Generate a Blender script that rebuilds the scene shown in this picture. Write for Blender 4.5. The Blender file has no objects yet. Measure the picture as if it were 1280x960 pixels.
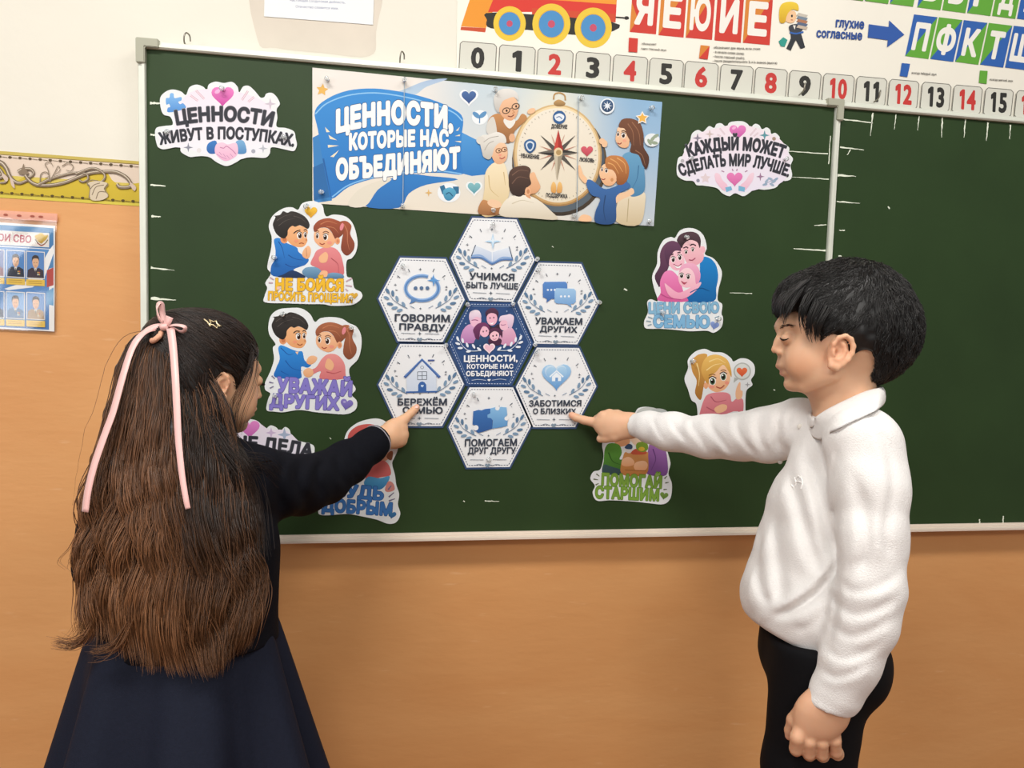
import bpy, math, random
import numpy as np
from math import sin, cos, pi, radians, sqrt
from mathutils import Vector, Matrix

scene = bpy.context.scene
COL = scene.collection
random.seed(7)
RNG = np.random.default_rng(7)

# ------------------------------------------------------------------ camera
F_PX = 900.0
CAM = np.array([0.49330, -1.56641, 1.24975])
CRT = np.array([0.98670, -0.16006, 0.02835])          # camera right
CUP = np.array([-0.01619, 0.07675, 0.99692])          # camera up
CFW = np.array([0.16175, 0.98412, -0.07314])          # camera forward
cam_data = bpy.data.cameras.new('camera')
cam_data.sensor_width = 36.0
cam_data.lens = 36.0 * F_PX / 1280.0
cam_data.clip_start = 0.02
cam = bpy.data.objects.new('camera', cam_data)
COL.objects.link(cam)
cam.matrix_world = Matrix(((CRT[0], CUP[0], -CFW[0], CAM[0]), (CRT[1], CUP[1], -CFW[1], CAM[1]),
                           (CRT[2], CUP[2], -CFW[2], CAM[2]), (0, 0, 0, 1)))
scene.camera = cam

# ------------------------------------------------------------------ light
world = bpy.data.worlds.new('world'); scene.world = world
world.use_nodes = True
bg = world.node_tree.nodes['Background']
bg.inputs[0].default_value = (0.98, 0.985, 1.0, 1); bg.inputs[1].default_value = 0.34

def area(name, loc, aim, sx, sy, watts, col):
    l = bpy.data.lights.new(name, 'AREA'); l.shape = 'RECTANGLE'; l.size = sx; l.size_y = sy
    l.energy = watts; l.color = col
    o = bpy.data.objects.new(name, l); COL.objects.link(o); o.location = loc
    d = Vector(aim) - Vector(loc)
    o.rotation_euler = d.to_track_quat('-Z', 'Y').to_euler()
    return o
area('ceiling_lamp_light', (-0.25, -1.45, 3.0), (-0.25, -1.2, 0), 1.3, 0.35, 46, (1.0, 0.965, 0.91))
area('ceiling_lamp_light', (1.75, -1.45, 3.0), (1.7, -1.2, 0), 1.3, 0.35, 31, (1.0, 0.965, 0.91))
area('ceiling_lamp_light', (0.6, -4.0, 3.0), (0.6, -1.0, 0.6), 1.6, 0.5, 50, (1.0, 0.965, 0.91))
area('window_daylight', (-2.25, -3.4, 1.62), (0.2, 0.0, 1.0), 1.3, 1.5, 30, (0.97, 0.98, 1.0))

scene.view_settings.view_transform = 'Standard'
scene.view_settings.look = 'None'
scene.view_settings.gamma = 1.0
scene.view_settings.use_curve_mapping = False
scene.view_settings.exposure = -0.06

# ------------------------------------------------------------------ helpers
def lin(h):
    if not isinstance(h, str):
        return tuple(h)
    h = h.lstrip('#')
    out = []
    for i in (0, 2, 4):
        c = int(h[i:i+2], 16) / 255
        out.append(c / 12.92 if c <= .04045 else ((c + .055) / 1.055) ** 2.4)
    return tuple(out)

MATS = {}
def mat(name, col='#808080', rough=0.6, spec=0.3, metal=0.0, noise=0.0, nscale=30.0, bump=0.0, bscale=200.0,
        attr=None, sss=0.0, trans=0.0, stretch=(1, 1, 1), sheen=0.0, alpha=1.0):
    if name in MATS:
        return MATS[name]
    m = bpy.data.materials.new(name); m.use_nodes = True
    nt = m.node_tree; b = nt.nodes['Principled BSDF']
    c = lin(col)
    b.inputs['Base Color'].default_value = (*c, 1)
    b.inputs['Roughness'].default_value = rough
    b.inputs['Specular IOR Level'].default_value = spec
    b.inputs['Metallic'].default_value = metal
    b.inputs['Transmission Weight'].default_value = trans
    b.inputs['Alpha'].default_value = alpha
    if sheen:
        b.inputs['Sheen Weight'].default_value = sheen
    if sss:
        b.inputs['Subsurface Weight'].default_value = sss
        b.inputs['Subsurface Radius'].default_value = (0.012, 0.005, 0.003)
        b.inputs['Subsurface Scale'].default_value = 1.0
    src = None
    if attr:
        a = nt.nodes.new('ShaderNodeAttribute'); a.attribute_name = attr; src = a.outputs['Color']
    if noise or bump:
        tc = nt.nodes.new('ShaderNodeTexCoord'); mp = nt.nodes.new('ShaderNodeMapping')
        mp.inputs['Scale'].default_value = stretch
        nt.links.new(tc.outputs['Object'], mp.inputs['Vector'])
    if noise:
        n = nt.nodes.new('ShaderNodeTexNoise'); n.inputs['Scale'].default_value = nscale
        n.inputs['Detail'].default_value = 5
        nt.links.new(mp.outputs[0], n.inputs['Vector'])
        mx = nt.nodes.new('ShaderNodeMix'); mx.data_type = 'RGBA'; mx.blend_type = 'MULTIPLY'
        mx.inputs[0].default_value = 1.0
        mr = nt.nodes.new('ShaderNodeMapRange')
        mr.inputs[1].default_value = .3; mr.inputs[2].default_value = .7
        mr.inputs[3].default_value = 1 - noise; mr.inputs[4].default_value = 1 + noise
        nt.links.new(n.outputs['Fac'], mr.inputs[0])
        if src: nt.links.new(src, mx.inputs[6])
        else: mx.inputs[6].default_value = (*c, 1)
        nt.links.new(mr.outputs[0], mx.inputs[7])
        src = mx.outputs[2]
    if src:
        nt.links.new(src, b.inputs['Base Color'])
    if bump:
        n2 = nt.nodes.new('ShaderNodeTexNoise'); n2.inputs['Scale'].default_value = bscale
        n2.inputs['Detail'].default_value = 3
        nt.links.new(mp.outputs[0], n2.inputs['Vector'])
        bp_ = nt.nodes.new('ShaderNodeBump'); bp_.inputs['Strength'].default_value = bump
        bp_.inputs['Distance'].default_value = 0.002
        nt.links.new(n2.outputs['Fac'], bp_.inputs['Height'])
        nt.links.new(bp_.outputs[0], b.inputs['Normal'])
    MATS[name] = m
    return m

def tag(o, label=None, cat=None, group=None, kind=None):
    if label: o['label'] = label
    if cat: o['category'] = cat
    if group: o['group'] = group
    if kind: o['kind'] = kind
    return o

def empty(name, loc):
    o = bpy.data.objects.new(name, None); COL.objects.link(o); o.location = loc
    o.empty_display_size = 0.05
    return o

def link(name, me, parent=None):
    o = bpy.data.objects.new(name, me); COL.objects.link(o)
    if parent is not None:
        o.parent = parent
        o.matrix_parent_inverse = Matrix.Translation(-Vector(parent.location))
    return o

def mesh_obj(name, V, Fc, material, parent=None, smooth=True, cols=None, recalc=False):
    """verts (N,3), faces as list or (M,k) array; cols = per vertex colour"""
    me = bpy.data.meshes.new(name)
    V = np.asarray(V, np.float32)
    if isinstance(Fc, np.ndarray):
        M, k = Fc.shape
        me.vertices.add(len(V)); me.vertices.foreach_set('co', V.ravel())
        me.loops.add(M * k); me.loops.foreach_set('vertex_index', Fc.astype(np.int32).ravel())
        me.polygons.add(M); me.polygons.foreach_set('loop_start', np.arange(0, M * k, k, dtype=np.int32))
        me.update(calc_edges=True)
    else:
        me.from_pydata([tuple(map(float, v)) for v in V], [], Fc)
    if recalc:
        import bmesh
        bm = bmesh.new(); bm.from_mesh(me); bmesh.ops.recalc_face_normals(bm, faces=bm.faces); bm.to_mesh(me); bm.free()
    if smooth:
        me.polygons.foreach_set('use_smooth', np.ones(len(me.polygons), bool))
    if cols is not None:
        a = me.color_attributes.new('Col', 'FLOAT_COLOR', 'POINT')
        c4 = np.ones((len(V), 4), np.float32); c4[:, :3] = cols
        a.data.foreach_set('color', c4.ravel())
    me.materials.append(material)
    me.update()
    return link(name, me, parent)

def box_vf(x0, x1, y0, y1, z0, z1):
    V = [(x0, y0, z0), (x1, y0, z0), (x1, y1, z0), (x0, y1, z0), (x0, y0, z1), (x1, y0, z1), (x1, y1, z1), (x0, y1, z1)]
    Fc = [(0, 3, 2, 1), (4, 5, 6, 7), (0, 1, 5, 4), (1, 2, 6, 5), (2, 3, 7, 6), (3, 0, 4, 7)]
    return V, Fc

def bevel_box(name, x0, x1, y0, y1, z0, z1, material, parent=None, bev=0.002, seg=2):
    import bmesh
    V, Fc = box_vf(x0, x1, y0, y1, z0, z1)
    me = bpy.data.meshes.new(name); me.from_pydata(V, [], Fc)
    bm = bmesh.new(); bm.from_mesh(me)
    bmesh.ops.bevel(bm, geom=list(bm.edges), offset=bev, segments=seg, affect='EDGES')
    bm.to_mesh(me); bm.free()
    me.materials.append(material)
    return link(name, me, parent)

def cpt(px, py, dep):                      # camera-space point (right, up, forward)
    return np.array([(px - 640) / F_PX * dep, (480 - py) / F_PX * dep, dep])
def c2w(P):
    P = np.asarray(P, float)
    return CAM + P[..., 0:1] * CRT + P[..., 1:2] * CUP + P[..., 2:3] * CFW
def w2c(P):
    q = np.asarray(P, float) - CAM
    return np.stack([q @ CRT, q @ CUP, q @ CFW], -1)
def wpt(px, py, dep):
    return c2w(cpt(px, py, dep))
def bpt(px, py, off=0.0):                  # where the sight line meets the plane y = -off
    r = (px - 640) / F_PX * CRT + (480 - py) / F_PX * CUP + CFW
    t = (-off - CAM[1]) / r[1]
    return CAM + t * r
def bpts(pts, off=0.0):
    pts = np.asarray(pts, float)
    r = ((pts[:, 0:1] - 640) / F_PX) * CRT + ((480 - pts[:, 1:2]) / F_PX) * CUP + CFW
    off = np.asarray(off, float)
    t = (-off - CAM[1]) / r[:, 1]
    return CAM + t[:, None] * r

def spline(P, n=6, closed=False):
    P = np.asarray(P, float); N = len(P); out = []
    rng = range(N if closed else N - 1)
    for i in rng:
        if closed:
            p0, p1, p2, p3 = P[(i-1) % N], P[i], P[(i+1) % N], P[(i+2) % N]
        else:
            p1, p2 = P[i], P[i+1]
            p0 = P[i-1] if i > 0 else 2*p1 - p2
            p3 = P[i+2] if i + 2 < N else 2*p2 - p1
        for k in range(n):
            t = k / n
            out.append(0.5*((2*p1) + (-p0+p2)*t + (2*p0-5*p1+4*p2-p3)*t*t + (-p0+3*p1-3*p2+p3)*t**3))
    if not closed: out.append(P[-1])
    return np.array(out)

def tubes(paths, radii, sides=4):
    """many tapered tubes as one V, F; paths list of (n,3); radii list of (n,)"""
    Vs, Fs, base = [], [], 0
    ang = np.arange(sides) * 2*pi/sides
    ca, sa = np.cos(ang), np.sin(ang)
    for P, r in zip(paths, radii):
        n = len(P)
        T = np.gradient(P, axis=0); T /= (np.linalg.norm(T, axis=1, keepdims=True) + 1e-12)
        ref = np.array([0.31, 0.87, 0.38])
        A = np.cross(T, ref); A /= (np.linalg.norm(A, axis=1, keepdims=True) + 1e-12)
        B = np.cross(T, A)
        ring = P[:, None, :] + (A[:, None, :]*ca[None, :, None] + B[:, None, :]*sa[None, :, None]) * np.asarray(r)[:, None, None]
        Vs.append(ring.reshape(-1, 3))
        i = np.arange(n-1)[:, None]*sides + np.arange(sides)[None, :]
        j = np.arange(n-1)[:, None]*sides + (np.arange(sides)[None, :]+1) % sides
        Fs.append(np.stack([i, j, j+sides, i+sides], -1).reshape(-1, 4) + base)
        base += n*sides
    return np.concatenate(Vs), np.concatenate(Fs)

# ------------------------------------------------------------------ room
M_plaster = mat('plaster_wall', '#dcd8cb', 0.75, 0.2, noise=0.035, nscale=2.2, bump=0.25, bscale=45)
def wall_paint():
    m = bpy.data.materials.new('painted_wall'); m.use_nodes = True
    nt = m.node_tree; b = nt.nodes['Principled BSDF']
    tc = nt.nodes.new('ShaderNodeTexCoord')
    mp = nt.nodes.new('ShaderNodeMapping'); mp.inputs['Scale'].default_value = (1.0, 1, 3.2)
    nt.links.new(tc.outputs['Object'], mp.inputs['Vector'])
    n = nt.nodes.new('ShaderNodeTexNoise'); n.inputs['Scale'].default_value = 2.4; n.inputs['Detail'].default_value = 8
    n.inputs['Distortion'].default_value = 0.6
    nt.links.new(mp.outputs[0], n.inputs['Vector'])
    r = nt.nodes.new('ShaderNodeValToRGB')
    r.color_ramp.elements[0].position = .3; r.color_ramp.elements[0].color = (*lin('#d2975f'), 1)
    r.color_ramp.elements[1].position = .7; r.color_ramp.elements[1].color = (*lin('#d8a068'), 1)
    nt.links.new(n.outputs['Fac'], r.inputs[0])
    # scuffs
    mp2 = nt.nodes.new('ShaderNodeMapping'); mp2.inputs['Scale'].default_value = (2.5, 1, 16)
    mp2.inputs['Rotation'].default_value = (0, 0.12, 0)
    nt.links.new(tc.outputs['Object'], mp2.inputs['Vector'])
    n3 = nt.nodes.new('ShaderNodeTexNoise'); n3.inputs['Scale'].default_value = 5; n3.inputs['Detail'].default_value = 6
    nt.links.new(mp2.outputs[0], n3.inputs['Vector'])
    r3 = nt.nodes.new('ShaderNodeMapRange'); r3.inputs[1].default_value = .66; r3.inputs[2].default_value = .75
    r3.inputs[3].default_value = 0; r3.inputs[4].default_value = .45
    nt.links.new(n3.outputs['Fac'], r3.inputs[0])
    mx = nt.nodes.new('ShaderNodeMix'); mx.data_type = 'RGBA'
    nt.links.new(r3.outputs[0], mx.inputs[0]); nt.links.new(r.outputs[0], mx.inputs[6])
    mx.inputs[7].default_value = (*lin('#e3b487'), 1)
    nt.links.new(mx.outputs[2], b.inputs['Base Color'])
    b.inputs['Roughness'].default_value = 0.5; b.inputs['Specular IOR Level'].default_value = 0.3
    n2 = nt.nodes.new('ShaderNodeTexNoise'); n2.inputs['Scale'].default_value = 14; n2.inputs['Detail'].default_value = 4
    nt.links.new(mp.outputs[0], n2.inputs['Vector'])
    bu = nt.nodes.new('ShaderNodeBump'); bu.inputs['Strength'].default_value = .25; bu.inputs['Distance'].default_value = .004
    nt.links.new(n2.outputs['Fac'], bu.inputs['Height']); nt.links.new(bu.outputs[0], b.inputs['Normal'])
    return m
M_orange = wall_paint()
WY = 0.030                                 # wall face, 3 cm behind the board's writing face
ZL = bpt(0, 246, -WY)[2]                   # top of the orange paint
x0, x1 = -2.6, 4.2
Vw = [(x0, WY, 0), (x1, WY, 0), (x1, WY, ZL), (x0, WY, ZL), (x0, WY, 3.2), (x1, WY, 3.2),
      (x0, WY+.2, 0), (x1, WY+.2, 0), (x0, WY+.2, 3.2), (x1, WY+.2, 3.2)]
Fw = [(0, 1, 2, 3), (3, 2, 5, 4), (6, 8, 9, 7), (4, 5, 9, 8), (0, 6, 7, 1), (0, 3, 4, 8, 6), (1, 7, 9, 5, 2)]
wall = mesh_obj('wall_back', Vw, Fw, M_orange, smooth=False)
wall.data.materials.append(M_plaster)
for i in (1, 2, 3, 5, 6): wall.data.polygons[i].material_index = 1
tag(wall, kind='structure')
M_floor = mat('floor_boards', '#8a5a38', 0.5, 0.3, noise=0.15, nscale=4, stretch=(1, 8, 1))
fl = mesh_obj('floor', *box_vf(x0, x1, -5.5, WY, -0.05, 0.0), M_floor, smooth=False); tag(fl, kind='structure')

def patch(name, px, col, off):
    P = spline(np.array(px, float), 5, True); W = bpts(P, off)
    return mesh_obj(name, W, [tuple(range(len(W)))], mat(name, col, .75, .2, noise=.05, nscale=9), wall, smooth=False)
patch('plaster_patch', [(322, -40), (322, 50), (345, 60), (400, 66), (462, 70), (470, 40), (468, -40)], '#cfc6b8', -(WY-.0003))
# ------------------------------------------------------------------ chalkboard
M_green = mat('chalkboard_green', '#293d1f', 0.48, 0.22, noise=0.10, nscale=5, bump=0.05, bscale=150)
M_alu = mat('white_aluminium', '#d9dccf', 0.38, 0.5, metal=0.15, noise=0.03, nscale=20)
M_cap = mat('grey_plastic', '#a3a391', 0.5, 0.4)
M_chalk = mat('chalk', '#dfe5d3', 0.9, 0.1)
M_tray = mat('tray_ledge', '#dccdbd', 0.45, 0.4)
BW, BH, BZ = 1.487, 0.985, 0.80            # inner size of the left section; its lower edge
fr = 0.0145
bd = empty('chalkboard', (BW/2, 0.02, BZ))
tag(bd, 'wide green chalkboard in a white metal frame, hung with cut-out stickers', 'chalkboard')
def bb(name, *a, m=M_green, bev=.0008, seg=2, par=bd): return bevel_box(name, *a, m, par, bev, seg)
XR = 2.62
bb('writing_surface', -0.006, BW+.006, 0.0, 0.016, BZ-.006, BZ+BH+.006)
bb('writing_surface', BW+fr-.006, XR, 0.0, 0.016, BZ-.006, BZ+BH+.006)
# profiled frame rails
def rail_h(xa, xb, z, name, h=fr):
    prof = [(0.016, 0), (-.006, 0), (-.009, .003), (-.009, h*.45), (-.006, h*.5), (-.006, h*.9), (-.004, h), (0.018, h)]
    n = len(prof)
    V = [(xa, y, z+d) for y, d in prof] + [(xb, y, z+d) for y, d in prof]
    Fc = [tuple(range(n)), tuple(range(2*n-1, n-1, -1))] + [(i, i+n, (i+1) % n+n, (i+1) % n) for i in range(n)]
    return mesh_obj(name, V, Fc, M_alu, bd, smooth=False, recalc=True)
def rail_v(x, za, zb, name, w=fr, flip=1):
    prof = [(0.016, 0), (-.004, 0), (-.006, w*.1), (-.006, w*.5), (-.009, w*.55), (-.009, w*.9), (-.006, w), (0.018, w)]
    n = len(prof)
    V = [(x+(d if flip > 0 else w-d), y, za) for y, d in prof] + [(x+(d if flip > 0 else w-d), y, zb) for y, d in prof]
    Fc = [tuple(range(n)), tuple(range(2*n-1, n-1, -1))] + [(i, i+n, (i+1) % n+n, (i+1) % n) for i in range(n)]
    return mesh_obj(name, V, Fc, M_alu, bd, smooth=False, recalc=True)
ZT = BZ+BH
rail_h(0.0, BW+fr*.5, ZT, 'frame_rail')
rail_h(BW+fr*.5+.001, XR, ZT, 'frame_rail')
rail_v(-fr, BZ-fr, ZT, 'frame_rail')
rail_v(BW, BZ, ZT, 'frame_post', flip=-1)
for xc, name in ((-fr, 'a'), (BW+.001, 'b')):
    import bmesh
    s = 1 if name == 'a' else -1
    xa = xc if name == 'a' else BW+fr+.001
    L, wd, y0, y1 = .045, fr+.003, -.0125, .019
    pr = [(-.002*s, .003), (L*.9*s, .003), (L*.9*s, -fr*.95), (fr*1.02*s, -fr*.95), (fr*1.02*s, -L), (-.002*s, -L)]
    V = [(xa+a, y0, ZT+fr+b) for a, b in pr] + [(xa+a, y1, ZT+fr+b) for a, b in pr]
    n = 6
    Fc = [tuple(range(n)), tuple(range(2*n-1, n-1, -1))] + [(i, i+n, (i+1) % n+n, (i+1) % n) for i in range(n)]
    o = mesh_obj('corner_cap', V, Fc, M_cap, bd, smooth=False, recalc=True)
    bm = bmesh.new(); bm.from_mesh(o.data); bmesh.ops.bevel(bm, geom=list(bm.edges), offset=.0016, segments=2, affect='EDGES')
    bm.to_mesh(o.data); bm.free()
# lower rail with a chalk ledge
def ledge(xa, xb):
    prof = [(0.018, -.0130), (-.015, -.0130), (-.018, -.0118), (-.018, -.0068), (-.0155, -.0060), (-.0075, -.0052), (-.0075, -.0020), (-.0035, -.0012), (-.003, .0022), (0.0, .0022), (0.016, .0022)]
    n = len(prof)
    V = [(xa, y, BZ+d) for y, d in prof] + [(xb, y, BZ+d) for y, d in prof]
    Fc = [tuple(range(n)), tuple(range(2*n-1, n-1, -1))] + [(i, i+n, (i+1) % n+n, (i+1) % n) for i in range(n)]
    mesh_obj('chalk_ledge', V, Fc, M_tray, bd, smooth=False, recalc=True)
ledge(-fr, BW+fr*.5); ledge(BW+fr*.5+.001, XR)
# wall hangers above the top rail
M_steel = mat('hanger_steel', '#8f8b80', 0.35, 0.5, metal=0.8)
for (px, py) in ((231, 47), (500, 70), (1003, 109), (1097, 118)):
    p = bpt(px, py, 0.0)
    V1, F1 = tubes([spline([p+np.array(v) for v in ((0, .012, -.014), (0, -.004, -.010), (.001, -.008, .0), (.004, -.004, .008), (.008, .004, .006), (.009, .006, -.004))], 5)], [np.full(26, .0016)], 6)
    mesh_obj('hanger_hook', V1, F1, M_steel, bd)
# white chalk ticks along the frame
def strokes(lst, rnd):
    Vs, Fs = [], []
    for (a, b, w0, w1) in lst:
        a = np.array(a, float); b = np.array(b, float); n = 9
        d = (b-a); nn = np.array([-d[1], d[0]])/ (np.linalg.norm(d)+1e-9)
        up, dn = [], []
        for i in range(n):
            t = i/(n-1); c = a + d*t + nn*rnd.uniform(-.3, .3)
            w = (w0+(w1-w0)*t)*rnd.uniform(.55, 1.25)
            up.append(c+nn*w/2); dn.append(c-nn*w/2)
        pts = bpts(np.array(up+dn[::-1]), .0006)
        Fs.append(tuple(range(len(Vs), len(Vs)+len(pts)))); Vs += [tuple(p) for p in pts]
    return Vs, Fs
rnd = random.Random(3)
ticks = [((187.5, 129), (201, 129), 3.6, 2), ((188, 168), (194, 169), 3, 1.6), ((188, 231), (207, 232.5), 3.2, .8),
         ((189, 270), (201, 271), 3, 1), ((188.5, 334.5), (218, 338), 3, .5), ((188.5, 373), (220, 375), 4, .5),
         ((1053, 149), (1091, 153.5), 2, 1.4), ((1091, 141), (1088, 170), 2.2, .6), ((1120, 143), (1118, 162), 1.8, .5),
         ((1149, 145), (1147, 163), 1.8, .5), ((1178, 147), (1177, 172), 2, .6), ((1207, 149), (1205, 172), 2, .7),
         ((1235, 153), (1233, 176), 2, .7), ((1263, 156), (1262, 174), 2, .7),
         ((1050, 184), (1080, 187.5), 2.2, .8), ((1063, 187), (1059, 194), 1.6, .6), ((1047, 219), (1070, 220.5), 3, .7),
         ((1046, 252), (1075, 254), 2, .6), ((985, 189), (1035, 192.5), .8, 1.6), ((990, 221), (1036, 224), .6, 1.3),
         ((1018, 282), (1033, 281), .8, 1.6), ((992, 311), (1032, 313), .8, 2), ((1049, 288), (1056, 288), 1, 1.4), ((1048, 320), (1052, 320), 1.6, 1.6),
         ((1038, 170), (1036, 205), .9, 1.1), ((1110, 258), (1112, 261), 1.8, 1.8), ((780, 361), (784, 363), 2, 2),
         ((912, 366), (940, 367), .6, 1), ((579, 626), (581, 627), 1.6, 1.4), ((606, 626), (624, 627), 1.3, .6),
         ((1224.5, 649), (1224.5, 654), 1.6, 1.6), ((1254.5, 645), (1253.5, 654), 1.4, 2), ((967, 487), (969, 488), 1.2, 1.2), ((412, 547), (414, 549), 1, 1), ((690, 308), (692, 309), 1.2, 1)]
for tk in ticks:
    Vt, Ft = strokes([tk], rnd); mesh_obj('chalk_mark', Vt, Ft, M_chalk, bd, smooth=False)
# ------------------------------------------------------------------ smooth-surface modeller
class Blob:
    """an ordered list of smoothly blended solids (camera-aligned metres), meshed by surface nets"""
    def __init__(self): self.ops = []
    def add(self, fn, c, r, k=0.01, mode='u'):
        self.ops.append((fn, np.asarray(c, float), float(r), float(k), mode)); return self
    def cone(self, a, b, r1, r2, k=0.01, flat=None, mode='u'):
        a = np.asarray(a, float); b = np.asarray(b, float); ab = b-a; L2 = max(ab @ ab, 1e-12)
        s = 1.0
        if flat is not None:
            n = np.asarray(flat[0], float); n = n/np.linalg.norm(n); s = flat[1]
        def fn(P):
            q = P-a; t = np.clip((q @ ab)/L2, 0, 1)
            q = q - t[:, None]*ab
            if flat is not None: q = q + ((s-1)*(q @ n))[:, None]*n
            return (np.linalg.norm(q, axis=1) - (r1+(r2-r1)*t))/max(1.0, s*.75)
        R = sqrt(L2)/2 + max(r1, r2)/min(s, 1.0)
        return self.add(fn, (a+b)/2, R, k, mode)
    def chain(self, pts, k=0.01, flat=None, mode='u'):
        for (a, r1), (b, r2) in zip(pts[:-1], pts[1:]): self.cone(a, b, r1, r2, k, flat, mode)
        return self
    def ell(self, c, r, M=None, k=0.01, mode='u'):
        c = np.asarray(c, float); r = np.asarray(r, float)
        def fn(P):
            q = P-c
            if M is not None: q = q @ M          # columns of M = axes
            k0 = np.linalg.norm(q/r, axis=1); k1 = np.linalg.norm(q/(r*r), axis=1)
            return k0*(k0-1)/(k1+1e-9)
        return self.add(fn, c, r.max(), k, mode)
    def disp(self, fn, c, r):
        return self.add(fn, c, r, 0, 'd')
    def crease(self, pts, w, amp, dmax, side=.6):
        """a valley (amp > 0, metres) along a traced line, w photo pixels wide, with a soft ridge beside it"""
        L = spline(np.array(pts, float), 4); A = L[:-1]; Bv = L[1:]-L[:-1]; l2 = (Bv**2).sum(1)+1e-9
        cen = cpt(*L.mean(0), dmax); rad = (np.linalg.norm(L-L.mean(0), axis=1).max()+4*w)/F_PX*dmax+.25
        def fn(P):
            xy = np.stack([640+F_PX*P[:, 0]/P[:, 2], 480-F_PX*P[:, 1]/P[:, 2]], 1)
            best = np.full(len(P), 1e9); sg = np.zeros(len(P)); tt = np.zeros(len(P))
            for i in range(len(A)):
                q = xy-A[i]; t = np.clip((q @ Bv[i])/l2[i], 0, 1); e = q-t[:, None]*Bv[i]
                d = np.hypot(e[:, 0], e[:, 1]); m = d < best
                best = np.where(m, d, best); sg = np.where(m, np.sign(Bv[i][0]*q[:, 1]-Bv[i][1]*q[:, 0]), sg); tt = np.where(m, (i+t)/len(A), tt)
            env = np.clip(tt*5, 0, 1)*np.clip((1-tt)*5, 0, 1)*.85+.15
            s = best*sg
            g = np.exp(-(s/w)**2)-side*np.exp(-((s-1.9*w)/(1.3*w))**2)
            m = np.clip((dmax-P[:, 2])/.02, 0, 1)
            return amp*g*env*m
        return self.add(fn, cen, rad, 0, 'd')
    def cut_plane(self, p, n, c, r, k=0.004):
        """keep the side n points away from"""
        p = np.asarray(p, float); c = np.asarray(c, float); n = np.asarray(n, float); n = n/np.linalg.norm(n)
        return self.add(lambda P: np.maximum(-((P-p) @ n), np.linalg.norm(P-c, axis=1)-r), c, r, k, 's')
    def ev(self, P, c=None, R=None, h=0.0):
        d = np.full(len(P), 0.5)
        for fn, oc, orr, k, mode in self.ops:
            if c is not None and np.linalg.norm(oc-c) - orr > R + k + 4*h: continue
            e = fn(P)
            if mode == 'u':
                if k > 0:
                    hh = np.maximum(k-np.abs(d-e), 0); d = np.minimum(d, e)-hh*hh/(4*k)
                else: d = np.minimum(d, e)
            elif mode == 's':
                if k > 0:
                    e = -e; hh = np.maximum(k-np.abs(d-e), 0); d = np.maximum(d, e)+hh*hh/(4*k)
                else: d = np.maximum(d, -e)
            else: d = d + e
        return d
    def mesh(self, h, N=26):
        lo = np.min([c-r for _, c, r, _, m in self.ops if m == 'u'], 0)-3*h
        hi = np.max([c+r for _, c, r, _, m in self.ops if m == 'u'], 0)+3*h
        nb = np.ceil((hi-lo)/(h*N)).astype(int)
        I = np.stack(np.meshgrid(*[np.arange(n) for n in nb], indexing='ij'), -1).reshape(-1, 3)
        C = lo+(I+.5)*N*h
        R = sqrt(3)/2*(N+2)*h
        g = np.arange(-1, N+1)
        off = np.stack(np.meshgrid(g, g, g, indexing='ij'), -1)
        n1 = N+2
        keys, verts, quads = [], [], []
        tot = nb*N+4
        def key(c): return ((c[..., 0]+1)*(tot[1]) + c[..., 1]+1)*(tot[2]) + c[..., 2]+1
        for b, cc in zip(I, C):
            near = [1 for _, oc, orr, k, m in self.ops if m == 'u' and np.linalg.norm(oc-cc)-orr < R]
            if not near: continue
            d0 = self.ev(cc[None], cc, R, h)[0]
            if abs(d0) > R*1.7+.01: continue
            base = b*N
            P = lo+(base+off)*h
            D = self.ev(P.reshape(-1, 3), cc, R, h).reshape(n1, n1, n1)
            S = D < 0
            if S.all() or not S.any(): continue
            # cells -1..N-1
            m = n1-1
            cs = np.zeros((m, m, m), np.int8)
            for dx in (0, 1):
                for dy in (0, 1):
                    for dz in (0, 1): cs += S[dx:dx+m, dy:dy+m, dz:dz+m]
            act = (cs > 0) & (cs < 8)
            ci = np.argwhere(act)
            acc = np.zeros((len(ci), 3)); cnt = np.zeros(len(ci))
            cor = [(x, y, z) for x in (0, 1) for y in (0, 1) for z in (0, 1)]
            for a in range(8):
                for q in range(3):
                    ca = cor[a]
                    if ca[q] == 1: continue
                    cb = list(ca); cb[q] = 1
                    da = D[ci[:, 0]+ca[0], ci[:, 1]+ca[1], ci[:, 2]+ca[2]]
                    db = D[ci[:, 0]+cb[0], ci[:, 1]+cb[1], ci[:, 2]+cb[2]]
                    x = (da < 0) != (db < 0)
                    t = np.where(x, da/(da-db+1e-20), 0)
                    p = np.array(ca, float)[None].repeat(len(ci), 0); p[:, q] = t
                    acc += p*x[:, None]; cnt += x
            vp = lo+(ci-1+base+acc/cnt[:, None])*h
            keys.append(key(ci-1+base)); verts.append(vp)
            # quads on the edges of samples 0..N-1
            for q in range(3):
                u, v = (q+1) % 3, (q+2) % 3
                sl0 = [slice(1, N+1)]*3; sl1 = [slice(1, N+1)]*3
                sl1[q] = slice(2, N+2)
                if True:
                    a0 = S[tuple(sl0)]; a1 = S[tuple(sl1)]
                    e = np.argwhere(a0 != a1)
                    if not len(e): continue
                    flip = a0[e[:, 0], e[:, 1], e[:, 2]]
                    c0 = e+base
                    du = np.zeros(3, int); du[u] = 1; dv = np.zeros(3, int); dv[v] = 1
                    qd = np.stack([key(c0-du-dv), key(c0-dv), key(c0), key(c0-du)], -1)
                    qd[~flip] = qd[~flip][:, ::-1]
                    quads.append(qd)
        K = np.concatenate(keys); V = np.concatenate(verts); Q = np.concatenate(quads)
        uk, first = np.unique(K, return_index=True)
        V = V[first]
        idx = np.searchsorted(uk, Q); idx = np.clip(idx, 0, len(uk)-1)
        ok = (uk[idx] == Q).all(1)
        idx = idx[ok]; used, inv = np.unique(idx, return_inverse=True)
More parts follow.
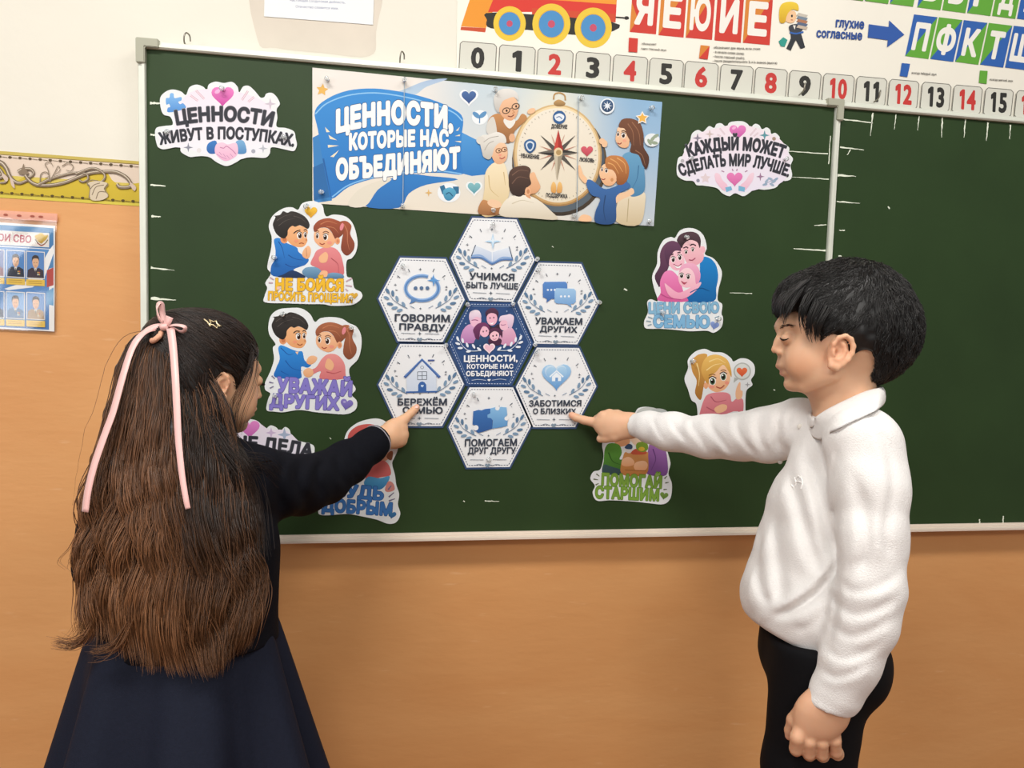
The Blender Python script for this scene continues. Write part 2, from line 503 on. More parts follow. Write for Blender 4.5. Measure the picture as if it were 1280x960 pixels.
        return V[used], inv.reshape(idx.shape)

def smooth_mesh(V, Q, it=2, lam=0.5):
    e = np.concatenate([Q[:, [0, 1]], Q[:, [1, 2]], Q[:, [2, 3]], Q[:, [3, 0]]])
    for _ in range(it):
        acc = np.zeros_like(V); cnt = np.zeros(len(V))
        np.add.at(acc, e[:, 0], V[e[:, 1]]); np.add.at(acc, e[:, 1], V[e[:, 0]])
        np.add.at(cnt, e[:, 0], 1); np.add.at(cnt, e[:, 1], 1)
        V = V + lam*(acc/np.maximum(cnt, 1)[:, None]-V)
    return V

def vnoise(P, scale, seed=0):
    """smooth value noise in 3-D, about -1..1"""
    q = P/scale; i = np.floor(q).astype(np.int64); f = q-i; f = f*f*(3-2*f)
    def hsh(x, y, z):
        n = (x*374761393 + y*668265263 + z*2147483647 + seed*974711) & 0x7fffffff
        n = (n ^ (n >> 13))*1274126177 & 0x7fffffff
        return ((n ^ (n >> 16)) & 0xffff)/32767.5-1
    r = 0
    for a in (0, 1):
        for b in (0, 1):
            for c in (0, 1):
                w = (f[:, 0] if a else 1-f[:, 0])*(f[:, 1] if b else 1-f[:, 1])*(f[:, 2] if c else 1-f[:, 2])
                r = r + w*hsh(i[:, 0]+a, i[:, 1]+b, i[:, 2]+c)
    return r

def blob_obj(name, B, h, material, parent, N=26, cols=None, it=1):
    V, Q = B.mesh(h, N)
    if it: V = smooth_mesh(V, Q, it, .5)
    c = cols(V) if cols else None
    return mesh_obj(name, c2w(V), Q, material, parent, True, c)

M_skin = mat('skin', '#ffffff', 0.5, 0.35, attr='Col', sss=0.25)
M_hair = mat('hair', '#ffffff', 0.42, 0.45, attr='Col')

def ear(B, c, fw, up, out, s, k=.003):
    """outer ear: fw = towards the face, up, out = away from the head; s = half height"""
    fw, up, out = [np.asarray(v, float) for v in (fw, up, out)]
    def p(x, y, z=0.0): return c + s*(x*fw + y*up + z*out)
    M = np.stack([fw, up, out], 1)
    B.ell(p(-.05, .0, -.16), np.array([.58, .94, .42])*s, M, k*1.5)
    B.ell(p(.08, .05, .30), np.array([.36, .58, .24])*s, M, k, 's')
    hel = [(.42, .02, .0), (.50, .35, .08), (.36, .74, .16), (.02, .94, .20), (-.34, .84, .24), (-.56, .50, .28), (-.60, .10, .28),
           (-.50, -.28, .24), (-.30, -.58, .16), (-.02, -.84, .10), (.26, -.82, .04), (.40, -.56, .0)]
    rr = [.11, .12, .13, .14, .14, .14, .13, .13, .14, .19, .18, .12]
    B.chain([(p(*a), r*s) for a, r in zip(hel, rr)], k)
    ah = [(.20, .60, .10), (-.06, .44, .16), (-.22, .12, .18), (-.18, -.22, .16), (.02, -.44, .14), (.22, -.42, .12)]
    B.chain([(p(*a), .085*s) for a in ah], k)
    B.cone(p(.40, -.02, .10), p(.34, -.22, .14), .11*s, .10*s, k)
    B.ell(p(.16, -.10, .10), np.array([.15, .20, .16])*s, M, k, 's')

def on(Bl, p, lift=.0005, dirn=None):
    """slide a point along the line of sight on to a blob's surface"""
    p = np.asarray(p, float); d0 = p/np.linalg.norm(p); t = .55
    for _ in range(80):
        d = Bl.ev((d0*t)[None])[0]
        if d < lift: break
        t += max(d*.6, .0006)
    return d0*t
def disc(name, c, n, r, t, material, parent):
    n = np.asarray(n, float); n /= np.linalg.norm(n); a = np.cross(n, [0.2, 1, .1]); a /= np.linalg.norm(a); b2 = np.cross(n, a)
    prof = [(0, 0), (r*.95, 0), (r, t*.5), (r*.8, t), (0, t*.8)]
    V, F_ = [], []; m = 18
    for (rr, hh) in prof:
        for i in range(m): V.append(c+n*hh+rr*(a*cos(2*pi*i/m)+b2*sin(2*pi*i/m)))
    for k in range(len(prof)-1):
        for i in range(m): F_.append((k*m+i, k*m+(i+1) % m, (k+1)*m+(i+1) % m, (k+1)*m+i))
    return mesh_obj(name, np.array(V), F_, material, parent)
# ------------------------------------------------------------------ boy in the white polo shirt
DB = 1.20                                   # distance of his head and trunk along the view axis
def b(px, py, dd=0.0): return cpt(px, py, DB+dd)
UB = DB/F_PX                                # metres per photo pixel at that distance
X, Y, Z = np.eye(3)                         # camera right, up, away
hipw = wpt(1020, 800, DB)
boy = empty('person', (float(hipw[0]), float(hipw[1]), 0.0))
tag(boy, 'person in white polo shirt and black trousers, short black hair, pointing left at the board', 'person')

BB = Blob()
u = UB
# skull, face
BB.ell(b(1056, 402), (76*u, 70*u, .074), None, .012)
BB.ell(b(1072, 420), (64*u, 58*u, .068), None, .02)
BB.ell(b(1016, 434), (41.5*u, 53*u, .057), None, .02)
BB.ell(b(1022, 460, -.0), (33*u, 27*u, .053), None, .018)
BB.ell(b(1003, 452, -.030), (20*u, 22*u, .022), None, .016)
BB.ell(b(1003, 452, .030), (20*u, 22*u, .022), None, .016)
BB.ell(b(991, 480.5), (10.5*u, 9.0*u, .016), None, .014)
BB.cone(b(1006, 482, -.022), b(1038, 468, -.050), 8*u, 9*u, .016)
BB.cone(b(1006, 482, .022), b(1038, 468, .050), 8*u, 9*u, .016)
BB.ell(b(984, 406), (9*u, 7*u, .040), None, .02)      # brow
for s in (-1, 1): BB.ell(b(973.5, 424, .031*s), (6.5*u, 7*u, .014), None, .012, 's')
BB.chain([(b(979, 415), 4.5*u), (b(974, 427), 4.8*u), (b(968.5, 437), 4.6*u)], .008)   # nose
for s in (-1, 1): BB.ell(b(975, 440, .0095*s), (5.2*u, 4*u, .0055), None, .005)
BB.ell(b(973, 444.5, .005), (2*u, 1.6*u, .003), None, .002, 's'); BB.ell(b(973, 444.5, -.005), (2*u, 1.6*u, .003), None, .002, 's')
BB.ell(b(979, 455), (6*u, 8*u, .020), None, .010)
BB.ell(b(975.5, 457.5), (4.0*u, 2.8*u, .016), None, .005)
BB.ell(b(979.8, 467.0), (4.0*u, 3.0*u, .014), None, .006)
BB.cone(b(971, 462.3, 0), b(984, 463.5, -.020), 1.0*u, .8*u, .002, None, 's')
BB.cone(b(971, 462.3, 0), b(984, 463.5, .020), 1.0*u, .8*u, .002, None, 's')
# eyelids
for s in (-1, 1):
    BB.ell(b(983.0, 423.5, .0275*s), (6.6*u, 6.6*u, .0105), None, .006)
# ears
ear(BB, b(1048.5, 441, -.0735), (-.945, .25, -.21), (.26, .96, .0), (.22, .0, -.97), 21.5*u)
ear(BB, b(1048.5, 441, .0735), (-.945, .25, .21), (.26, .96, .0), (.22, .0, .97), 21.5*u)
# neck, trunk
BB.chain([(b(1052, 462), 33*u), (b(1053, 492), 34*u), (b(1056, 530), 36*u)], .02)
BB.chain([(b(1058, 550), 34*u), (b(1046, 640), 46*u), (b(1028, 740), 50*u), (b(1024, 800), 56*u)], .03)
# arms (skin inside the sleeves)
sh_far, el_far, wr_far = b(992, 540, .09), cpt(882, 546, 1.43), cpt(800, 531.5, 1.545)
BB.chain([(b(1050, 552, .03), .034), (sh_far, .032), (el_far, .026), (wr_far, .0195)], .02)
sh_n, el_n, wr_n = cpt(1078, 565, 1.10), cpt(1088, 745, 1.06), cpt(1040, 872, 1.06)
BB.chain([(b(1054, 560, -.03), .034), (sh_n, .034), (el_n, .027), (wr_n, .0215)], .02)
# right hand, pointing; thumb below
def q(px, py, dep): return cpt(px, py, dep)
v = 1.58/F_PX
BB.chain([(q(800, 531.5, 1.548), 14.0*v), (q(786, 532, 1.560), 15*v), (q(768, 532, 1.572), 17.5*v), (q(757, 530, 1.580), 15.5*v)], .012, (Z, 1.45))
BB.cone(q(772, 538, 1.565), q(757, 541, 1.572), 9*v, 7*v, .008)
fk = .0035
BB.chain([(q(757, 531, 1.578), 8*v), (q(746, 528.5, 1.586), 6.6*v), (q(730, 525.2, 1.598), 5.3*v), (q(720, 522.0, 1.606), 5.0*v), (q(714.8, 519.0, 1.6105), 4.5*v)], fk)
BB.chain([(q(754, 520, 1.576), 6.8*v), (q(747, 524.5, 1.606), 6.0*v), (q(758, 530, 1.616), 5.4*v), (q(768, 531, 1.604), 4.8*v)], fk)
BB.chain([(q(762, 517.5, 1.574), 6.6*v), (q(753, 520, 1.604), 5.8*v), (q(764, 525, 1.614), 5.2*v), (q(773, 526, 1.602), 4.6*v)], fk)
BB.chain([(q(772, 518.0, 1.570), 6.0*v), (q(763, 517.0, 1.597), 5.2*v), (q(771, 521.5, 1.606), 4.6*v), (q(779, 523, 1.596), 4.2*v)], fk)
BB.chain([(q(781, 540, 1.560), 8*v), (q(768, 545, 1.566), 7.4*v), (q(757, 547.5, 1.573), 5.8*v), (q(750.5, 548.5, 1.579), 5.0*v)], fk)
# left hand hanging, back to the viewer
w = 1.06/F_PX
def r_(px, py, dd=0.0): return cpt(px, py, 1.06+dd)
BB.chain([(r_(1040, 872), 25*w), (r_(1030, 889), 28*w), (r_(1023, 899, .002), 27.5*w)], .012, (Z+.15*X, 1.9))
BB.cone(r_(1014, 890, .004), r_(1006, 912, .006), 17*w, 12*w, .012, (Z, 1.3))
for (x, y, dx, rr, ln) in ((996.5, 922, -1.5, 8.8, 14), (1011.5, 927, -.5, 8.2, 15), (1027.5, 928, 0, 8.0, 15), (1043.5, 925, 1.5, 7.6, 15)):
    BB.chain([(r_(x+5*(1 if x < 1015 else 0), y-16, .006), rr*.9*w), (r_(x, y, .000), rr*w), (r_(x+dx, y+ln, .010), rr*.92*w), (r_(x+dx, y+ln+1.5, .028), rr*.86*w), (r_(x+dx, y+ln-9, .040), rr*.78*w)], .0024)
BB.chain([(r_(1004, 885, .008), 9*w), (r_(992, 900, .018), 8.4*w), (r_(987.5, 913, .026), 6.8*w), (r_(986.5, 920, .028), 5.4*w)], .003)
# legs down to the floor
def leg(px_top, py_top, dep, ankle_shift):
    t = cpt(px_top, py_top, dep); wt = c2w(t)
    kn = w2c(np.array([wt[0]+.0, wt[1], wt[2]*.54])); an = w2c(np.array([wt[0]+ankle_shift, wt[1], .075]))
    return t, kn, an
LN = leg(1030, 815, 1.14, .02); LF = leg(1030, 815, 1.265, .02)
for L in (LN, LF): BB.chain([(L[0], .062), (L[1], .045), (L[2], .030)], .03)
def skin_cols(V):
    base = np.array(lin('#d8ab8a'))[None].repeat(len(V), 0)
    n = vnoise(V, .035, 3)[:, None]*.05
    base = base*(1+n)
    def near(px, py, dep, r, col, amt):
        d = np.linalg.norm(V-cpt(px, py, dep), axis=1)
        a = np.clip(1-d/r, 0, 1)**1.0*amt
        base[:] = base*(1-a[:, None]) + np.array(lin(col))*a[:, None]
    near(996, 458, DB-.055, .034, '#dc9a72', .55)            # cheek
    near(966, 438, DB, .016, '#dd9d78', .5)
    near(975, 457.5, DB, .012, '#c48572', .9); near(976, 467, DB, .012, '#c48572', .9)
    near(984, 463, DB-.02, .008, '#b87060', .6)
    near(1048, 440, DB-.085, .036, '#dd9a78', .65)
    near(713, 519, 1.611, .016, '#e2a38c', .8)
    near(987, 918, 1.088, .012, '#e6b3a2', .8)
    hand = np.linalg.norm(V-r_(1024, 925), axis=1) < .09
    base[hand] = base[hand]*np.array([.93, .88, .86])
    return base
body = blob_obj('body', BB, .0023, M_skin, boy, cols=skin_cols)

# eyes: upper lid line with lashes, brow
M_dark = mat('lash_brown', '#20150f', 0.6, 0.2)
M_white = mat('eye_white', '#e9e2da', 0.25, 0.5)
M_iris = mat('iris_brown', '#2e1a10', 0.2, 0.5)
for s in (-1, 1):
    E_ = Blob(); E_.ell(b(982.2, 424.2, .0302*s), (6.9*u, 6.4*u, .0106), None, 0)
    E_.cut_plane(b(980, 426.6, 0), (.10, -1, 0), b(982, 424, .03*s), .05, .0005)
    lash = [b(976.0, 424.2, .0235*s), b(975.2, 425.8, .030*s), b(977.6, 427.2, .0375*s), b(982.5, 427.0, .0405*s), b(988, 425.5, .0400*s)]
    lash = [on(BB, cpt(x, y, 1.2), .0003) for x, y in ((975.2, 422.4), (976.8, 424.0), (979.3, 424.9), (983, 424.3), (986, 422.8))] if s < 0 else lash
    Vl, Fl = tubes([c2w(spline(np.array(lash), 6))], [np.concatenate([np.linspace(.0008, .0017, 12), np.linspace(.0017, .0005, 13)])], 6)
    mesh_obj('eyelashes', Vl, Fl, M_dark, boy)
    brow_p, brow_r = [], []
    for i in range(46):
        t = RNG.random(); x = 975+15*t; y = 409-2.2*sin(t*2.4)+RNG.normal()*1.1
        zz = (.010+.030*t)*s
        p0 = b(x, y, zz); p1 = b(x+4.0, y-1.2+t*1.5, zz+.006*s)
        brow_p.append(np.array([p0, (p0+p1)/2, p1])); brow_r.append(np.array([.00032, .00032, .0001]))
    # seat the brow hairs on the skin
    fixed = []
    for P in brow_p:
        P = P.copy()
        for it in range(6):
            d = BB.ev(P); e = 1e-3
            g = np.stack([BB.ev(P+np.eye(3)[a]*e)-d for a in range(3)], 1)/e
            P -= (d-.0006)[:, None]*g/(np.linalg.norm(g, axis=1, keepdims=True)**2+1e-6)
        fixed.append(c2w(P))
    Vl, Fl = tubes(fixed, brow_r, 3); mesh_obj('eyebrow', Vl, Fl, M_dark, boy)

# hair: a soft cap and many short strands that follow it
HB = Blob()
HB.ell(b(1059, 401), (84*u, 77*u, .0835), None, .01)
HB.ell(b(1080, 418), (64*u, 60*u, .078), None, .02)
HB.ell(b(1082, 447), (31*u, 30*u, .060), None, .02)
HB.ell(b(1002, 372), (29*u, 27*u, .062), None, .02)
# clear the face, the ears and the nape
HB.ell(b(983, 440), (31*u, 52*u, .12), None, .006, 's')
HB.ell(b(999, 464), (31*u, 32*u, .12), None, .006, 's')
for s in (-1, 1): HB.ell(b(1049, 443, .095*s), (18.5*u, 32*u, .055), None, .004, 's')
HB.ell(b(1056, 466), (19.5*u, 32*u, .12), None, .006, 's')
HB.cone(b(1040, 486, -.09), b(1040, 486, .09), 33*u, 33*u, .006, None, 's')
HB.cone(b(1063, 500, -.09), b(1063, 500, .09), 26*u, 26*u, .006, None, 's')
HB.disp(lambda P: vnoise(P, .016, 5)*.0016 + vnoise(P, .007, 8)*.0008, b(1056, 400), .2)
hv, hq = HB.mesh(.0030)
hair = mesh_obj('hair', c2w(hv), hq, M_hair, boy, True, np.array(lin('#0f0d0c'))[None].repeat(len(hv), 0))
def grad(Bl, P, e=8e-4):
    d = Bl.ev(P); g = np.stack([Bl.ev(P+np.eye(3)[a]*e)-d for a in range(3)], 1)
    return d, g/(np.linalg.norm(g, axis=1, keepdims=True)+1e-9)
P0 = hv[RNG.choice(len(hv), 8500)]
earz = lambda P: ((P[:, 0]-b(1047, 0)[0])/(18*u))**2+((P[:, 1]-b(0, 443)[1])/(25*u))**2 < 1
P0 = P0[~earz(P0)]; _, n0 = grad(HB, P0)
crown = b(1085, 342, 0)
def flow(P, n):
    d = P-crown
    d = d/(np.linalg.norm(d, axis=1, keepdims=True)+1e-6)
    fwdness = np.clip((b(1060, 0)[0]-P[:, 0])/(60*u), -1, 1)[:, None]
    d = d + np.array([-.9, -.35, 0])*np.clip(fwdness, 0, 1) + np.array([.15, -.9, 0])*np.clip(-fwdness, 0, 1) + np.array([0, -.35, 0])
    d = d-(d*n).sum(1, keepdims=True)*n
    return d/(np.linalg.norm(d, axis=1, keepdims=True)+1e-6)
steps = 7; L = RNG.uniform(.016, .034, len(P0))
paths = [P0-n0*.002]; P = P0.copy(); dirn = None
jit = RNG.normal(size=P0.shape)*.28
for i in range(steps):
    d, n = grad(HB, P)
    f = flow(P, n)+jit; f /= np.linalg.norm(f, axis=1, keepdims=True)
    P = P + f*(L/steps)[:, None]
    d, n = grad(HB, P)
    lift = .0004+.0046*(i/steps)**1.4*RNG.uniform(.1, 1.3, len(P))
    P = P - (np.clip(d, -.004, .006)-lift)[:, None]*n*.8
    paths.append(P.copy())
A = np.stack(paths, 1)
A = A[~earz(A[:, -1])]
rad = np.array([.0006, .0007, .0007, .00065, .0006, .0005, .0003, .0001])
Vs, Fs = tubes([c2w(a) for a in A], [rad]*len(A), 3)
cc = np.repeat(np.array(lin('#171412'))[None]*RNG.uniform(.45, 1.7, (len(A), 1)), 8*3, 0)
mesh_obj('hair_strands', Vs, Fs, M_hair, boy, True, cc)
# fringe and sideburn locks
locks = []
def lock(pts, n, spread, r0=.0011):
    G = spline(np.array([b(x, y, z) for x, y, z in pts]), 4)
    for i in range(n):
        o = RNG.normal(size=3)*spread*np.array([1, .6, 1.2])
        t = np.linspace(0, 1, len(G))[:, None]
        tip = RNG.uniform(.72, 1.0); m = max(4, int(len(G)*tip))
        locks.append((G+o*(1-.55*t)+RNG.normal(size=3)*.002*t)[:m])
for zz in np.linspace(-.058, .056, 13):
    k = 1-abs(zz)/.075*.55; o = RNG.normal()*1.5
    x0_ = 1004+10*(1-k); sidex = 9*(abs(zz)/.058)**2
    lock([(x0_, 352, zz*.8), (986+sidex, 362+o, zz*.95), (974+sidex, 376+o, zz), (970+sidex, 388+o, zz*1.02), (971.5+sidex, 397+o+RNG.normal()*3, zz*1.03)], 34, .0035)
lock([(1000, 362, -.058), (990, 378, -.062), (982, 394, -.062), (978, 408, -.058)], 26, .0028)
lock([(1012, 368, -.068), (1004, 385, -.0705), (1003, 402, -.0690), (1010, 424, -.0675)], 34, .0034)
lock([(1022, 378, -.077), (1014, 396, -.078), (1012, 414, -.0745), (1016, 434, -.0715)], 46, .0030)
lock([(1034, 384, -.081), (1024, 402, -.082), (1021, 416, -.078), (1022, 430, -.0745)], 46, .0032)
lock([(1012, 368, .068), (1004, 385, .0705), (1003, 402, .069), (1010, 424, .0675)], 30, .0034)
lock([(1022, 378, .077), (1014, 396, .078), (1012, 414, .0745), (1016, 434, .0715)], 40, .0030)
lock([(1100, 440, .0), (1101, 455, 0), (1096, 468, .0), (1088, 478, 0)], 60, .012)
Vs, Fs = tubes([c2w(a) for a in locks], [np.linspace(.0011, .0002, len(a)) for a in locks], 3)
cc = np.concatenate([np.repeat(np.array(lin('#171412'))[None]*RNG.uniform(.5, 1.7), len(a)*3, 0) for a in locks])
mesh_obj('fringe', Vs, Fs, M_hair, boy, True, cc)

# ---- white knitted polo shirt
M_knit = mat('white_knit', '#e5e2df', 0.9, 0.06, noise=0.02, nscale=260, bump=0.55, bscale=520, sheen=.15)
S = Blob()
TZ = (Z, .86)
S.chain([(b(1061, 551), 44*u), (b(1054, 582), 60*u), (b(1042, 640), 75*u), (b(1028, 700), 79*u), (b(1016, 748), 83*u), (b(1019, 776), 75*u)], .012, TZ)
# shoulders
S.cone(b(1064, 546, 0), cpt(1076, 554, 1.105), 38*u, 39*u, .02); S.cone(b(1046, 544, 0), cpt(1000, 536, 1.285), 37*u, 33*u, .02)
S.cut_plane(b(1000, 797), (-.36, -1, 0), b(1010, 860), .17, .010)
# near sleeve
def sn(px, py, dep, r): return (cpt(px, py, dep), r*dep/F_PX)
near = [sn(1078, 556, 1.10, 47), sn(1087, 610, 1.075, 45), sn(1087, 670, 1.06, 43), sn(1087, 735, 1.05, 41), sn(1080, 775, 1.05, 38), sn(1064, 825, 1.055, 35.5), sn(1046, 862, 1.06, 31)]
S.chain(near, .014)
S.chain([sn(1046, 862, 1.06, 31), sn(1037, 882, 1.06, 28)], .006, (Z, 1.25))
# far sleeve
far = [sn(1000, 535, 1.285, 38), sn(960, 543, 1.33, 33), sn(925, 545, 1.375, 28.5), sn(882, 546, 1.43, 26), sn(840, 540, 1.485, 22.5), sn(812, 534, 1.525, 17.5), sn(795, 532, 1.548, 15.0)]
S.chain(far, .016)
# folds
for pts, w_, a_ in (
    ([(864, 520), (866, 535), (878, 552), (884, 566)], 3.4, .0045), ([(886, 520), (890, 536), (906, 556), (916, 570)], 3.6, .005),
    ([(922, 518), (921, 536), (934, 556), (946, 568)], 3.8, .005), ([(952, 514), (946, 532), (950, 550), (958, 566)], 4, .006),
    ([(838, 522), (846, 538), (860, 552)], 3, .0035), ([(815, 522), (822, 538), (832, 552)], 2.6, .003),
    ([(984, 506), (974, 522), (972, 545), (974, 566)], 4.5, .008), ([(1000, 502), (988, 516), (984, 536)], 3.5, .004)):
    S.crease(pts, w_*1.15, a_*.62, 1.62)
for pts, w_, a_ in (
    ([(985, 585), (998, 630), (1012, 680), (1026, 720)], 8, .006), ([(1008, 560), (1022, 610), (1034, 660), (1042, 705)], 8, .007),
    ([(1044, 708), (1024, 738), (994, 760), (966, 772)], 6, .010), ([(966, 640), (972, 690), (976, 735), (970, 760)], 9, .006),
    ([(946, 690), (950, 730), (962, 758)], 7, .005), ([(1040, 760), (1016, 780), (990, 788)], 6, .0028)):
    S.crease(pts, w_, a_, 1.20)
# the line where the hanging sleeve meets the trunk, and its armhole seam
S.crease([(1046, 590), (1045, 650), (1046, 710), (1044, 770), (1032, 812)], 5, .0042, 1.2, .2)
S.crease([(1060, 540), (1048, 560), (1040, 590), (1040, 625), (1046, 655)], 2.2, .0016, 1.2, .5)
for pts, w_, a_ in (
    ([(1046, 722), (1066, 738), (1096, 734), (1124, 716)], 6, .0028), ([(1044, 752), (1066, 768), (1096, 762), (1122, 746)], 5.5, .0026),
    ([(1040, 780), (1062, 795), (1090, 788), (1114, 772)], 5.5, .0026), ([(1030, 808), (1050, 822), (1076, 818), (1100, 802)], 5, .0024),
    ([(1024, 834), (1042, 846), (1064, 842), (1086, 828)], 4.5, .0026), ([(1068, 590), (1080, 640), (1082, 690), (1072, 720)], 8, .005),
    ([(1118, 600), (1108, 660), (1112, 700)], 7, .004), ([(1096, 530), (1112, 570), (1116, 620)], 6, .003)):
    S.crease(pts, w_, a_, 1.2)
S.crease([(1008, 868), (1030, 886), (1062, 897)], 2.5, -.0014, 1.2, 0)
S.disp(lambda P: vnoise(P, .06, 11)*.0035 + vnoise(P, .025, 12)*.0014, b(1000, 650), .9)
# openings: neck, cuffs, hem
S.chain([(b(1053, 455), 42*u), (b(1052, 488), 41*u)], .006, None, 's')
S.ell(b(1022, 506), (13*u, 13*u, .034), None, .010, 's')
ax = cpt(1037, 882, 1.06)-cpt(1064, 825, 1.055); ax /= np.linalg.norm(ax)
S.cut_plane(cpt(1036, 884, 1.06), ax+np.array([.15, 0, 0]), cpt(1030, 905, 1.06), .05, .002)
ax2 = cpt(793, 532, 1.55)-cpt(840, 539, 1.485); ax2 /= np.linalg.norm(ax2)
S.cut_plane(cpt(790, 532, 1.55), ax2, cpt(770, 532, 1.58), .055, .002)
shirt = blob_obj('polo_shirt', S, .0036, M_knit, boy)

# collar, placket, buttons and chest monogram
def loft(name, rows, material, parent, thick=.003, close=True, sub=2):
    R = [spline(np.array([c for c in r]), 5, closed=close) for r in rows]
    n = len(R[0]); m = len(R)
    V = np.concatenate(R); F_ = []
    for i in range(m-1):
        for j in range(n if close else n-1):
            F_.append((i*n+j, i*n+(j+1) % n, (i+1)*n+(j+1) % n, (i+1)*n+j))
    o = mesh_obj(name, c2w(V), F_, material, parent, True)
    md = o.modifiers.new('solid', 'SOLIDIFY'); md.thickness = thick; md.offset = 0
    md = o.modifiers.new('sub', 'SUBSURF'); md.levels = md.render_levels = 1
    return o
low_px = [(1021, 551), (1040, 541), (1062, 530), (1082, 521), (1099, 512)]
low_n = [on(S, cpt(x, y, 1.2), .0055) for x, y in low_px]
tp = [(1016, 519, -.034), (1034, 508, -.049), (1056, 497, -.056), (1078, 487, -.050), (1095, 482, -.028), (1100, 481, .008), (1086, 480, .045), (1058, 487, .058), (1034, 497, .052), (1016, 512, .026)]
top = [b(*p) for p in tp]
low = low_n + [b(1106, 503, .010), b(1098, 497, .065), b(1062, 502, .095), b(1026, 512, .088), b(1000, 527, .050)]
mid = [t_*.62+l_*.38+np.array([.0, .004, 0])+(np.array([.004, 0, -.004]) if i_ < 6 else np.array([0, 0, .004])) for i_, (t_, l_) in enumerate(zip(top, low))]
inn = [t_+np.array([0, -.022, 0])+(np.array([0, 0, .010]) if i_ < 5 else np.array([0, 0, -.004])) for i_, t_ in enumerate(top)]
loft('collar', [inn, top, mid, low], M_knit, boy, .0032)
M_button = mat('pearl_button', '#d8d2c8', 0.25, 0.6)
for (px, py) in ((1000, 533), (975, 577)):
    disc('button', c2w(on(S, cpt(px, py, 1.2), .0008)), -CFW-.4*CRT, .0045, .002, M_button, boy)
M_emb = mat('white_thread', '#f4f1ee', 0.6, 0.3)
em = []
for pts in ([(993, 597), (995, 604), (992, 611)], [(1001, 595), (1003, 603), (1001, 611)], [(993, 604), (998, 602), (1003, 604)], [(995, 598), (998, 595), (1001, 598)], [(989, 606), (992, 609), (995, 607)]):
    em.append(c2w(np.array([on(S, cpt(x, y, 1.2), .0006) for x, y in spline(np.array(pts, float), 4)])))
Vs, Fs = tubes(em, [np.full(len(e), .0013) for e in em], 5); mesh_obj('monogram', Vs, Fs, M_emb, boy)

# ---- trousers and shoes
M_black = mat('black_cloth', '#0b0b0e', 0.8, 0.15, noise=.1, nscale=300)
T = Blob()
T.chain([(b(1022, 772), 66*u), (b(1026, 812), 74*u)], .02, (Z, .80))
T.ell(b(1049, 826), (44*u, 50*u, .115), None, .02)
for L, pl in ((LN, 0), (LF, 1)):
    k0 = L[0]; T.chain([(k0+np.array([.000, 0, 0]), .078), (k0*.45+L[1]*.55+np.array([-.016, 0, 0]), .066), (L[1]+np.array([-.012, 0, 0]), .056), (L[2], .046)], .02)
T.disp(lambda P: vnoise(P*np.array([1, .6, 1]), .05, 21)*.003, b(1024, 1100), 1.2)
T.cut_plane(b(1020, 779), (-.10, 1, 0), b(1020, 745), .16, .003)
aw = LN[2]; 
trousers = blob_obj('trousers', T, .005, M_black, boy)
M_shoe = mat('black_leather', '#141214', 0.35, 0.5)
for L in (LN, LF):
    a = c2w(L[2]); Sh = Blob()
    def wl(dx, dy, z): return w2c(np.array([a[0]+dx, a[1]+dy, z]))
    Sh.chain([(wl(.03, 0, .034), .033), (wl(-.05, 0, .032), .033), (wl(-.12, 0, .026), .026)], .02)
    Sh.cone(wl(.015, 0, .05), wl(.01, 0, .085), .034, .036, .015)
    Sh.cut_plane(wl(0, 0, .002), w2c(CAM+np.array([0, 0, -1.0])), wl(-.04, 0, -.05), .15, .001)
    blob_obj('shoe', Sh, .005, M_shoe, boy)
# ------------------------------------------------------------------ girl with the long hair
DG = 1.20
def g(px, py, dd=0.0): return cpt(px, py, DG+dd)
hw = wpt(232, 800, 1.14)
girl = empty('person', (float(hw[0]), float(hw[1]), 0.0))
tag(girl, 'person in dark navy dress, long wavy brown hair with pink ribbon, pointing right', 'person')
ug = DG/F_PX
FWD = np.array([.67, -.10, .735]); FWD /= np.linalg.norm(FWD)
SID = np.cross(np.array([0, 1., 0]), FWD); SID = -SID if SID[2] > 0 else SID
SID -= (SID @ FWD)*FWD; SID /= np.linalg.norm(SID)      # her right, towards the viewer
UPV = np.cross(FWD, SID); UPV = -UPV if UPV[1] < 0 else UPV
HC = g(256, 458)
def hd(f_, u_, s_): return HC + f_*FWD + u_*UPV + s_*SID
HM = np.stack([FWD, UPV, SID], 1)
GB = Blob()
GB.ell(hd(0, 0, 0), (.086, .084, .072), HM, .01)
GB.ell(hd(-.018, -.012, 0), (.074, .070, .068), HM, .02)
GB.ell(hd(.036, -.042, 0), (.047, .060, .055), HM, .02)
GB.ell(hd(.044, -.068, 0), (.034, .034, .045), HM, .018)
for s in (-1, 1): GB.ell(hd(.049, -.052, .029*s), (.028, .035, .026), HM, .018)
GB.ell(hd(.066, -.094, 0), (.016, .013, .018), HM, .014)
GB.ell(hd(.076, .004, 0), (.010, .010, .040), HM, .014)
for s in (-1, 1): GB.ell(hd(.090, -.016, .030*s), (.012, .010, .014), HM, .010, 's')
GB.chain([(hd(.084, -.008, 0), .0055), (hd(.092, -.026, 0), .0062), (hd(.100, -.040, 0), .0062)], .008)
for s in (-1, 1): GB.ell(hd(.090, -.043, .010*s), (.007, .0055, .006), HM, .005)
GB.ell(hd(.084, -.064, 0), (.009, .009, .020), HM, .01)
GB.ell(hd(.089, -.064, 0), (.006, .0042, .017), HM, .004)
GB.ell(hd(.087, -.074, 0), (.006, .0048, .014), HM, .004)
for s in (-1, 1):
    GB.ell(hd(.079, -.016, .030*s), (.0095, .0095, .0105), HM, .003)
    ear(GB, hd(-.004, -.034, .0700*s), FWD*.93-UPV*.1+SID*s*.30, UPV, SID*s*.95-FWD*.25, .024)
GB.chain([(hd(-.010, -.070, 0), .040), (hd(-.018, -.125, 0), .039), (g(235, 585, -.03), .045)], .03)
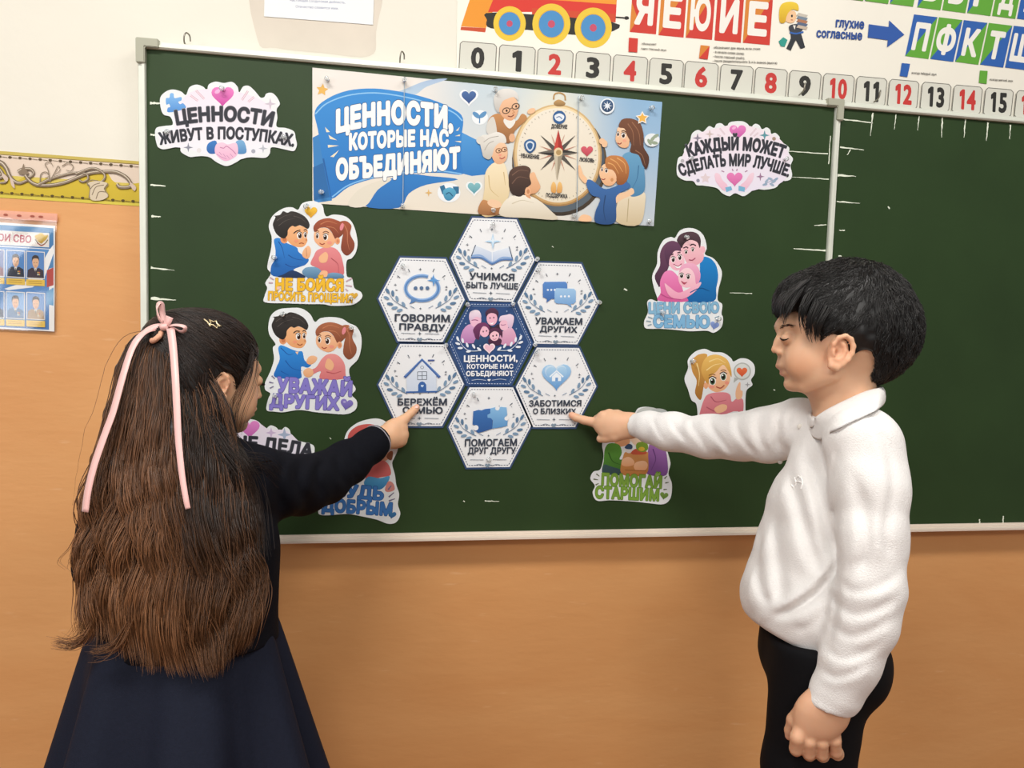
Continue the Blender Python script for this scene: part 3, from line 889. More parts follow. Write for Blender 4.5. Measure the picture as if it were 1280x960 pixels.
GB.chain([(g(232, 600, -.04), .062), (g(232, 700, -.05), .070), (g(232, 790, -.05), .070)], .03)
# her right arm reaches to the board, the left one hangs
gs, ge, gw = cpt(322, 600, 1.19), cpt(405, 597, 1.36), cpt(474, 549, 1.50)
GB.chain([(g(250, 590, -.03), .045), (gs, .036), (ge, .027), (gw, .021)], .02)
ls, le, lw = cpt(156, 612, 1.12), cpt(133, 708, 1.10), cpt(165, 778, 1.25)
GB.chain([(g(220, 590, -.04), .045), (ls, .034), (le, .027), (lw, .020)], .02)
vv = 1.54/F_PX
q = cpt
GB.chain([(q(476, 548, 1.502), 11*vv), (q(487, 545, 1.516), 14.5*vv), (q(495, 544, 1.528), 15.5*vv)], .012, (Z*.9-.3*X, 1.35))
GB.cone(q(492, 533, 1.522), q(501, 528, 1.534), 9.5*vv, 7.5*vv, .010)
GB.chain([(q(498, 530, 1.530), 7.6*vv), (q(505.5, 524, 1.538), 6.0*vv), (q(513, 517, 1.546), 5.0*vv), (q(518, 512.2, 1.551), 4.6*vv), (q(521, 509, 1.554), 4.1*vv)], .004)
for (a, c2, d2) in (((503, 535), (508, 537), (500, 545)), ((504, 543), (507, 546), (498, 552)), ((502, 551), (504, 554), (494, 557))):
    GB.chain([(q(a[0]-3, a[1]+.5, 1.526), 7*vv), (q(*a, 1.533), 6.6*vv), (q(c2[0]-4, c2[1], 1.545), 5.4*vv), (q(*d2, 1.545), 4.6*vv)], .003)
GB.chain([(q(486, 534, 1.524), 7*vv), (q(493, 529, 1.538), 6.2*vv), (q(503, 528, 1.545), 5*vv)], .004)
# left hand beside the skirt
BB_ = GB
v2 = 1.28/F_PX
BB_.chain([(lw, .020), (cpt(182, 786, 1.285), .024), (cpt(196, 790, 1.30), .022)], .01, (Y, 1.4))
for i in range(4):
    BB_.chain([(cpt(194, 782+5*i, 1.302), .0068), (cpt(212, 784+5*i, 1.312), .0062), (cpt(222, 788+5*i, 1.305), .0056), (cpt(218, 792+5*i, 1.293), .0048)], .0025)
BB_.chain([(cpt(184, 778, 1.30), .008), (cpt(198, 770, 1.315), .007), (cpt(208, 770, 1.32), .0055)], .003)
# legs under the skirt
def gleg(px_, py_, dep):
    t = cpt(px_, py_, dep); wt = c2w(t)
    return t, w2c(np.array([wt[0], wt[1], wt[2]*.52])), w2c(np.array([wt[0], wt[1]-.005, .07]))
GL = [gleg(205, 830, 1.13), gleg(262, 830, 1.17)]
for L in GL: GB.chain([(L[0], .060), (L[1], .042), (L[2], .028)], .03)
def gskin(V):
    base = np.array(lin('#dcae8a'))[None].repeat(len(V), 0)*(1+vnoise(V, .03, 4)[:, None]*.05)
    def near(c, r, col, amt):
        a = np.clip(1-np.linalg.norm(V-c, axis=1)/r, 0, 1)*amt
        base[:] = base*(1-a[:, None])+np.array(lin(col))*a[:, None]
    near(hd(.070, -.05, .036), .03, '#dc9a78', .5); near(hd(0, -.034, .082), .03, '#d9967a', .6)
    near(hd(.09, -.068, 0), .016, '#c9806a', .9); near(q(521, 509, 1.554), .012, '#e8b6a6', .9)
    return base
blob_obj('body', GB, .0023, M_skin, girl, cols=gskin)
for s in (-1, 1):
    lash = [hd(.084, -.0225, .018*s), hd(.0905, -.0215, .026*s), hd(.0905, -.0215, .034*s), hd(.083, -.0205, .042*s)]
    Vl, Fl = tubes([c2w(spline(np.array(lash), 6)+FWD*.001)], [np.full(19, .0011)], 5); mesh_obj('eyelashes', Vl, Fl, M_dark, girl)
nail = disc('fingernail', c2w(on(GB, q(520.6, 508.6, 1.55), .0002)), -CFW*.8+CUP*.5, .0042, .0008, mat('nail_pink', '#e3b2a4', .3, .5), girl)

# ---- navy jacket and skirt
M_navy = mat('navy_jacket', '#0d0e15', 0.85, 0.12, noise=.12, nscale=180, bump=.25, bscale=420)
M_skirt = mat('navy_skirt', '#191d2b', 0.75, 0.15, noise=.08, nscale=200, bump=.2, bscale=500)
J = Blob()
GA = np.array([.985, 0, .17])             # across her shoulders
def gj(px_, py_, dep, r): return (cpt(px_, py_, dep), r*dep/F_PX)
J.chain([gj(238, 590, 1.165, 62), gj(240, 640, 1.16, 88), gj(238, 700, 1.155, 92), gj(236, 770, 1.15, 84), gj(236, 815, 1.15, 86)], .03, (np.array([-.17, 0, .985]), 1.18))
J.chain([gj(262, 690, 1.165, 84), gj(262, 800, 1.16, 82)], .02, (Z, 1.2))
J.cone(cpt(215, 585, 1.15), cpt(150, 606, 1.12), .055, .045, .03)
J.cone(cpt(255, 583, 1.165), cpt(318, 596, 1.19), .055, .046, .03)
J.chain([gj(318, 600, 1.19, 39), gj(345, 608, 1.24, 38), gj(375, 605, 1.30, 35), gj(406, 598, 1.36, 30), (cpt(436, 578, 1.42), 25*1.42/F_PX), gj(462, 558, 1.475, 19.5), gj(476, 546, 1.502, 17)], .022)
J.chain([gj(156, 612, 1.12, 42), gj(143, 660, 1.10, 38), gj(133, 706, 1.095, 33), gj(146, 750, 1.17, 29), (lw, .026)], .022)
for pts, w_, a_ in (
    ([(352, 575), (348, 605), (352, 640)], 7, .006), ([(378, 572), (372, 600), (382, 634)], 6, .005), ([(404, 572), (396, 596), (404, 622)], 5, .005),
    ([(420, 562), (424, 588), (436, 610)], 4.5, .0045), ([(440, 556), (446, 575), (458, 592)], 4, .003), ([(325, 640), (332, 700), (328, 760)], 8, .004)):
    J.crease(pts, w_, a_, 1.56)
J.disp(lambda P: vnoise(P, .05, 31)*.003, cpt(240, 700, 1.2), .7)
J.chain([(hd(-.014, -.08, 0), .050), (hd(-.02, -.14, 0), .052)], .004, None, 's')
a1 = cpt(476, 546, 1.502)-cpt(450, 566, 1.45); a1 /= np.linalg.norm(a1)
J.cut_plane(cpt(478.5, 546, 1.50), a1, cpt(495, 536, 1.53), .05, .002)
J.cone(cpt(232, 730, 1.15), cpt(231, 800, 1.15), .118, .139, .02, (Z, 1.35))
a2 = lw-cpt(146, 750, 1.17); a2 /= np.linalg.norm(a2)
J.cut_plane(lw+a2*.004, a2, lw+a2*.032, .03, .002)
J.cut_plane(cpt(232, 803, 1.15), (0, -1, 0), cpt(232, 900, 1.12), .26, .004)
blob_obj('jacket', J, .0042, M_navy, girl)
# the pale stitched line round the cuff
cf = []
for i in range(25):
    t = 2*pi*i/24; n1 = np.cross(a1, [0, 1, 0]); n1 /= np.linalg.norm(n1); n2 = np.cross(a1, n1)
    dirv = n1*cos(t)+n2*sin(t); c0 = cpt(474.5, 549.5, 1.492)
    tt = .004
    while J.ev((c0+dirv*tt)[None])[0] < .0006 and tt < .06: tt += .0006
    cf.append(c0+dirv*tt)
Vs, Fs = tubes([c2w(np.array(cf))], [np.full(25, .0011)], 5); mesh_obj('cuff_stitching', Vs, Fs, mat('pale_thread', '#a9a6ad', .7, .2), girl)
# skirt with soft pleats, a cone from the waist to the knee
wa = c2w(cpt(232, 775, 1.15)); ke = np.array([wa[0], wa[1], .34])
na, nz_ = 420, 44
Vk, Fk = [], []
for j in range(nz_):
    t = j/(nz_-1); z = wa[2]*(1-t)+ke[2]*t
    for i in range(na):
        th = 2*pi*i/na
        rx = .132+.094*t**.9; ry = .092+.105*t**.9
        ph = th*7+.6*sin(th*2+.8)+.5*sin(th*3)
        pl = (.5-.5*cos(ph)); pl = pl*pl*(3-2*pl)
        amp = (.010+.055*t)
        k_ = 1+(pl-.5)*amp/.15 + .01*sin(th*13+1.7)*t
        Vk.append((wa[0]+rx*k_*cos(th), wa[1]+ry*k_*sin(th), z))
for j in range(nz_-1):
    for i in range(na): Fk.append((j*na+i, j*na+(i+1) % na, (j+1)*na+(i+1) % na, (j+1)*na+i))
sk = mesh_obj('skirt', Vk, Fk, M_skirt, girl, True)
md = sk.modifiers.new('solid', 'SOLIDIFY'); md.thickness = .003
M_tights = mat('white_tights', '#cfc8c2', .8, .2)
for L in GL:
    Tt = Blob(); Tt.chain([(L[0], .064), (L[1], .046), (L[2], .032)], .03); blob_obj('tights', Tt, .006, M_tights, girl)
    a = c2w(L[2]); Sh = Blob()
    def wl(dx, dy, z): return w2c(np.array([a[0]+dx, a[1]+dy, z]))
    Sh.chain([(wl(-.01, -.03, .033), .031), (wl(.02, .05, .031), .032), (wl(.035, .11, .026), .025)], .02)
    Sh.cone(wl(-.005, -.015, .05), wl(-.002, -.008, .075), .033, .035, .015)
    Sh.cut_plane(wl(0, 0, .002), w2c(CAM+np.array([0, 0, -1.0])), wl(.02, .04, -.05), .15, .001)
    blob_obj('shoe', Sh, .005, M_shoe, girl)

# ---- hair
TIE = g(200, 412, -.040)
HCAP = Blob()
HCAP.ell(hd(-.004, .004, 0), (.095, .090, .079), HM, .01)
HCAP.ell(hd(-.030, -.040, 0), (.070, .075, .074), HM, .02)
HCAP.ell(hd(-.050, .030, .0), (.050, .050, .055), HM, .02)
HCAP.ell(hd(.080, -.052, 0), (.064, .086, .11), HM, .006, 's')
for s in (-1, 1): HCAP.ell(hd(.004, -.046, .092*s), (.026, .038, .046), HM, .004, 's')
HCAP.ell(hd(.02, -.125, 0), (.06, .05, .09), HM, .004, 's')
hv2, hq2 = HCAP.mesh(.0034)
mesh_obj('hair', c2w(hv2), hq2, M_hair, girl, True, np.array(lin('#150f0c'))[None].repeat(len(hv2), 0))
gp, gr, gc = [], [], []
C_ROOT, C_MID, C_TIP = np.array(lin('#291b13')), np.array(lin('#6e4a30')), np.array(lin('#845a3a'))
def add_strand(P, r, c):
    gp.append(P); gr.append(r); gc.append(c)
# swept-back strands over the crown, each from the hairline to the tie
capsel = hv2[RNG.choice(len(hv2), 3200)]
loc = (capsel-HC) @ HM
capsel = capsel[(loc[:, 1] > -.055)]
Pc = capsel.copy(); rows = [Pc.copy()]
jj = RNG.normal(size=Pc.shape)*.10
for k in range(14):
    d, n = grad(HCAP, Pc)
    f = TIE-Pc; dist = np.linalg.norm(f, axis=1, keepdims=True); f = f/(dist+1e-6)+jj
    f = f-(f*n).sum(1, keepdims=True)*n*np.clip(dist/.03, 0, 1); f /= np.linalg.norm(f, axis=1, keepdims=True)+1e-9
    Pc = Pc+f*np.minimum(.011, dist*.6)
    d, n = grad(HCAP, Pc); Pc = Pc-((np.clip(d, -.01, .01)-.0012)*np.clip(dist[:, 0]/.03, .2, 1))[:, None]*n*.9
    rows.append(Pc.copy())
for A_ in np.stack(rows, 1):
    A_ = A_-HC*0
    add_strand(A_+RNG.normal(size=3)*.0004, np.r_[np.full(13, .0007), .0005, .0003], np.repeat((C_ROOT*RNG.uniform(.25, 1.3))[None], 15, 0))
# falling hair: guide locks traced from the crown to the tips, back of the body
def gd(L): return spline(np.array([cpt(x, y, z) for x, y, z in L]), 6)
GU = [
 [(196, 414, 1.150), (166, 424, 1.130), (150, 455, 1.105), (138, 500, 1.085), (124, 550, 1.070), (110, 600, 1.060), (101, 650, 1.052), (97, 700, 1.046), (98, 750, 1.043), (94, 788, 1.042), (76, 806, 1.042)],
 [(197, 416, 1.145), (174, 432, 1.118), (160, 470, 1.092), (150, 520, 1.070), (137, 580, 1.050), (124, 640, 1.038), (116, 700, 1.032), (114, 750, 1.030), (118, 790, 1.030), (112, 812, 1.030)],
 [(199, 418, 1.140), (183, 440, 1.108), (174, 490, 1.080), (168, 550, 1.056), (158, 620, 1.034), (148, 690, 1.024), (144, 750, 1.022), (148, 800, 1.023), (158, 832, 1.024)],
 [(201, 418, 1.138), (194, 445, 1.104), (190, 500, 1.074), (188, 570, 1.046), (184, 640, 1.028), (180, 710, 1.020), (178, 770, 1.019), (184, 820, 1.021), (186, 852, 1.022)],
 [(203, 418, 1.138), (205, 448, 1.108), (208, 510, 1.074), (210, 580, 1.044), (210, 650, 1.028), (212, 720, 1.022), (216, 780, 1.022), (226, 826, 1.024), (236, 856, 1.026)],
 [(205, 420, 1.142), (214, 455, 1.118), (222, 520, 1.085), (228, 590, 1.052), (230, 660, 1.034), (236, 730, 1.028), (244, 790, 1.028), (252, 830, 1.030), (262, 854, 1.032)],
 [(212, 440, 1.148), (236, 480, 1.125), (246, 540, 1.100), (252, 600, 1.066), (256, 670, 1.042), (262, 740, 1.036), (268, 800, 1.036), (270, 836, 1.038), (262, 852, 1.038)],
 [(232, 450, 1.135), (256, 490, 1.120), (266, 545, 1.110), (276, 600, 1.082), (282, 670, 1.058), (290, 740, 1.050), (292, 795, 1.050), (284, 836, 1.050)],
 [(256, 465, 1.128), (276, 505, 1.122), (284, 555, 1.118), (296, 605, 1.100), (304, 670, 1.078), (310, 735, 1.068), (308, 790, 1.066), (298, 822, 1.064)],
 [(270, 490, 1.128), (286, 520, 1.128), (294, 560, 1.128), (312, 606, 1.120), (320, 665, 1.102), (324, 720, 1.092), (318, 775, 1.086), (308, 806, 1.082)]]
GU = [gd(L) for L in GU]
M_ = 44
def resamp(P, m):
    s_ = np.r_[0, np.cumsum(np.linalg.norm(np.diff(P, axis=0), axis=1))]; t = np.linspace(0, s_[-1], m)
    return np.stack([np.interp(t, s_, P[:, k]) for k in range(3)], 1)
GU = np.array([resamp(P, M_) for P in GU])
base_rng = np.linspace(0, 1, M_)
def wavy(uu, t, tip, dep, amp=1.0):
    i = int(min(uu, len(GU)-1.001)); f_ = uu-i
    P = GU[i]*(1-f_)+GU[i+1]*f_
    return P
NS = 6000
clump = RNG.uniform(0, len(GU)-1, 120)
for k in range(NS):
    ci = RNG.integers(120)
    uu = np.clip(clump[ci]+RNG.normal()*.10, 0, len(GU)-1.01)
    P = wavy(uu, base_rng, 1, 0).copy()
    t = base_rng
    dep = RNG.random()
    ph = clump[ci]*.8+1.3*sin(ci*1.7)+RNG.normal()*.22
    ampw = np.clip((t-.10)/.30, 0, 1)
    wv = t*33+1.2*np.sin(t*7+clump[ci])
    P[:, 2] += (np.sin(wv+ph)*.0060*ampw) + dep*.013 - .006*np.sin(ci*2.3)
    P[:, 0] += (np.sin(wv*.62+ph*1.3+1.3)*.0060*ampw) + RNG.normal()*.0020*(.3+t)
    P[:, 0] += np.interp(t, [0, .3, .6, 1], RNG.normal(size=4)*np.array([.0, .0015, .003, .006]))
    P[:, 1] += RNG.normal()*.003
    ln = RNG.uniform(.86, 1.0) if RNG.random() < .75 else RNG.uniform(.5, 1.0)
    m = max(10, int(M_*ln)); P = P[:m]; tt = t[:m]
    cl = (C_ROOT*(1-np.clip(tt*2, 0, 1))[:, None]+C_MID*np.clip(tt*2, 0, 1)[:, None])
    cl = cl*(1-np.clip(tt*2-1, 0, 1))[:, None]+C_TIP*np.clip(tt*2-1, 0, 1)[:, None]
    under = np.clip((uu-3.9)/1.3, 0, 1)     # shade beneath the ponytail, put into the strand colour
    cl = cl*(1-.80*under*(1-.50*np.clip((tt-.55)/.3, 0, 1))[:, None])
    r = np.full(m, .00072); r[-6:] = np.linspace(.0007, .0001, 6)
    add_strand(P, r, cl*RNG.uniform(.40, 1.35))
# loose hairs: flyaways, wisps in front of the ear and along the shoulder
for k in range(170):
    uu = RNG.uniform(0, len(GU)-1.01); P = wavy(uu, base_rng, 1, 0).copy()
    P += np.cumsum(RNG.normal(size=(M_, 3))*.0011, 0) + np.array([RNG.normal()*.005, 0, -.004])
    m = RNG.integers(20, M_); add_strand(P[:m], np.linspace(.0005, .00012, m), np.repeat((C_MID*RNG.uniform(.5, 1.3))[None], m, 0))
def wisp(L, n, sp, c=C_ROOT, r0=.0008):
    G = spline(np.array(L), 6)
    for i in range(n):
        o = RNG.normal(size=3)*sp; t = np.linspace(0, 1, len(G))[:, None]
        P = G+o*(.5+t)+RNG.normal(size=3)*sp*.8*np.sin(t*3)
        add_strand(P, np.linspace(r0, .00015, len(G)), np.repeat((c*RNG.uniform(.4, 1.2))[None], len(G), 0))
wisp([hd(.060, .035, .058), hd(.058, 0, .066), hd(.052, -.035, .068), hd(.044, -.065, .064), hd(.042, -.10, .056)], 7, .0030, r0=.0004)
wisp([hd(.045, .030, .070), hd(.040, .0, .076), hd(.032, -.03, .074), hd(.026, -.055, .068), hd(.026, -.085, .060), hd(.030, -.12, .055)], 20, .0038, r0=.0004)
wisp([hd(-.03, -.02, .078), hd(-.022, -.06, .075), hd(-.010, -.09, .070), cpt(292, 572, 1.12), cpt(320, 580, 1.14), cpt(340, 598, 1.16)], 60, .006, r0=.0006)
wisp([hd(-.035, -.02, .078), hd(-.03, -.07, .076), cpt(280, 560, 1.10), cpt(303, 590, 1.10), cpt(318, 630, 1.11), cpt(324, 690, 1.09)], 90, .007, r0=.0006)
wisp([cpt(150, 640, 1.05), cpt(108, 660, 1.05), cpt(90, 690, 1.05), cpt(78, 705, 1.05), cpt(88, 715, 1.05)], 5, .003, C_TIP, .0005)
wisp([cpt(120, 770, 1.035), cpt(108, 796, 1.035), cpt(92, 806, 1.035), cpt(70, 803, 1.035)], 60, .003, C_TIP, .0008)
wisp([cpt(165, 770, 1.02), cpt(150, 800, 1.02), cpt(136, 812, 1.02), cpt(116, 815, 1.02)], 40, .004, C_TIP, .0008)
Vs, Fs = tubes([c2w(p) for p in gp], gr, 3)
cc = np.repeat(np.concatenate(gc), 3, 0)
mesh_obj('hair_strands', Vs, Fs, M_hair, girl, True, cc)
# the mass beneath the strands
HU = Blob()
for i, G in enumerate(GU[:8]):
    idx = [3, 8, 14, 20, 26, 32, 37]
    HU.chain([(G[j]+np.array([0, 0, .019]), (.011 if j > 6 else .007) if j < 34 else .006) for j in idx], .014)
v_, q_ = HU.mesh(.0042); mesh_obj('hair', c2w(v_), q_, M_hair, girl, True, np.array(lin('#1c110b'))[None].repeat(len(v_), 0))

# ---- satin ribbon, hair band and star clip
M_pink = mat('pink_satin', '#e6b4ae', 0.35, 0.5, sheen=.3)
def ribbon(name, L, w0, w1, face, parent=girl, thick=.0006, n=6, mt=None):
    """flat band along L; face = directions it faces (one for each point or one for all)"""
    P = spline(np.array(L), n); m = len(P)
    fa = np.array(face, float); fa = fa[None].repeat(len(L), 0) if fa.ndim == 1 else fa
    fa = np.stack([np.interp(np.linspace(0, 1, m), np.linspace(0, 1, len(L)), fa[:, k]) for k in range(3)], 1)
    T_ = np.gradient(P, axis=0); T_ /= np.linalg.norm(T_, axis=1, keepdims=True)
    W = np.cross(T_, fa); W /= np.linalg.norm(W, axis=1, keepdims=True)
    w_ = np.linspace(w0, w1, m)[:, None]
    V = np.concatenate([P-W*w_/2, P, P+W*w_/2]); F_ = []
    for i in range(m-1): F_ += [(i, i+1, m+i+1, m+i), (m+i, m+i+1, 2*m+i+1, 2*m+i)]
    o = mesh_obj(name, c2w(V), F_, mt or M_pink, parent, True)
    md = o.modifiers.new('solid', 'SOLIDIFY'); md.thickness = thick
    return o
N_ = np.array([0, 0, -1.0]); pxm = 1.13/F_PX
tz = 1.118
rb = ribbon('hair_ribbon', [cpt(203, 408, tz), cpt(188, 411, tz-.006), cpt(174, 421, 1.095), cpt(163, 440, 1.082), cpt(152, 475, 1.062), cpt(141, 515, 1.046), cpt(130, 545, 1.036), cpt(118, 580, 1.026), cpt(110, 612, 1.020), cpt(106, 640, 1.018)], 9*pxm, 9*pxm, [-.2, .15, -1])
ribbon('hair_ribbon', [cpt(213, 410, tz-.012), cpt(216, 432, 1.092), cpt(219, 470, 1.068), cpt(221, 510, 1.050), cpt(223, 550, 1.034), cpt(227, 590, 1.020), cpt(232, 622, 1.012), cpt(235, 636, 1.011)], 9.5*pxm, 5.5*pxm, [.15, .1, -1])
ribbon('bow_loop', [cpt(205, 406, tz-.006), cpt(199, 399, tz-.010), cpt(196, 388, tz-.008), cpt(198, 379.5, tz-.004), cpt(201.5, 380, tz), cpt(203, 390, tz+.002), cpt(205, 402, tz)], 7.5*pxm, 7.5*pxm, [[-.8, .2, -.8], [-.9, .2, -.7], [-1, .2, -.6], [-.3, 1, -.6], [.6, .5, -.8], [.9, 0, -.6], [.8, 0, -.8]])
ribbon('bow_loop', [cpt(208, 407, tz-.008), cpt(220, 406, tz-.014), cpt(230, 408, tz-.016), cpt(231.5, 412.5, tz-.014), cpt(226, 415, tz-.012), cpt(218, 411, tz-.010), cpt(210, 409, tz-.008)], 5*pxm, 5*pxm, [[0, .9, -.7], [0, .9, -.7], [.4, .6, -.7], [.9, -.2, -.6], [0, -.9, -.6], [0, -.9, -.6], [0, -.9, -.6]])
ribbon('bow_tail', [cpt(204, 410, tz-.008), cpt(209, 403, tz-.012), cpt(212, 396, tz-.012)], 8*pxm, 9.5*pxm, [.1, .3, -1])
ribbon('bow_knot', [cpt(206, 403, tz-.006), cpt(203.5, 407, tz-.014), cpt(206, 412, tz-.012), cpt(209, 414, tz-.004)], 9*pxm, 9*pxm, [[0, .6, -.8], [0, .1, -1], [0, -.4, -1], [0, -.8, -.6]], thick=.002)
band = []
for i in range(17):
    t = 2*pi*i/16; band.append(cpt(196, 421, 1.112)+np.array([.62*cos(t)*9*pxm, .9*cos(t)*10*pxm*.5-.3*sin(t)*3*pxm, 0])+np.array([.35*sin(t), -.25*sin(t), -.9*sin(t)])*9*pxm)
Vs, Fs = tubes([c2w(np.array(band))], [np.full(17, .0042)], 10); mesh_obj('hair_band', Vs, Fs, mat('peach_elastic', '#d9a184', .7, .3, bump=.5, bscale=500), girl)
M_gold = mat('pale_gold', '#dcc9a0', 0.25, 0.6, metal=.55)
st = []
for i in range(11):
    rr = 8.6 if i % 2 == 0 else 4.0; t = -pi/2+.5+pi*i/5
    x, y = 268+rr*cos(t)*.95, 404.8+rr*sin(t)*.72
    x, y = 268+rr*cos(t)*1.0+rr*sin(t)*.25, 404.8+rr*sin(t)*.62+rr*cos(t)*.28
    st.append(c2w(on(HCAP, cpt(x, y, 1.2), .0040)))
Vs, Fs = tubes([np.array(st)], [np.full(11, .0013)], 6); mesh_obj('star_hair_clip', Vs, Fs, M_gold, girl)
ba = [c2w(on(HCAP, cpt(x, y, 1.2), .0040)) for x, y in ((255, 399), (259, 402), (263, 408))]
Vs, Fs = tubes([np.array(ba)], [np.full(3, .0012)], 6); mesh_obj('clip_bar', Vs, Fs, M_gold, girl)
# ------------------------------------------------------------------ printed paper
M_print = mat('printed_paper', '#ffffff', 0.55, 0.25, attr='Col')
M_card = mat('white_paper_edge', '#dcdfe0', 0.6, 0.25)
_tc = bpy.data.curves.new('glyphs', 'FONT'); _to = bpy.data.objects.new('glyphs', _tc); COL.objects.link(_to)
_tc.fill_mode = 'NONE'; _tc.resolution_u = 3
def contours(tx):
    _tc.body = tx
    bpy.context.view_layer.update()
    ev = _to.evaluated_get(bpy.context.evaluated_depsgraph_get()); me = ev.to_mesh()
    co = [v.co.xy.copy() for v in me.vertices]; nb = {}
    for e in me.edges:
        a, b_ = e.vertices; nb.setdefault(a, []).append(b_); nb.setdefault(b_, []).append(a)
    ev.to_mesh_clear(); loops, seen = [], set()
    for st in nb:
        if st in seen: continue
        L, prev, cur = [], None, st
        while cur not in seen:
            seen.add(cur); L.append(cur); nx_ = [q for q in nb[cur] if q != prev and q not in seen]
            prev = cur
            if not nx_: break
            cur = nx_[0]
        P = np.array([co[k] for k in L]); keep = np.linalg.norm(P-np.roll(P, 1, 0), axis=1) > 1e-5
        if keep.sum() > 2: loops.append(P[keep])
    return loops
def sarea(P): return .5*np.sum(P[:, 0]*np.roll(P[:, 1], -1)-P[:, 1]*np.roll(P[:, 0], -1))
_glc, _adv, _cell = {}, {}, {}
def glyph(ch):
    """outlines of one letter and how far the next one stands from it"""
    if ch not in _glc:
        if ch == ' ': _glc[ch] = []; _adv[ch] = .27; return
        L = contours(ch)
        if ch == '1':
            fl = np.array([(.215, .682), (.215, .565), (.075, .485), (.075, .595), (.205, .682)])
            L = [L[0], fl if sarea(fl)*sarea(L[0]) > 0 else fl[::-1]]
        if ch.isdigit(): k = .729/max(P[:, 1].max() for P in L); L = [P*np.array([1, k]) for P in L]
        _glc[ch] = L
        _adv[ch] = max(P[:, 0].max() for P in contours(ch+'Н'))-max(P[:, 0].max() for P in contours('Н'))
def cells(ch, w, st=.02):
    """the letter, thickened by w, as small filled cells (nonzero winding, so overlapping strokes merge)"""
    key = (ch, round(w, 4))
    if key in _cell: return _cell[key]
    glyph(ch); L = _glc[ch]
    if not L: _cell[key] = (np.zeros((0, 2)), []); return _cell[key]
    A_ = np.concatenate(L); lo = A_.min(0)-w-2*st; n = np.ceil((A_.max(0)+w+2*st-lo)/st).astype(int)+1
    X_, Y_ = np.meshgrid(lo[0]+np.arange(n[0])*st, lo[1]+np.arange(n[1])*st)
    q_ = np.stack([X_.ravel()+1e-5, Y_.ravel()+1.3e-5], 1)
    wn = np.zeros(len(q_)); dd = np.full(len(q_), 1e9)
    for P in L:
        for a, b_ in zip(P, np.roll(P, -1, 0)):
            e = b_-a; l2 = e @ e
            if l2 < 1e-12: continue
            t = np.clip(((q_-a) @ e)/l2, 0, 1); r = q_-a-t[:, None]*e; dd = np.minimum(dd, (r*r).sum(1))
            cr = e[0]*(q_[:, 1]-a[1])-e[1]*(q_[:, 0]-a[0])
            wn += ((a[1] <= q_[:, 1]) & (b_[1] > q_[:, 1]) & (cr > 0))*1.0-((a[1] > q_[:, 1]) & (b_[1] <= q_[:, 1]) & (cr < 0))*1.0
    d = np.sqrt(dd); D = (np.where(wn != 0, d, -d)+w).reshape(n[1], n[0])
    V, Fc = [], []
    for j in range(n[1]-1):
        i = 0
        while i < n[0]-1:
            c = (D[j, i], D[j, i+1], D[j+1, i+1], D[j+1, i])
            if min(c) > 0:
                i0 = i
                while i < n[0]-1 and D[j, i+1] > 0 and D[j+1, i+1] > 0 and i-i0 < 8: i += 1
                x0, x1, y0, y1 = lo[0]+i0*st, lo[0]+i*st, lo[1]+j*st, lo[1]+(j+1)*st
                k = len(V); V += [(x0, y0), (x1, y0), (x1, y1), (x0, y1)]; Fc.append((k, k+1, k+2, k+3)); continue
            if max(c) > 0:
                cs = ((0, 0), (1, 0), (1, 1), (0, 1)); k = len(V)
                for m in range(4):
                    m2 = (m+1) % 4
                    if c[m] > 0: V.append((lo[0]+(i+cs[m][0])*st, lo[1]+(j+cs[m][1])*st))
                    if (c[m] > 0) != (c[m2] > 0):
                        t = c[m]/(c[m]-c[m2]); V.append((lo[0]+(i+cs[m][0]+(cs[m2][0]-cs[m][0])*t)*st, lo[1]+(j+cs[m][1]+(cs[m2][1]-cs[m][1])*t)*st))
                if len(V)-k > 2: Fc.append(tuple(range(k, len(V))))
            i += 1
    _cell[key] = (np.array(V), Fc); return _cell[key]
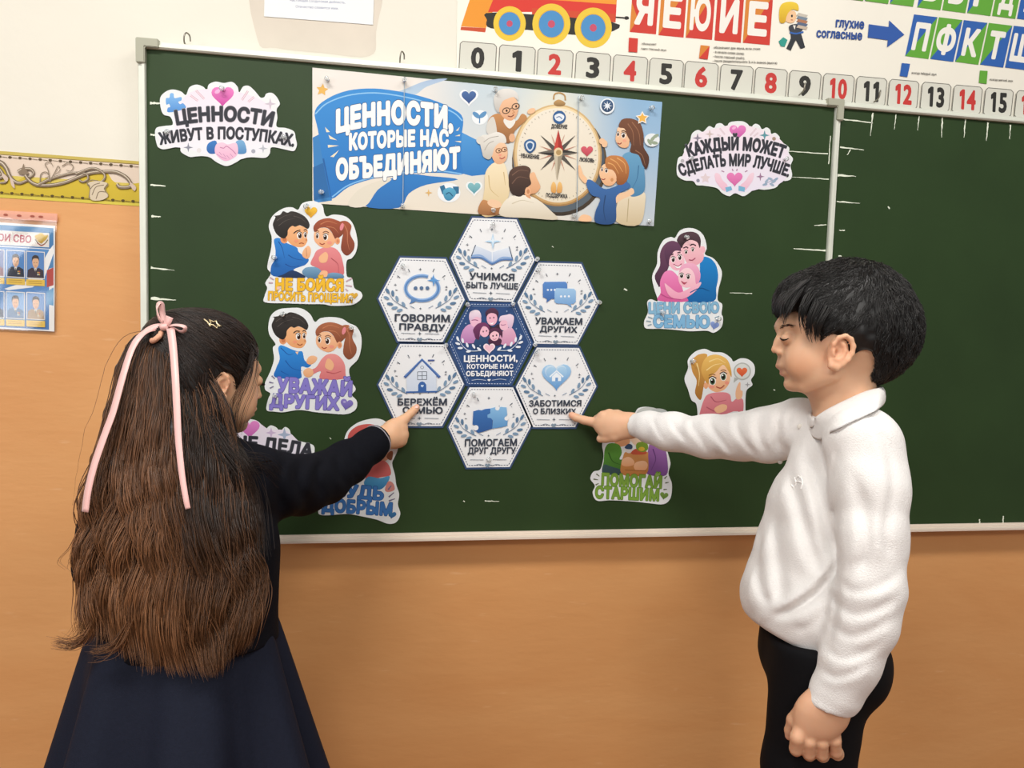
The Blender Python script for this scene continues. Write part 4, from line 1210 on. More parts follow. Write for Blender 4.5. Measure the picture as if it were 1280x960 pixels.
class Art:
    """layers of printed colour on one sheet; traced in crop pixels (origin ox, oy, scale sc), laid on a plane"""
    def __init__(s, ox=0, oy=0, sc=1.0, off=.002, shift=None):
        s.o = np.array([ox, oy], float); s.sc = sc; s.off = off; s.shift = shift; s.n = 1
        s.V, s.F, s.C = {}, {}, {}; s.cur = 'picture'
    def g(s, pts): return s.o+np.asarray(pts, float)/s.sc
    def raw(s, col, P, faces):
        P = np.asarray(P, float)
        off = s.off+s.n*1.3e-5
        W = bpts(s.g(P), off if s.shift is None else s.off)
        if s.shift is not None: W = W+np.array([s.shift[0], 0, s.shift[1]]); W[:, 1] = -off
        V = s.V.setdefault(s.cur, []); Fl = s.F.setdefault(s.cur, []); C = s.C.setdefault(s.cur, [])
        b0 = sum(len(v) for v in V)
        V.append(W); Fl += [tuple(b0+i for i in f) for f in faces]
        if isinstance(col, tuple) and isinstance(col[0], str):
            a, b_ = np.array(lin(col[0])), np.array(lin(col[1]))
            k = 0 if (len(col) > 2 and col[2] == 'x') else 1
            t = (P[:, k]-P[:, k].min())/(np.ptp(P[:, k])+1e-9)
            C.append(a*(1-t[:, None])+b_*t[:, None])
        else: C.append(np.array(lin(col))[None].repeat(len(P), 0))
        C[-1] = C[-1]*.86                   # ink on paper is never a perfect white
        s.n += 1
    def poly(s, col, pts, sm=True, n=4):
        P = spline(pts, n, True) if sm else np.asarray(pts, float)
        s.raw(col, P, [tuple(range(len(P)))])
    def flat(s, col, pts): s.poly(col, pts, False)
    def ell(s, col, cx, cy, rx, ry=None, rot=0, n=22):
        ry = rx if ry is None else ry
        t = np.arange(n)*2*pi/n; x = rx*np.cos(t); y = ry*np.sin(t); c, d = cos(radians(rot)), sin(radians(rot))
        s.raw(col, np.stack([cx+x*c-y*d, cy+x*d+y*c], 1), [tuple(range(n))])
    def line(s, col, pts, w, w1=None, sm=True, n=5):
        P = spline(np.array(pts, float), n) if sm and len(pts) > 2 else np.asarray(pts, float)
        T_ = np.gradient(P, axis=0); T_ /= np.linalg.norm(T_, axis=1, keepdims=True)+1e-9
        Nn = np.stack([-T_[:, 1], T_[:, 0]], 1); ww = np.linspace(w, w if w1 is None else w1, len(P))[:, None]/2
        m = len(P); s.raw(col, np.concatenate([P+Nn*ww, P-Nn*ww]), [(i, i+1, m+i+1, m+i) for i in range(m-1)])
    def heart(s, col, cx, cy, r, rot=0):
        t = np.linspace(0, 2*pi, 28, endpoint=False)
        x = 16*np.sin(t)**3; y = -(13*np.cos(t)-5*np.cos(2*t)-2*np.cos(3*t)-np.cos(4*t))
        c, d = cos(radians(rot)), sin(radians(rot)); x, y = x*r/16, y*r/16
        s.raw(col, np.stack([cx+x*c-y*d, cy+x*d+y*c], 1), [tuple(range(28))])
    def star(s, col, cx, cy, r, k=4, inner=.3, rot=0):
        t = np.arange(2*k)*pi/k-pi/2+radians(rot); rr = np.where(np.arange(2*k) % 2 == 0, r, r*inner)
        s.raw(col, np.stack([cx+rr*np.cos(t), cy+rr*np.sin(t)], 1), [tuple(range(2*k))])
    def text(s, col, tx, pL, pR, h, bow=0.0, w=.03, out=None, ow=.05, slant=0.0, cap=None, vert=None, part='lettering', res=2, space=1.0):
        """letters along a baseline pL..pR (bowed up by bow in the middle), cap height h"""
        prev = s.cur; s.cur = part
        pos, x0, x1, xx = [], None, 0, 0.0
        for ch in tx:
            glyph(ch); pos.append(xx)
            if _glc[ch]:
                A_ = np.concatenate(_glc[ch]); x0 = A_[:, 0].min()+xx if x0 is None else x0; x1 = xx+A_[:, 0].max()
            xx += _adv[ch]+max(0, w-.03)*1.2
        pL = np.array(pL, float); pR = np.array(pR, float); d = pR-pL
        up = np.array([d[1], -d[0]])/np.linalg.norm(d) if vert is None else np.array(vert, float)
        def put(w_, cl):
            Vs, Fs, k = [], [], 0
            for ch, px_ in zip(tx, pos):
                V, Fc = cells(ch, w_*1.0)
                if not len(V): continue
                Vs.append(V+np.array([px_, 0])); Fs += [tuple(k+i for i in f) for f in Fc]; k += len(V)
            V = np.concatenate(Vs); t = (V[:, 0]-x0)/(x1-x0); v = V[:, 1]/.729
            base = pL+d*t[:, None]+up*(4*bow*t*(1-t))[:, None]
            tan = d+up*(4*bow*(1-2*t))[:, None]
            nn = np.stack([tan[:, 1], -tan[:, 0]], 1); nn /= np.linalg.norm(nn, axis=1, keepdims=True)
            if vert is not None: nn = nn*0+up
            dirx = d/np.linalg.norm(d)
            s.raw(cl, base+nn*(v*h)[:, None]+dirx*(slant*v*h)[:, None], Fs)
        if out: put(w+ow, out)
        put(w, col)
        s.cur = prev
    def build(s, parent):
        for k in s.V:
            me = bpy.data.meshes.new(k); W = np.concatenate(s.V[k]); me.from_pydata(W.tolist(), [], s.F[k])
            a = me.color_attributes.new('Col', 'FLOAT_COLOR', 'POINT'); c4 = np.ones((len(W), 4), np.float32); c4[:, :3] = np.concatenate(s.C[k])
            a.data.foreach_set('color', c4.ravel()); me.materials.append(M_print); link(k, me, parent)
def sheet(name, label, cat, group, art, outline, sm=True, thick=.0006, n=5, mt=None):
    """the paper itself: a thin prism whose front carries the print"""
    P = spline(outline, n, True) if sm else np.asarray(outline, float)
    W = bpts(art.g(P), art.off)
    if art.shift is not None: W = W+np.array([art.shift[0], 0, art.shift[1]])
    m = len(W); V = np.concatenate([W, W+np.array([0, thick, 0])])
    # wind so that the front faces the room
    Fc = [tuple(range(m)), tuple(range(2*m-1, m-1, -1))]+[(i, i+m, (i+1) % m+m, (i+1) % m) for i in range(m)]
    o = mesh_obj(name, V, Fc, mt or M_card, None, smooth=False, recalc=True)
    tag(o, label, cat, group)
    art.build(o)
    return o
INK = '#33343c'
GS = 'stickers pinned on the chalkboard'
def rays(A, col, cx, cy, lst, w=7):
    for a, r0, r1 in lst:
        c, d = cos(radians(a)), sin(radians(a)); A.line(col, [(cx+r0*c, cy+r0*d), (cx+r1*c, cy+r1*d)], w, w*.6)
def eye(A, x, y, rx, ry, iris='#5a3216', dx=0):
    A.ell('#fbf7f2', x, y, rx*1.18, ry*1.12); A.ell(iris, x+dx, y+ry*.08, rx*.86, ry*.88); A.ell('#1a0f0a', x+dx, y+ry*.05, rx*.52, ry*.6)
    A.ell('#ffffff', x+dx-rx*.25, y-ry*.3, rx*.22, ry*.2); A.line('#2a1810', [(x-rx*1.3, y-ry*.7), (x, y-ry*1.2), (x+rx*1.3, y-ry*.7)], rx*.35)

# --- sticker: values live in deeds
A = Art(180, 80, 5.818)
A.poly(('#f3e3ee', '#eef0f6'), [(330, 210), (480, 180), (575, 165), (680, 200), (830, 250), (930, 330), (950, 470), (1060, 510), (1080, 600), (930, 590), (840, 650), (600, 710), (420, 650), (280, 610), (140, 595), (110, 520), (220, 460), (215, 360)])
A.poly(('#86bdee', '#4f8fd6'), [(160, 250), (185, 245), (190, 215), (215, 215), (222, 248), (270, 240), (272, 265), (250, 275), (262, 292), (285, 285), (300, 325), (180, 352), (172, 320), (190, 312), (182, 290), (162, 295)])
A.heart(('#ee86c8', '#c63c9c'), 572, 228, 82); A.ell('#f6b6de', 535, 200, 22, 14, -30)
for L in ([(338, 228), (392, 268)], [(378, 192), (438, 254)], [(756, 196), (712, 262)], [(800, 240), (758, 275)]): A.line('#c9a9b8', L, 15); A.line('#f1dbe4', L, 8)
A.star('#cfc2cf', 918, 290, 44, 4, .28); A.star('#8d8f9e', 322, 607, 36, 4, .28); A.ell('#e4e0e2', 400, 628, 17); A.ell('#a9abb8', 795, 634, 15); A.star('#b9bdc6', 866, 614, 34, 4, .28)
A.text(INK, 'ЦЕННОСТИ', (242, 440), (925, 452), 100, 34, .05, '#8a8b95', .025)
A.text(INK, 'ЖИВУТ В ПОСТУПКАХ.', (120, 584), (1085, 598), 82, 48, .045, '#8a8b95', .02)
A.poly(('#3d7fc6', '#2f62a8'), [(470, 575), (525, 560), (530, 640), (480, 652), (455, 620)]); A.poly(('#7fb2da', '#4d86bd'), [(668, 565), (725, 560), (745, 640), (700, 655), (675, 640)])
A.poly(('#f6cde0', '#eab2d0'), [(525, 585), (570, 570), (610, 585), (672, 575), (682, 650), (640, 690), (590, 705), (545, 680), (515, 640)])
A.line('#c07aa4', [(552, 606), (580, 612), (600, 598), (640, 625), (668, 655)], 6); A.line('#c98fb4', [(530, 655), (560, 675), (600, 690)], 5)
for x, y in ((560, 655), (588, 668), (616, 680), (640, 668)): A.line('#c98fb4', [(x-14, y-16), (x+6, y+8)], 4)
sheet('sticker', 'white cut-out sticker top left, grey lettering between pink heart and handshake', 'sticker', GS, A,
      [(95, 590), (80, 520), (90, 465), (150, 450), (208, 440), (192, 385), (140, 365), (118, 300), (120, 240), (160, 200), (210, 185), (270, 200), (305, 225), (330, 170), (380, 150), (430, 165), (458, 192), (470, 150), (520, 128), (580, 138), (640, 130), (680, 165), (692, 207), (720, 165), (760, 158), (800, 190), (830, 225), (850, 245), (875, 240), (890, 215), (930, 210), (965, 240), (988, 290), (965, 330), (970, 390), (965, 455), (1030, 465), (1090, 490), (1103, 540), (1112, 590), (1090, 632), (1040, 625), (930, 605), (915, 650), (880, 682), (780, 678), (710, 690), (670, 715), (600, 742), (530, 715), (480, 680), (430, 670), (380, 672), (330, 675), (270, 640), (255, 603), (150, 620), (110, 610)])

# --- sticker: everyone can make the world better
A = Art(830, 130, 6.857)
A.poly(('#f4e6ee', '#ece7f6'), [(280, 260), (480, 200), (620, 175), (780, 200), (900, 250), (990, 300), (1050, 380), (1080, 500), (1060, 620), (960, 700), (850, 720), (680, 760), (540, 760), (440, 700), (290, 680), (200, 630), (130, 600), (150, 470), (200, 360)])
A.heart(('#e983c4', '#c253a2'), 632, 235, 72); A.ell('#f3b4dc', 600, 205, 18, 12, -30)
for L in ([(455, 262), (486, 276)], [(478, 208), (522, 262)], [(792, 208), (738, 270)], [(808, 246), (770, 278)]): A.line('#c9b4bf', L, 12); A.line('#f2dfe6', L, 6)
A.star('#8b8596', 288, 292, 42, 4, .3); A.star('#d3c0bd', 392, 258, 40, 4, .3); A.star('#5d9aa4', 862, 268, 44, 4, .3); A.ell('#a8927f', 943, 298, 16)
A.ell('#b9b4ba', 158, 488, 16); A.ell('#8f8fa0', 292, 656, 15); A.star('#e3d2d6', 355, 636, 46, 5, .5); A.star('#a07a98', 826, 622, 36, 4, .3)
A.text(INK, 'КАЖДЫЙ МОЖЕТ', (216, 452), (1016, 462), 104, 66, .05, '#77787f', .02)
A.text(INK, 'СДЕЛАТЬ МИР ЛУЧШЕ.', (150, 616), (1062, 622), 96, 92, .045, '#77787f', .02)
for L in ([(492, 572), (516, 582)], [(585, 556), (592, 574)], [(628, 556), (622, 574)], [(716, 570), (694, 582)]): A.line('#b08aa5', L, 9)
A.poly(('#f5d3e0', '#eebdd2'), [(438, 595), (475, 600), (500, 650), (545, 700), (520, 745), (470, 700), (440, 650)]); A.poly(('#f3d6e2', '#eebdd2'), [(770, 590), (735, 600), (700, 655), (650, 705), (690, 740), (745, 680), (765, 640)])
A.heart(('#ea86be', '#d465a6'), 606, 638, 68)
A.poly('#7ab6d6', [(525, 715), (575, 705), (585, 735), (535, 755)], False); A.poly('#7ab6d6', [(640, 700), (695, 715), (690, 752), (638, 742)], False)
for x, y, r in ((880, 660, -50), (910, 640, 20), (940, 665, -20), (925, 690, 30), (960, 645, -35), (865, 690, -10)): A.ell('#9fb4ca', x, y, 22, 10, r)
A.line('#8198b4', [(850, 695), (905, 665), (965, 640)], 4)
sheet('sticker', 'white cut-out sticker right of the banner, grey lettering between two pink hearts', 'sticker', GS, A,
      [(250, 660), (180, 655), (120, 620), (108, 560), (120, 470), (150, 448), (180, 450), (172, 390), (220, 330), (240, 255), (290, 222), (335, 238), (385, 190), (430, 205), (450, 172), (490, 165), (535, 195), (560, 160), (610, 148), (680, 150), (725, 180), (735, 215), (775, 172), (815, 180), (840, 215), (880, 200), (910, 222), (920, 255), (955, 248), (992, 285), (985, 325), (1040, 345), (1075, 380), (1070, 420), (1105, 470), (1085, 530), (1098, 600), (1085, 645), (1040, 660), (1005, 655), (960, 715), (860, 735), (780, 725), (735, 760), (680, 790), (610, 765), (560, 790), (500, 765), (450, 720), (340, 700), (280, 695)])

# --- sticker: don't be afraid to apologise  /  respect others (the same two children)
def boy_face(A, dx, dy, worried):
    P = lambda L: [(x+dx, y+dy) for x, y in L]
    A.ell('#e39a6a', 188+dx, 314+dy, 25, 29); A.ell('#c9784c', 190+dx, 314+dy, 13, 17)
    A.poly(('#f3b986', '#e9a46d'), P([(205, 250), (250, 222), (320, 232), (346, 260), (338, 300), (342, 330), (312, 366), (258, 362), (222, 338), (200, 300)]))
    A.poly(('#3a3430', '#1f1a18'), P([(112, 215), (130, 168), (118, 160), (160, 152), (180, 128), (210, 138), (235, 128), (280, 138), (330, 168), (357, 215), (346, 246), (318, 232), (290, 222), (262, 232), (240, 226), (214, 252), (210, 285), (190, 310), (160, 300), (130, 270)]))
    for L in ([(140, 190), (190, 160), (240, 150)], [(150, 225), (200, 190), (260, 175)], [(250, 160), (300, 175), (335, 205)]): A.line('#5a524c', P(L), 4, 1)
    eye(A, 290+dx, 290+dy, 14, 21, dx=3); eye(A, 328+dx, 286+dy, 9, 18, dx=1)
    A.line('#2b2320', P([(258, 268), (276, 254), (300, 256)] if not worried else [(250, 276), (272, 260), (296, 254)]), 7); A.line('#2b2320', P([(318, 256), (330, 250), (340, 258)]), 6)
    A.line('#a4532e', P([(282, 338), (300, 348), (318, 340)] if not worried else [(286, 344), (304, 340), (320, 345)]), 6); A.line('#cf8350', P([(330, 312), (338, 320), (330, 324)]), 5)
    A.ell('#ee9a74', 268+dx, 326+dy, 14, 10)
def girl_face(A, dx, dy, hairc=('#a8573a', '#7d3b27')):
    P = lambda L: [(x+dx, y+dy) for x, y in L]
    A.poly(hairc, P([(556, 205), (600, 193), (636, 225), (628, 280), (656, 340), (648, 390), (605, 424), (568, 385), (572, 320), (580, 270)]))
    A.line('#c27a58', P([(585, 215), (608, 260), (610, 330), (622, 385)]), 7, 2)
    A.poly(('#f7c49a', '#eeaa7c'), P([(392, 262), (430, 240), (480, 246), (522, 300), (524, 340), (484, 372), (440, 368), (402, 342), (386, 310)]))
    A.poly(hairc, P([(392, 268), (384, 230), (418, 190), (480, 174), (540, 188), (584, 215), (590, 262), (560, 300), (530, 312), (520, 300), (500, 262), (470, 238), (425, 240)]))
    A.line('#c98058', P([(430, 215), (480, 195), (540, 212)]), 6, 2); A.line('#c98058', P([(470, 230), (520, 240), (550, 275)]), 5, 1)
    A.ell('#eeaa7c', 543+dx, 326+dy, 17, 23); A.ell('#d98a60', 545+dx, 328+dy, 9, 13); A.ell('#e58a92', 572+dx, 232+dy, 12, 26, 15)
    eye(A, 464+dx, 300+dy, 14, 21, dx=-3); eye(A, 410+dx, 292+dy, 9, 19, dx=-2)
    A.line('#6b3524', P([(446, 270), (466, 262), (486, 272)]), 5); A.line('#6b3524', P([(398, 264), (410, 258), (420, 264)]), 5)
    A.line('#a84a38', P([(424, 340), (440, 350), (458, 342)]), 6); A.ell('#f09a84', 490+dx, 338+dy, 16, 11)
A = Art(320, 240, 5.333)
A.poly(('#2f86d8', '#175aa8'), [(120, 318), (160, 308), (205, 340), (270, 368), (285, 400), (325, 430), (352, 452), (330, 485), (290, 500), (250, 522), (300, 562), (118, 562), (100, 500), (125, 450), (130, 390)])
A.poly(('#1f3a66', '#182c4e'), [(185, 548), (250, 522), (330, 572), (150, 568)])
for L in ([(150, 330), (175, 375), (190, 440)], [(215, 420), (260, 445), (320, 455)], [(195, 480), (240, 500), (290, 490)]): A.line('#0f4a92', L, 6, 2)
boy_face(A, 0, 0, True)
A.poly(('#f6c196', '#e9a878'), [(318, 385), (348, 358), (366, 385), (358, 430), (336, 446), (308, 422)]); A.line('#c98658', [(335, 375), (338, 430)], 4)
A.poly(('#e88f92', '#d0696f'), [(408, 388), (470, 368), (532, 378), (572, 440), (578, 562), (428, 562), (420, 512), (364, 482), (386, 425)])
girl_face(A, 0, 0)
A.poly('#f3b98d', [(420, 435), (460, 400), (480, 420), (470, 465), (430, 470)]); A.poly(('#7aa5c4', '#49749a'), [(308, 540), (330, 505), (390, 500), (430, 520), (440, 565), (360, 578)]); A.poly(('#7aa5c4', '#49749a'), [(450, 572), (500, 538), (574, 548), (576, 576)])
A.poly('#f3b98d', [(420, 560), (440, 525), (475, 530), (470, 565)]); A.line('#b5545c', [(500, 440), (545, 480), (550, 540)], 6, 2)
A.heart(('#f4c63f', '#d99a1f'), 366, 132, 42); A.line('#a77a1a', [(350, 92), (345, 100)], 6)
for L in ([(92, 568), (118, 585)], [(84, 604), (112, 606)], [(600, 596), (640, 575)], [(598, 622), (640, 628)], [(596, 645), (612, 660)]): A.line('#c9a7b3', L, 9)
A.text('#f2bd2c', 'НЕ БОЙСЯ', (134, 652), (578, 658), 74, 0, .055, '#b98618', .03)
A.text('#f2bd2c', 'ПРОСИТЬ ПРОЩЕНИЯ', (82, 718), (640, 736), 54, 0, .045, '#b98618', .03)
A.heart('#d9a83a', 655, 690, 24); A.ell('#f4c7b0', 150, 640, 12)
sheet('sticker', 'white cut-out sticker of boy and girl with yellow lettering under a yellow heart', 'sticker', GS, A,
      [(60, 735), (58, 690), (75, 640), (62, 605), (98, 545), (75, 500), (100, 380), (104, 300), (85, 230), (110, 160), (180, 110), (240, 102), (280, 118), (310, 75), (380, 60), (440, 85), (455, 140), (472, 163), (520, 150), (600, 165), (650, 220), (676, 320), (670, 390), (640, 440), (604, 462), (606, 560), (640, 575), (656, 640), (700, 668), (706, 705), (660, 745), (600, 757), (500, 758), (450, 748), (350, 747), (200, 742)])
A = Art(320, 370, 5.333)
A.poly(('#2f8fe0', '#1a66b8'), [(148, 350), (170, 328), (230, 352), (275, 368), (310, 372), (325, 430), (368, 455), (345, 478), (305, 470), (300, 500), (290, 552), (128, 542), (135, 480), (158, 420)])
for L in ([(165, 345), (215, 390), (250, 385)], [(195, 430), (240, 480), (310, 500)], [(165, 500), (220, 530)]): A.line('#1152a0', L, 6, 2)
A.poly('#f3c9a2', [(262, 372), (284, 370), (276, 392)], False)
boy_face(A, -8, -20, False)
A.poly(('#f6c196', '#e9a878'), [(336, 440), (352, 405), (385, 398), (408, 412), (395, 440), (360, 458)])
A.poly(('#ee9a96', '#d9777a'), [(438, 420), (480, 388), (540, 392), (585, 440), (596, 500), (580, 552), (430, 552), (430, 500), (350, 535), (330, 500), (395, 480)])
girl_face(A, 14, 0, ('#b06a48', '#85482f'))
A.poly('#f3b98d', [(460, 470), (475, 420), (500, 425), (520, 460), (505, 495), (480, 490)]); A.poly(('#f6c196', '#e9a878'), [(316, 500), (345, 480), (376, 490), (380, 525), (350, 542), (322, 530)]); A.line('#c2595e', [(470, 505), (520, 515), (570, 500)], 6, 2)
for L in ([(105, 532), (126, 552)], [(88, 574), (116, 580)], [(92, 615), (118, 602)]): A.line('#7d7896', L, 10, 5)
A.text('#8a7fd0', 'УВАЖАЙ', (144, 636), (632, 664), 92, 0, .055, '#5c54a0', .025)
A.text('#8a7fd0', 'ДРУГИХ', (96, 736), (548, 758), 82, 0, .055, '#5c54a0', .025)
A.heart(('#8f80cc', '#6a5cab'), 604, 720, 42, 12); A.ell('#b8aee0', 590, 706, 9, 6)
sheet('sticker', 'white cut-out sticker of boy and girl shaking hands over lilac lettering', 'sticker', GS, A,
      [(60, 580), (85, 525), (100, 490), (120, 420), (112, 345), (130, 320), (90, 260), (82, 200), (100, 130), (150, 90), (220, 80), (300, 82), (360, 120), (392, 172), (430, 148), (500, 140), (570, 150), (620, 180), (670, 205), (700, 260), (702, 340), (680, 420), (625, 480), (625, 530), (635, 570), (665, 620), (640, 660), (672, 700), (665, 755), (600, 788), (480, 782), (400, 775), (290, 760), (180, 775), (120, 770), (70, 760), (80, 690), (95, 650), (62, 625)])

# --- sticker: cherish your family
A = Art(720, 270, 5.333)
A.poly(('#1a86d0', '#0f62a4'), [(830, 290), (880, 275), (930, 320), (948, 400), (935, 480), (915, 570), (720, 568), (760, 500), (820, 430)])
A.poly(('#6f4661', '#47283f'), [(545, 460), (525, 400), (560, 330), (560, 250), (590, 190), (640, 165), (690, 185), (712, 240), (640, 300), (610, 360), (590, 420), (560, 470)])
A.poly(('#f08abf', '#d55c9a'), [(560, 440), (590, 375), (640, 365), (690, 420), (720, 520), (740, 570), (550, 565), (565, 510)])
A.poly(('#fbd0da', '#f3b2c4'), [(610, 290), (650, 225), (700, 235), (722, 290), (715, 340), (675, 364), (635, 345)])
A.poly(('#6b4360', '#4b2c45'), [(600, 300), (590, 230), (630, 175), (690, 190), (712, 235), (660, 232), (625, 280), (618, 330)])
A.poly(('#f9ccd2', '#eda9b8'), [(700, 215), (740, 160), (800, 165), (845, 220), (848, 290), (800, 328), (745, 318), (718, 270)]); A.ell('#f4b9c4', 846, 225, 16, 24)
A.poly(('#5a4048', '#372530'), [(672, 160), (700, 120), (760, 104), (810, 118), (832, 160), (825, 215), (808, 175), (760, 160), (720, 185), (705, 215), (690, 190)])
A.poly(('#fbd6dd', '#f5b9c8'), [(682, 420), (690, 360), (740, 340), (790, 360), (815, 410), (800, 460), (740, 478), (700, 462)]); A.poly(('#f3b3ce', '#e08cb4'), [(690, 375), (700, 335), (750, 312), (805, 330), (830, 390), (820, 440), (800, 455), (790, 390), (760, 350), (720, 350)])
eye(A, 648, 290, 12, 18, '#4a2030'); eye(A, 692, 276, 12, 18, '#4a2030'); eye(A, 734, 240, 9, 12, '#3a2018'); eye(A, 778, 224, 9, 12, '#3a2018'); eye(A, 704, 398, 12, 16, '#40202a'); eye(A, 748, 405, 12, 16, '#40202a')
for L in ([(716, 214), (734, 206), (748, 214)], [(760, 196), (780, 188), (800, 198)], [(632, 260), (650, 252)], [(676, 246), (696, 240)]): A.line('#3a2230', L, 7)
A.poly('#ffffff', [(655, 322), (680, 335), (702, 322), (690, 345), (668, 345)]); A.line('#a3405f', [(650, 320), (680, 335), (704, 318)], 5); A.line('#a3405f', [(752, 292), (775, 294), (796, 280)], 6); A.poly('#b24a60', [(700, 432), (722, 442), (742, 440), (720, 456)])
A.poly(('#f8c2d2', '#ee9ebc'), [(590, 450), (620, 470), (680, 510), (740, 490), (830, 440), (820, 475), (760, 530), (690, 556), (620, 530)])
A.line('#0d5590', [(760, 510), (830, 480), (890, 500)], 7, 2); A.line('#c2508c', [(565, 520), (620, 545), (700, 556)], 5, 2)
A.text('#86b8d6', 'ЦЕНИ СВОЮ', (488, 646), (950, 642), 66, 0, .055, '#4f86b0', .028)
A.text('#7fb6dc', 'СЕМЬЮ', (520, 738), (886, 742), 74, 0, .06, '#4f86b0', .028)
A.heart(('#8fa6dc', '#6f86c4'), 924, 728, 30, 14)
for L in ([(480, 672), (510, 684)], [(468, 700), (500, 704)], [(478, 730), (504, 722)], [(925, 680), (955, 668)]): A.line('#94a8b4', L, 8)
sheet('sticker', 'white cut-out sticker of hugging family of three over pale blue lettering', 'sticker', GS, A,
      [(460, 745), (455, 700), (480, 640), (475, 575), (500, 555), (545, 565), (520, 480), (508, 400), (540, 320), (545, 240), (580, 165), (630, 140), (660, 145), (690, 100), (740, 80), (800, 88), (850, 130), (872, 210), (860, 255), (920, 285), (965, 350), (972, 400), (950, 490), (945, 560), (975, 590), (970, 650), (980, 680), (970, 740), (920, 778), (870, 765), (760, 768), (650, 758), (560, 752), (500, 752)])

# --- sticker: blond girl with a heart bubble (its words are behind the boy's arm)
A = Art(720, 430, 4.571)
A.poly(('#d9a352', '#a8702e'), [(660, 100), (700, 60), (750, 60), (735, 110), (740, 180), (728, 250), (712, 320), (680, 280), (690, 210), (665, 160)])
A.poly(('#e89098', '#cf6f7c'), [(706, 400), (730, 320), (760, 285), (840, 275), (880, 290), (890, 330), (920, 310), (955, 320), (950, 400), (900, 385), (700, 460)])
A.poly(('#fbcfa6', '#f3b487'), [(742, 200), (770, 150), (830, 120), (872, 150), (880, 210), (850, 258), (800, 275), (758, 250)])
A.poly(('#f0c36a', '#c98f3c'), [(740, 215), (715, 150), (740, 80), (800, 60), (860, 85), (885, 140), (888, 190), (868, 150), (838, 120), (800, 160), (768, 190), (752, 240)])
for L in ([(760, 100), (810, 85), (855, 110)], [(745, 150), (790, 120), (835, 112)], [(690, 110), (705, 170), (700, 240)]): A.line('#f7da94', L, 7, 2)
A.ell('#f0ad80', 742, 238, 13, 18)
eye(A, 780, 212, 17, 22, '#4b6a4a'); eye(A, 842, 186, 16, 22, '#4b6a4a'); A.line('#8a5a2a', [(758, 180), (778, 172), (796, 178)], 5); A.line('#8a5a2a', [(826, 152), (844, 148), (858, 154)], 5)
A.line('#a84434', [(800, 244), (826, 252), (848, 236)], 6); A.ell('#f59e86', 776, 244, 15, 10); A.ell('#f59e86', 862, 222, 12, 10)
A.poly('#f6c097', [(790, 370), (830, 345), (862, 352), (855, 380), (810, 395)]); A.poly('#f6c097', [(912, 300), (914, 262), (930, 222), (940, 222), (940, 262), (952, 270), (948, 305), (925, 318)])
A.line('#b7596a', [(770, 300), (800, 330), (860, 320)], 6, 2); A.line('#b7596a', [(745, 360), (790, 385)], 5)
A.ell('#b9bcb6', 950, 156, 50); A.ell('#dfe3de', 950, 156, 43); A.heart(('#f07a4a', '#d4522f'), 948, 158, 31); A.flat('#b9bcb6', [(905, 190), (900, 222), (928, 200)])
A.star('#a9a9ac', 980, 232, 16, 4, .3); A.star('#c9b9c4', 668, 96, 22, 4, .4)
sheet('sticker', "white cut-out sticker of blond girl with heart bubble just above the boy's sleeve", 'sticker', GS, A,
      [(690, 520), (695, 420), (688, 345), (660, 320), (640, 260), (620, 200), (640, 140), (640, 90), (680, 45), (735, 28), (780, 45), (840, 50), (885, 80), (900, 100), (940, 82), (985, 88), (1018, 120), (1020, 170), (1000, 205), (1008, 235), (975, 265), (968, 330), (970, 400), (975, 460), (960, 520)])

# --- sticker: help your elders
A = Art(720, 430, 4.571)
A.ell('#c7ccc8', 415, 400, 70, 40); A.ell('#b9bfbd', 470, 402, 60, 34)
A.poly(('#f3be92', '#e2a070'), [(220, 545), (240, 510), (290, 520), (310, 560), (270, 585), (230, 580)]); A.poly('#f0d0b4', [(300, 520), (330, 500), (400, 500), (420, 560), (340, 580)])
A.poly(('#5f9a3a', '#3f7228'), [(165, 600), (190, 568), (245, 575), (262, 620), (250, 660), (300, 650), (330, 670), (320, 700), (262, 740), (155, 735), (158, 670)])
A.poly(('#3f5a5c', '#33484c'), [(155, 740), (160, 690), (200, 700), (260, 720), (265, 750)])
A.poly(('#a06cae', '#7d4f92'), [(410, 745), (400, 690), (420, 570), (450, 555), (500, 580), (522, 660), (515, 750)])
A.poly(('#d99a5c', '#bb7a40'), [(262, 745), (270, 640), (300, 612), (400, 615), (412, 640), (400, 745)])
A.poly('#c95b40', [(315, 620), (345, 598), (400, 612), (395, 630), (330, 632)]); A.poly('#7a9a34', [(345, 600), (350, 565), (400, 560), (412, 600), (380, 618)]); A.ell('#d8b23c', 375, 600, 18, 12)
A.ell('#e9e4e0', 302, 604, 20, 20); A.poly('#39506e', [(278, 590), (300, 570), (322, 580), (318, 600), (290, 600)])
A.poly(('#f6c59c', '#e9a878'), [(265, 660), (300, 645), (330, 665), (330, 690), (290, 700), (262, 690)]); A.poly(('#f6c59c', '#e9a878'), [(330, 700), (345, 675), (390, 668), (410, 690), (395, 720), (345, 722)])
A.line('#2f5a1c', [(185, 620), (210, 670), (255, 690)], 7, 2); A.line('#653c7a', [(440, 600), (455, 660), (430, 720)], 7, 2); A.line('#a06a34', [(280, 720), (400, 725)], 5)
A.text('#7da43e', 'ПОМОГАЙ', (148, 806), (486, 822), 66, 0, .055, '#4d7424', .028)
A.text('#7da43e', 'СТАРШИМ', (112, 878), (470, 894), 64, 0, .055, '#4d7424', .028)
A.heart(('#7da04a', '#5a7c30'), 503, 866, 24, 10); A.heart('#8fae5c', 466, 748, 14)
for L in ([(116, 742), (134, 756)], [(100, 772), (126, 776)], [(112, 806), (130, 796)], [(505, 770), (520, 754)], [(510, 794), (530, 790)], [(500, 832), (520, 830)]): A.line('#66704e', L, 8, 4)
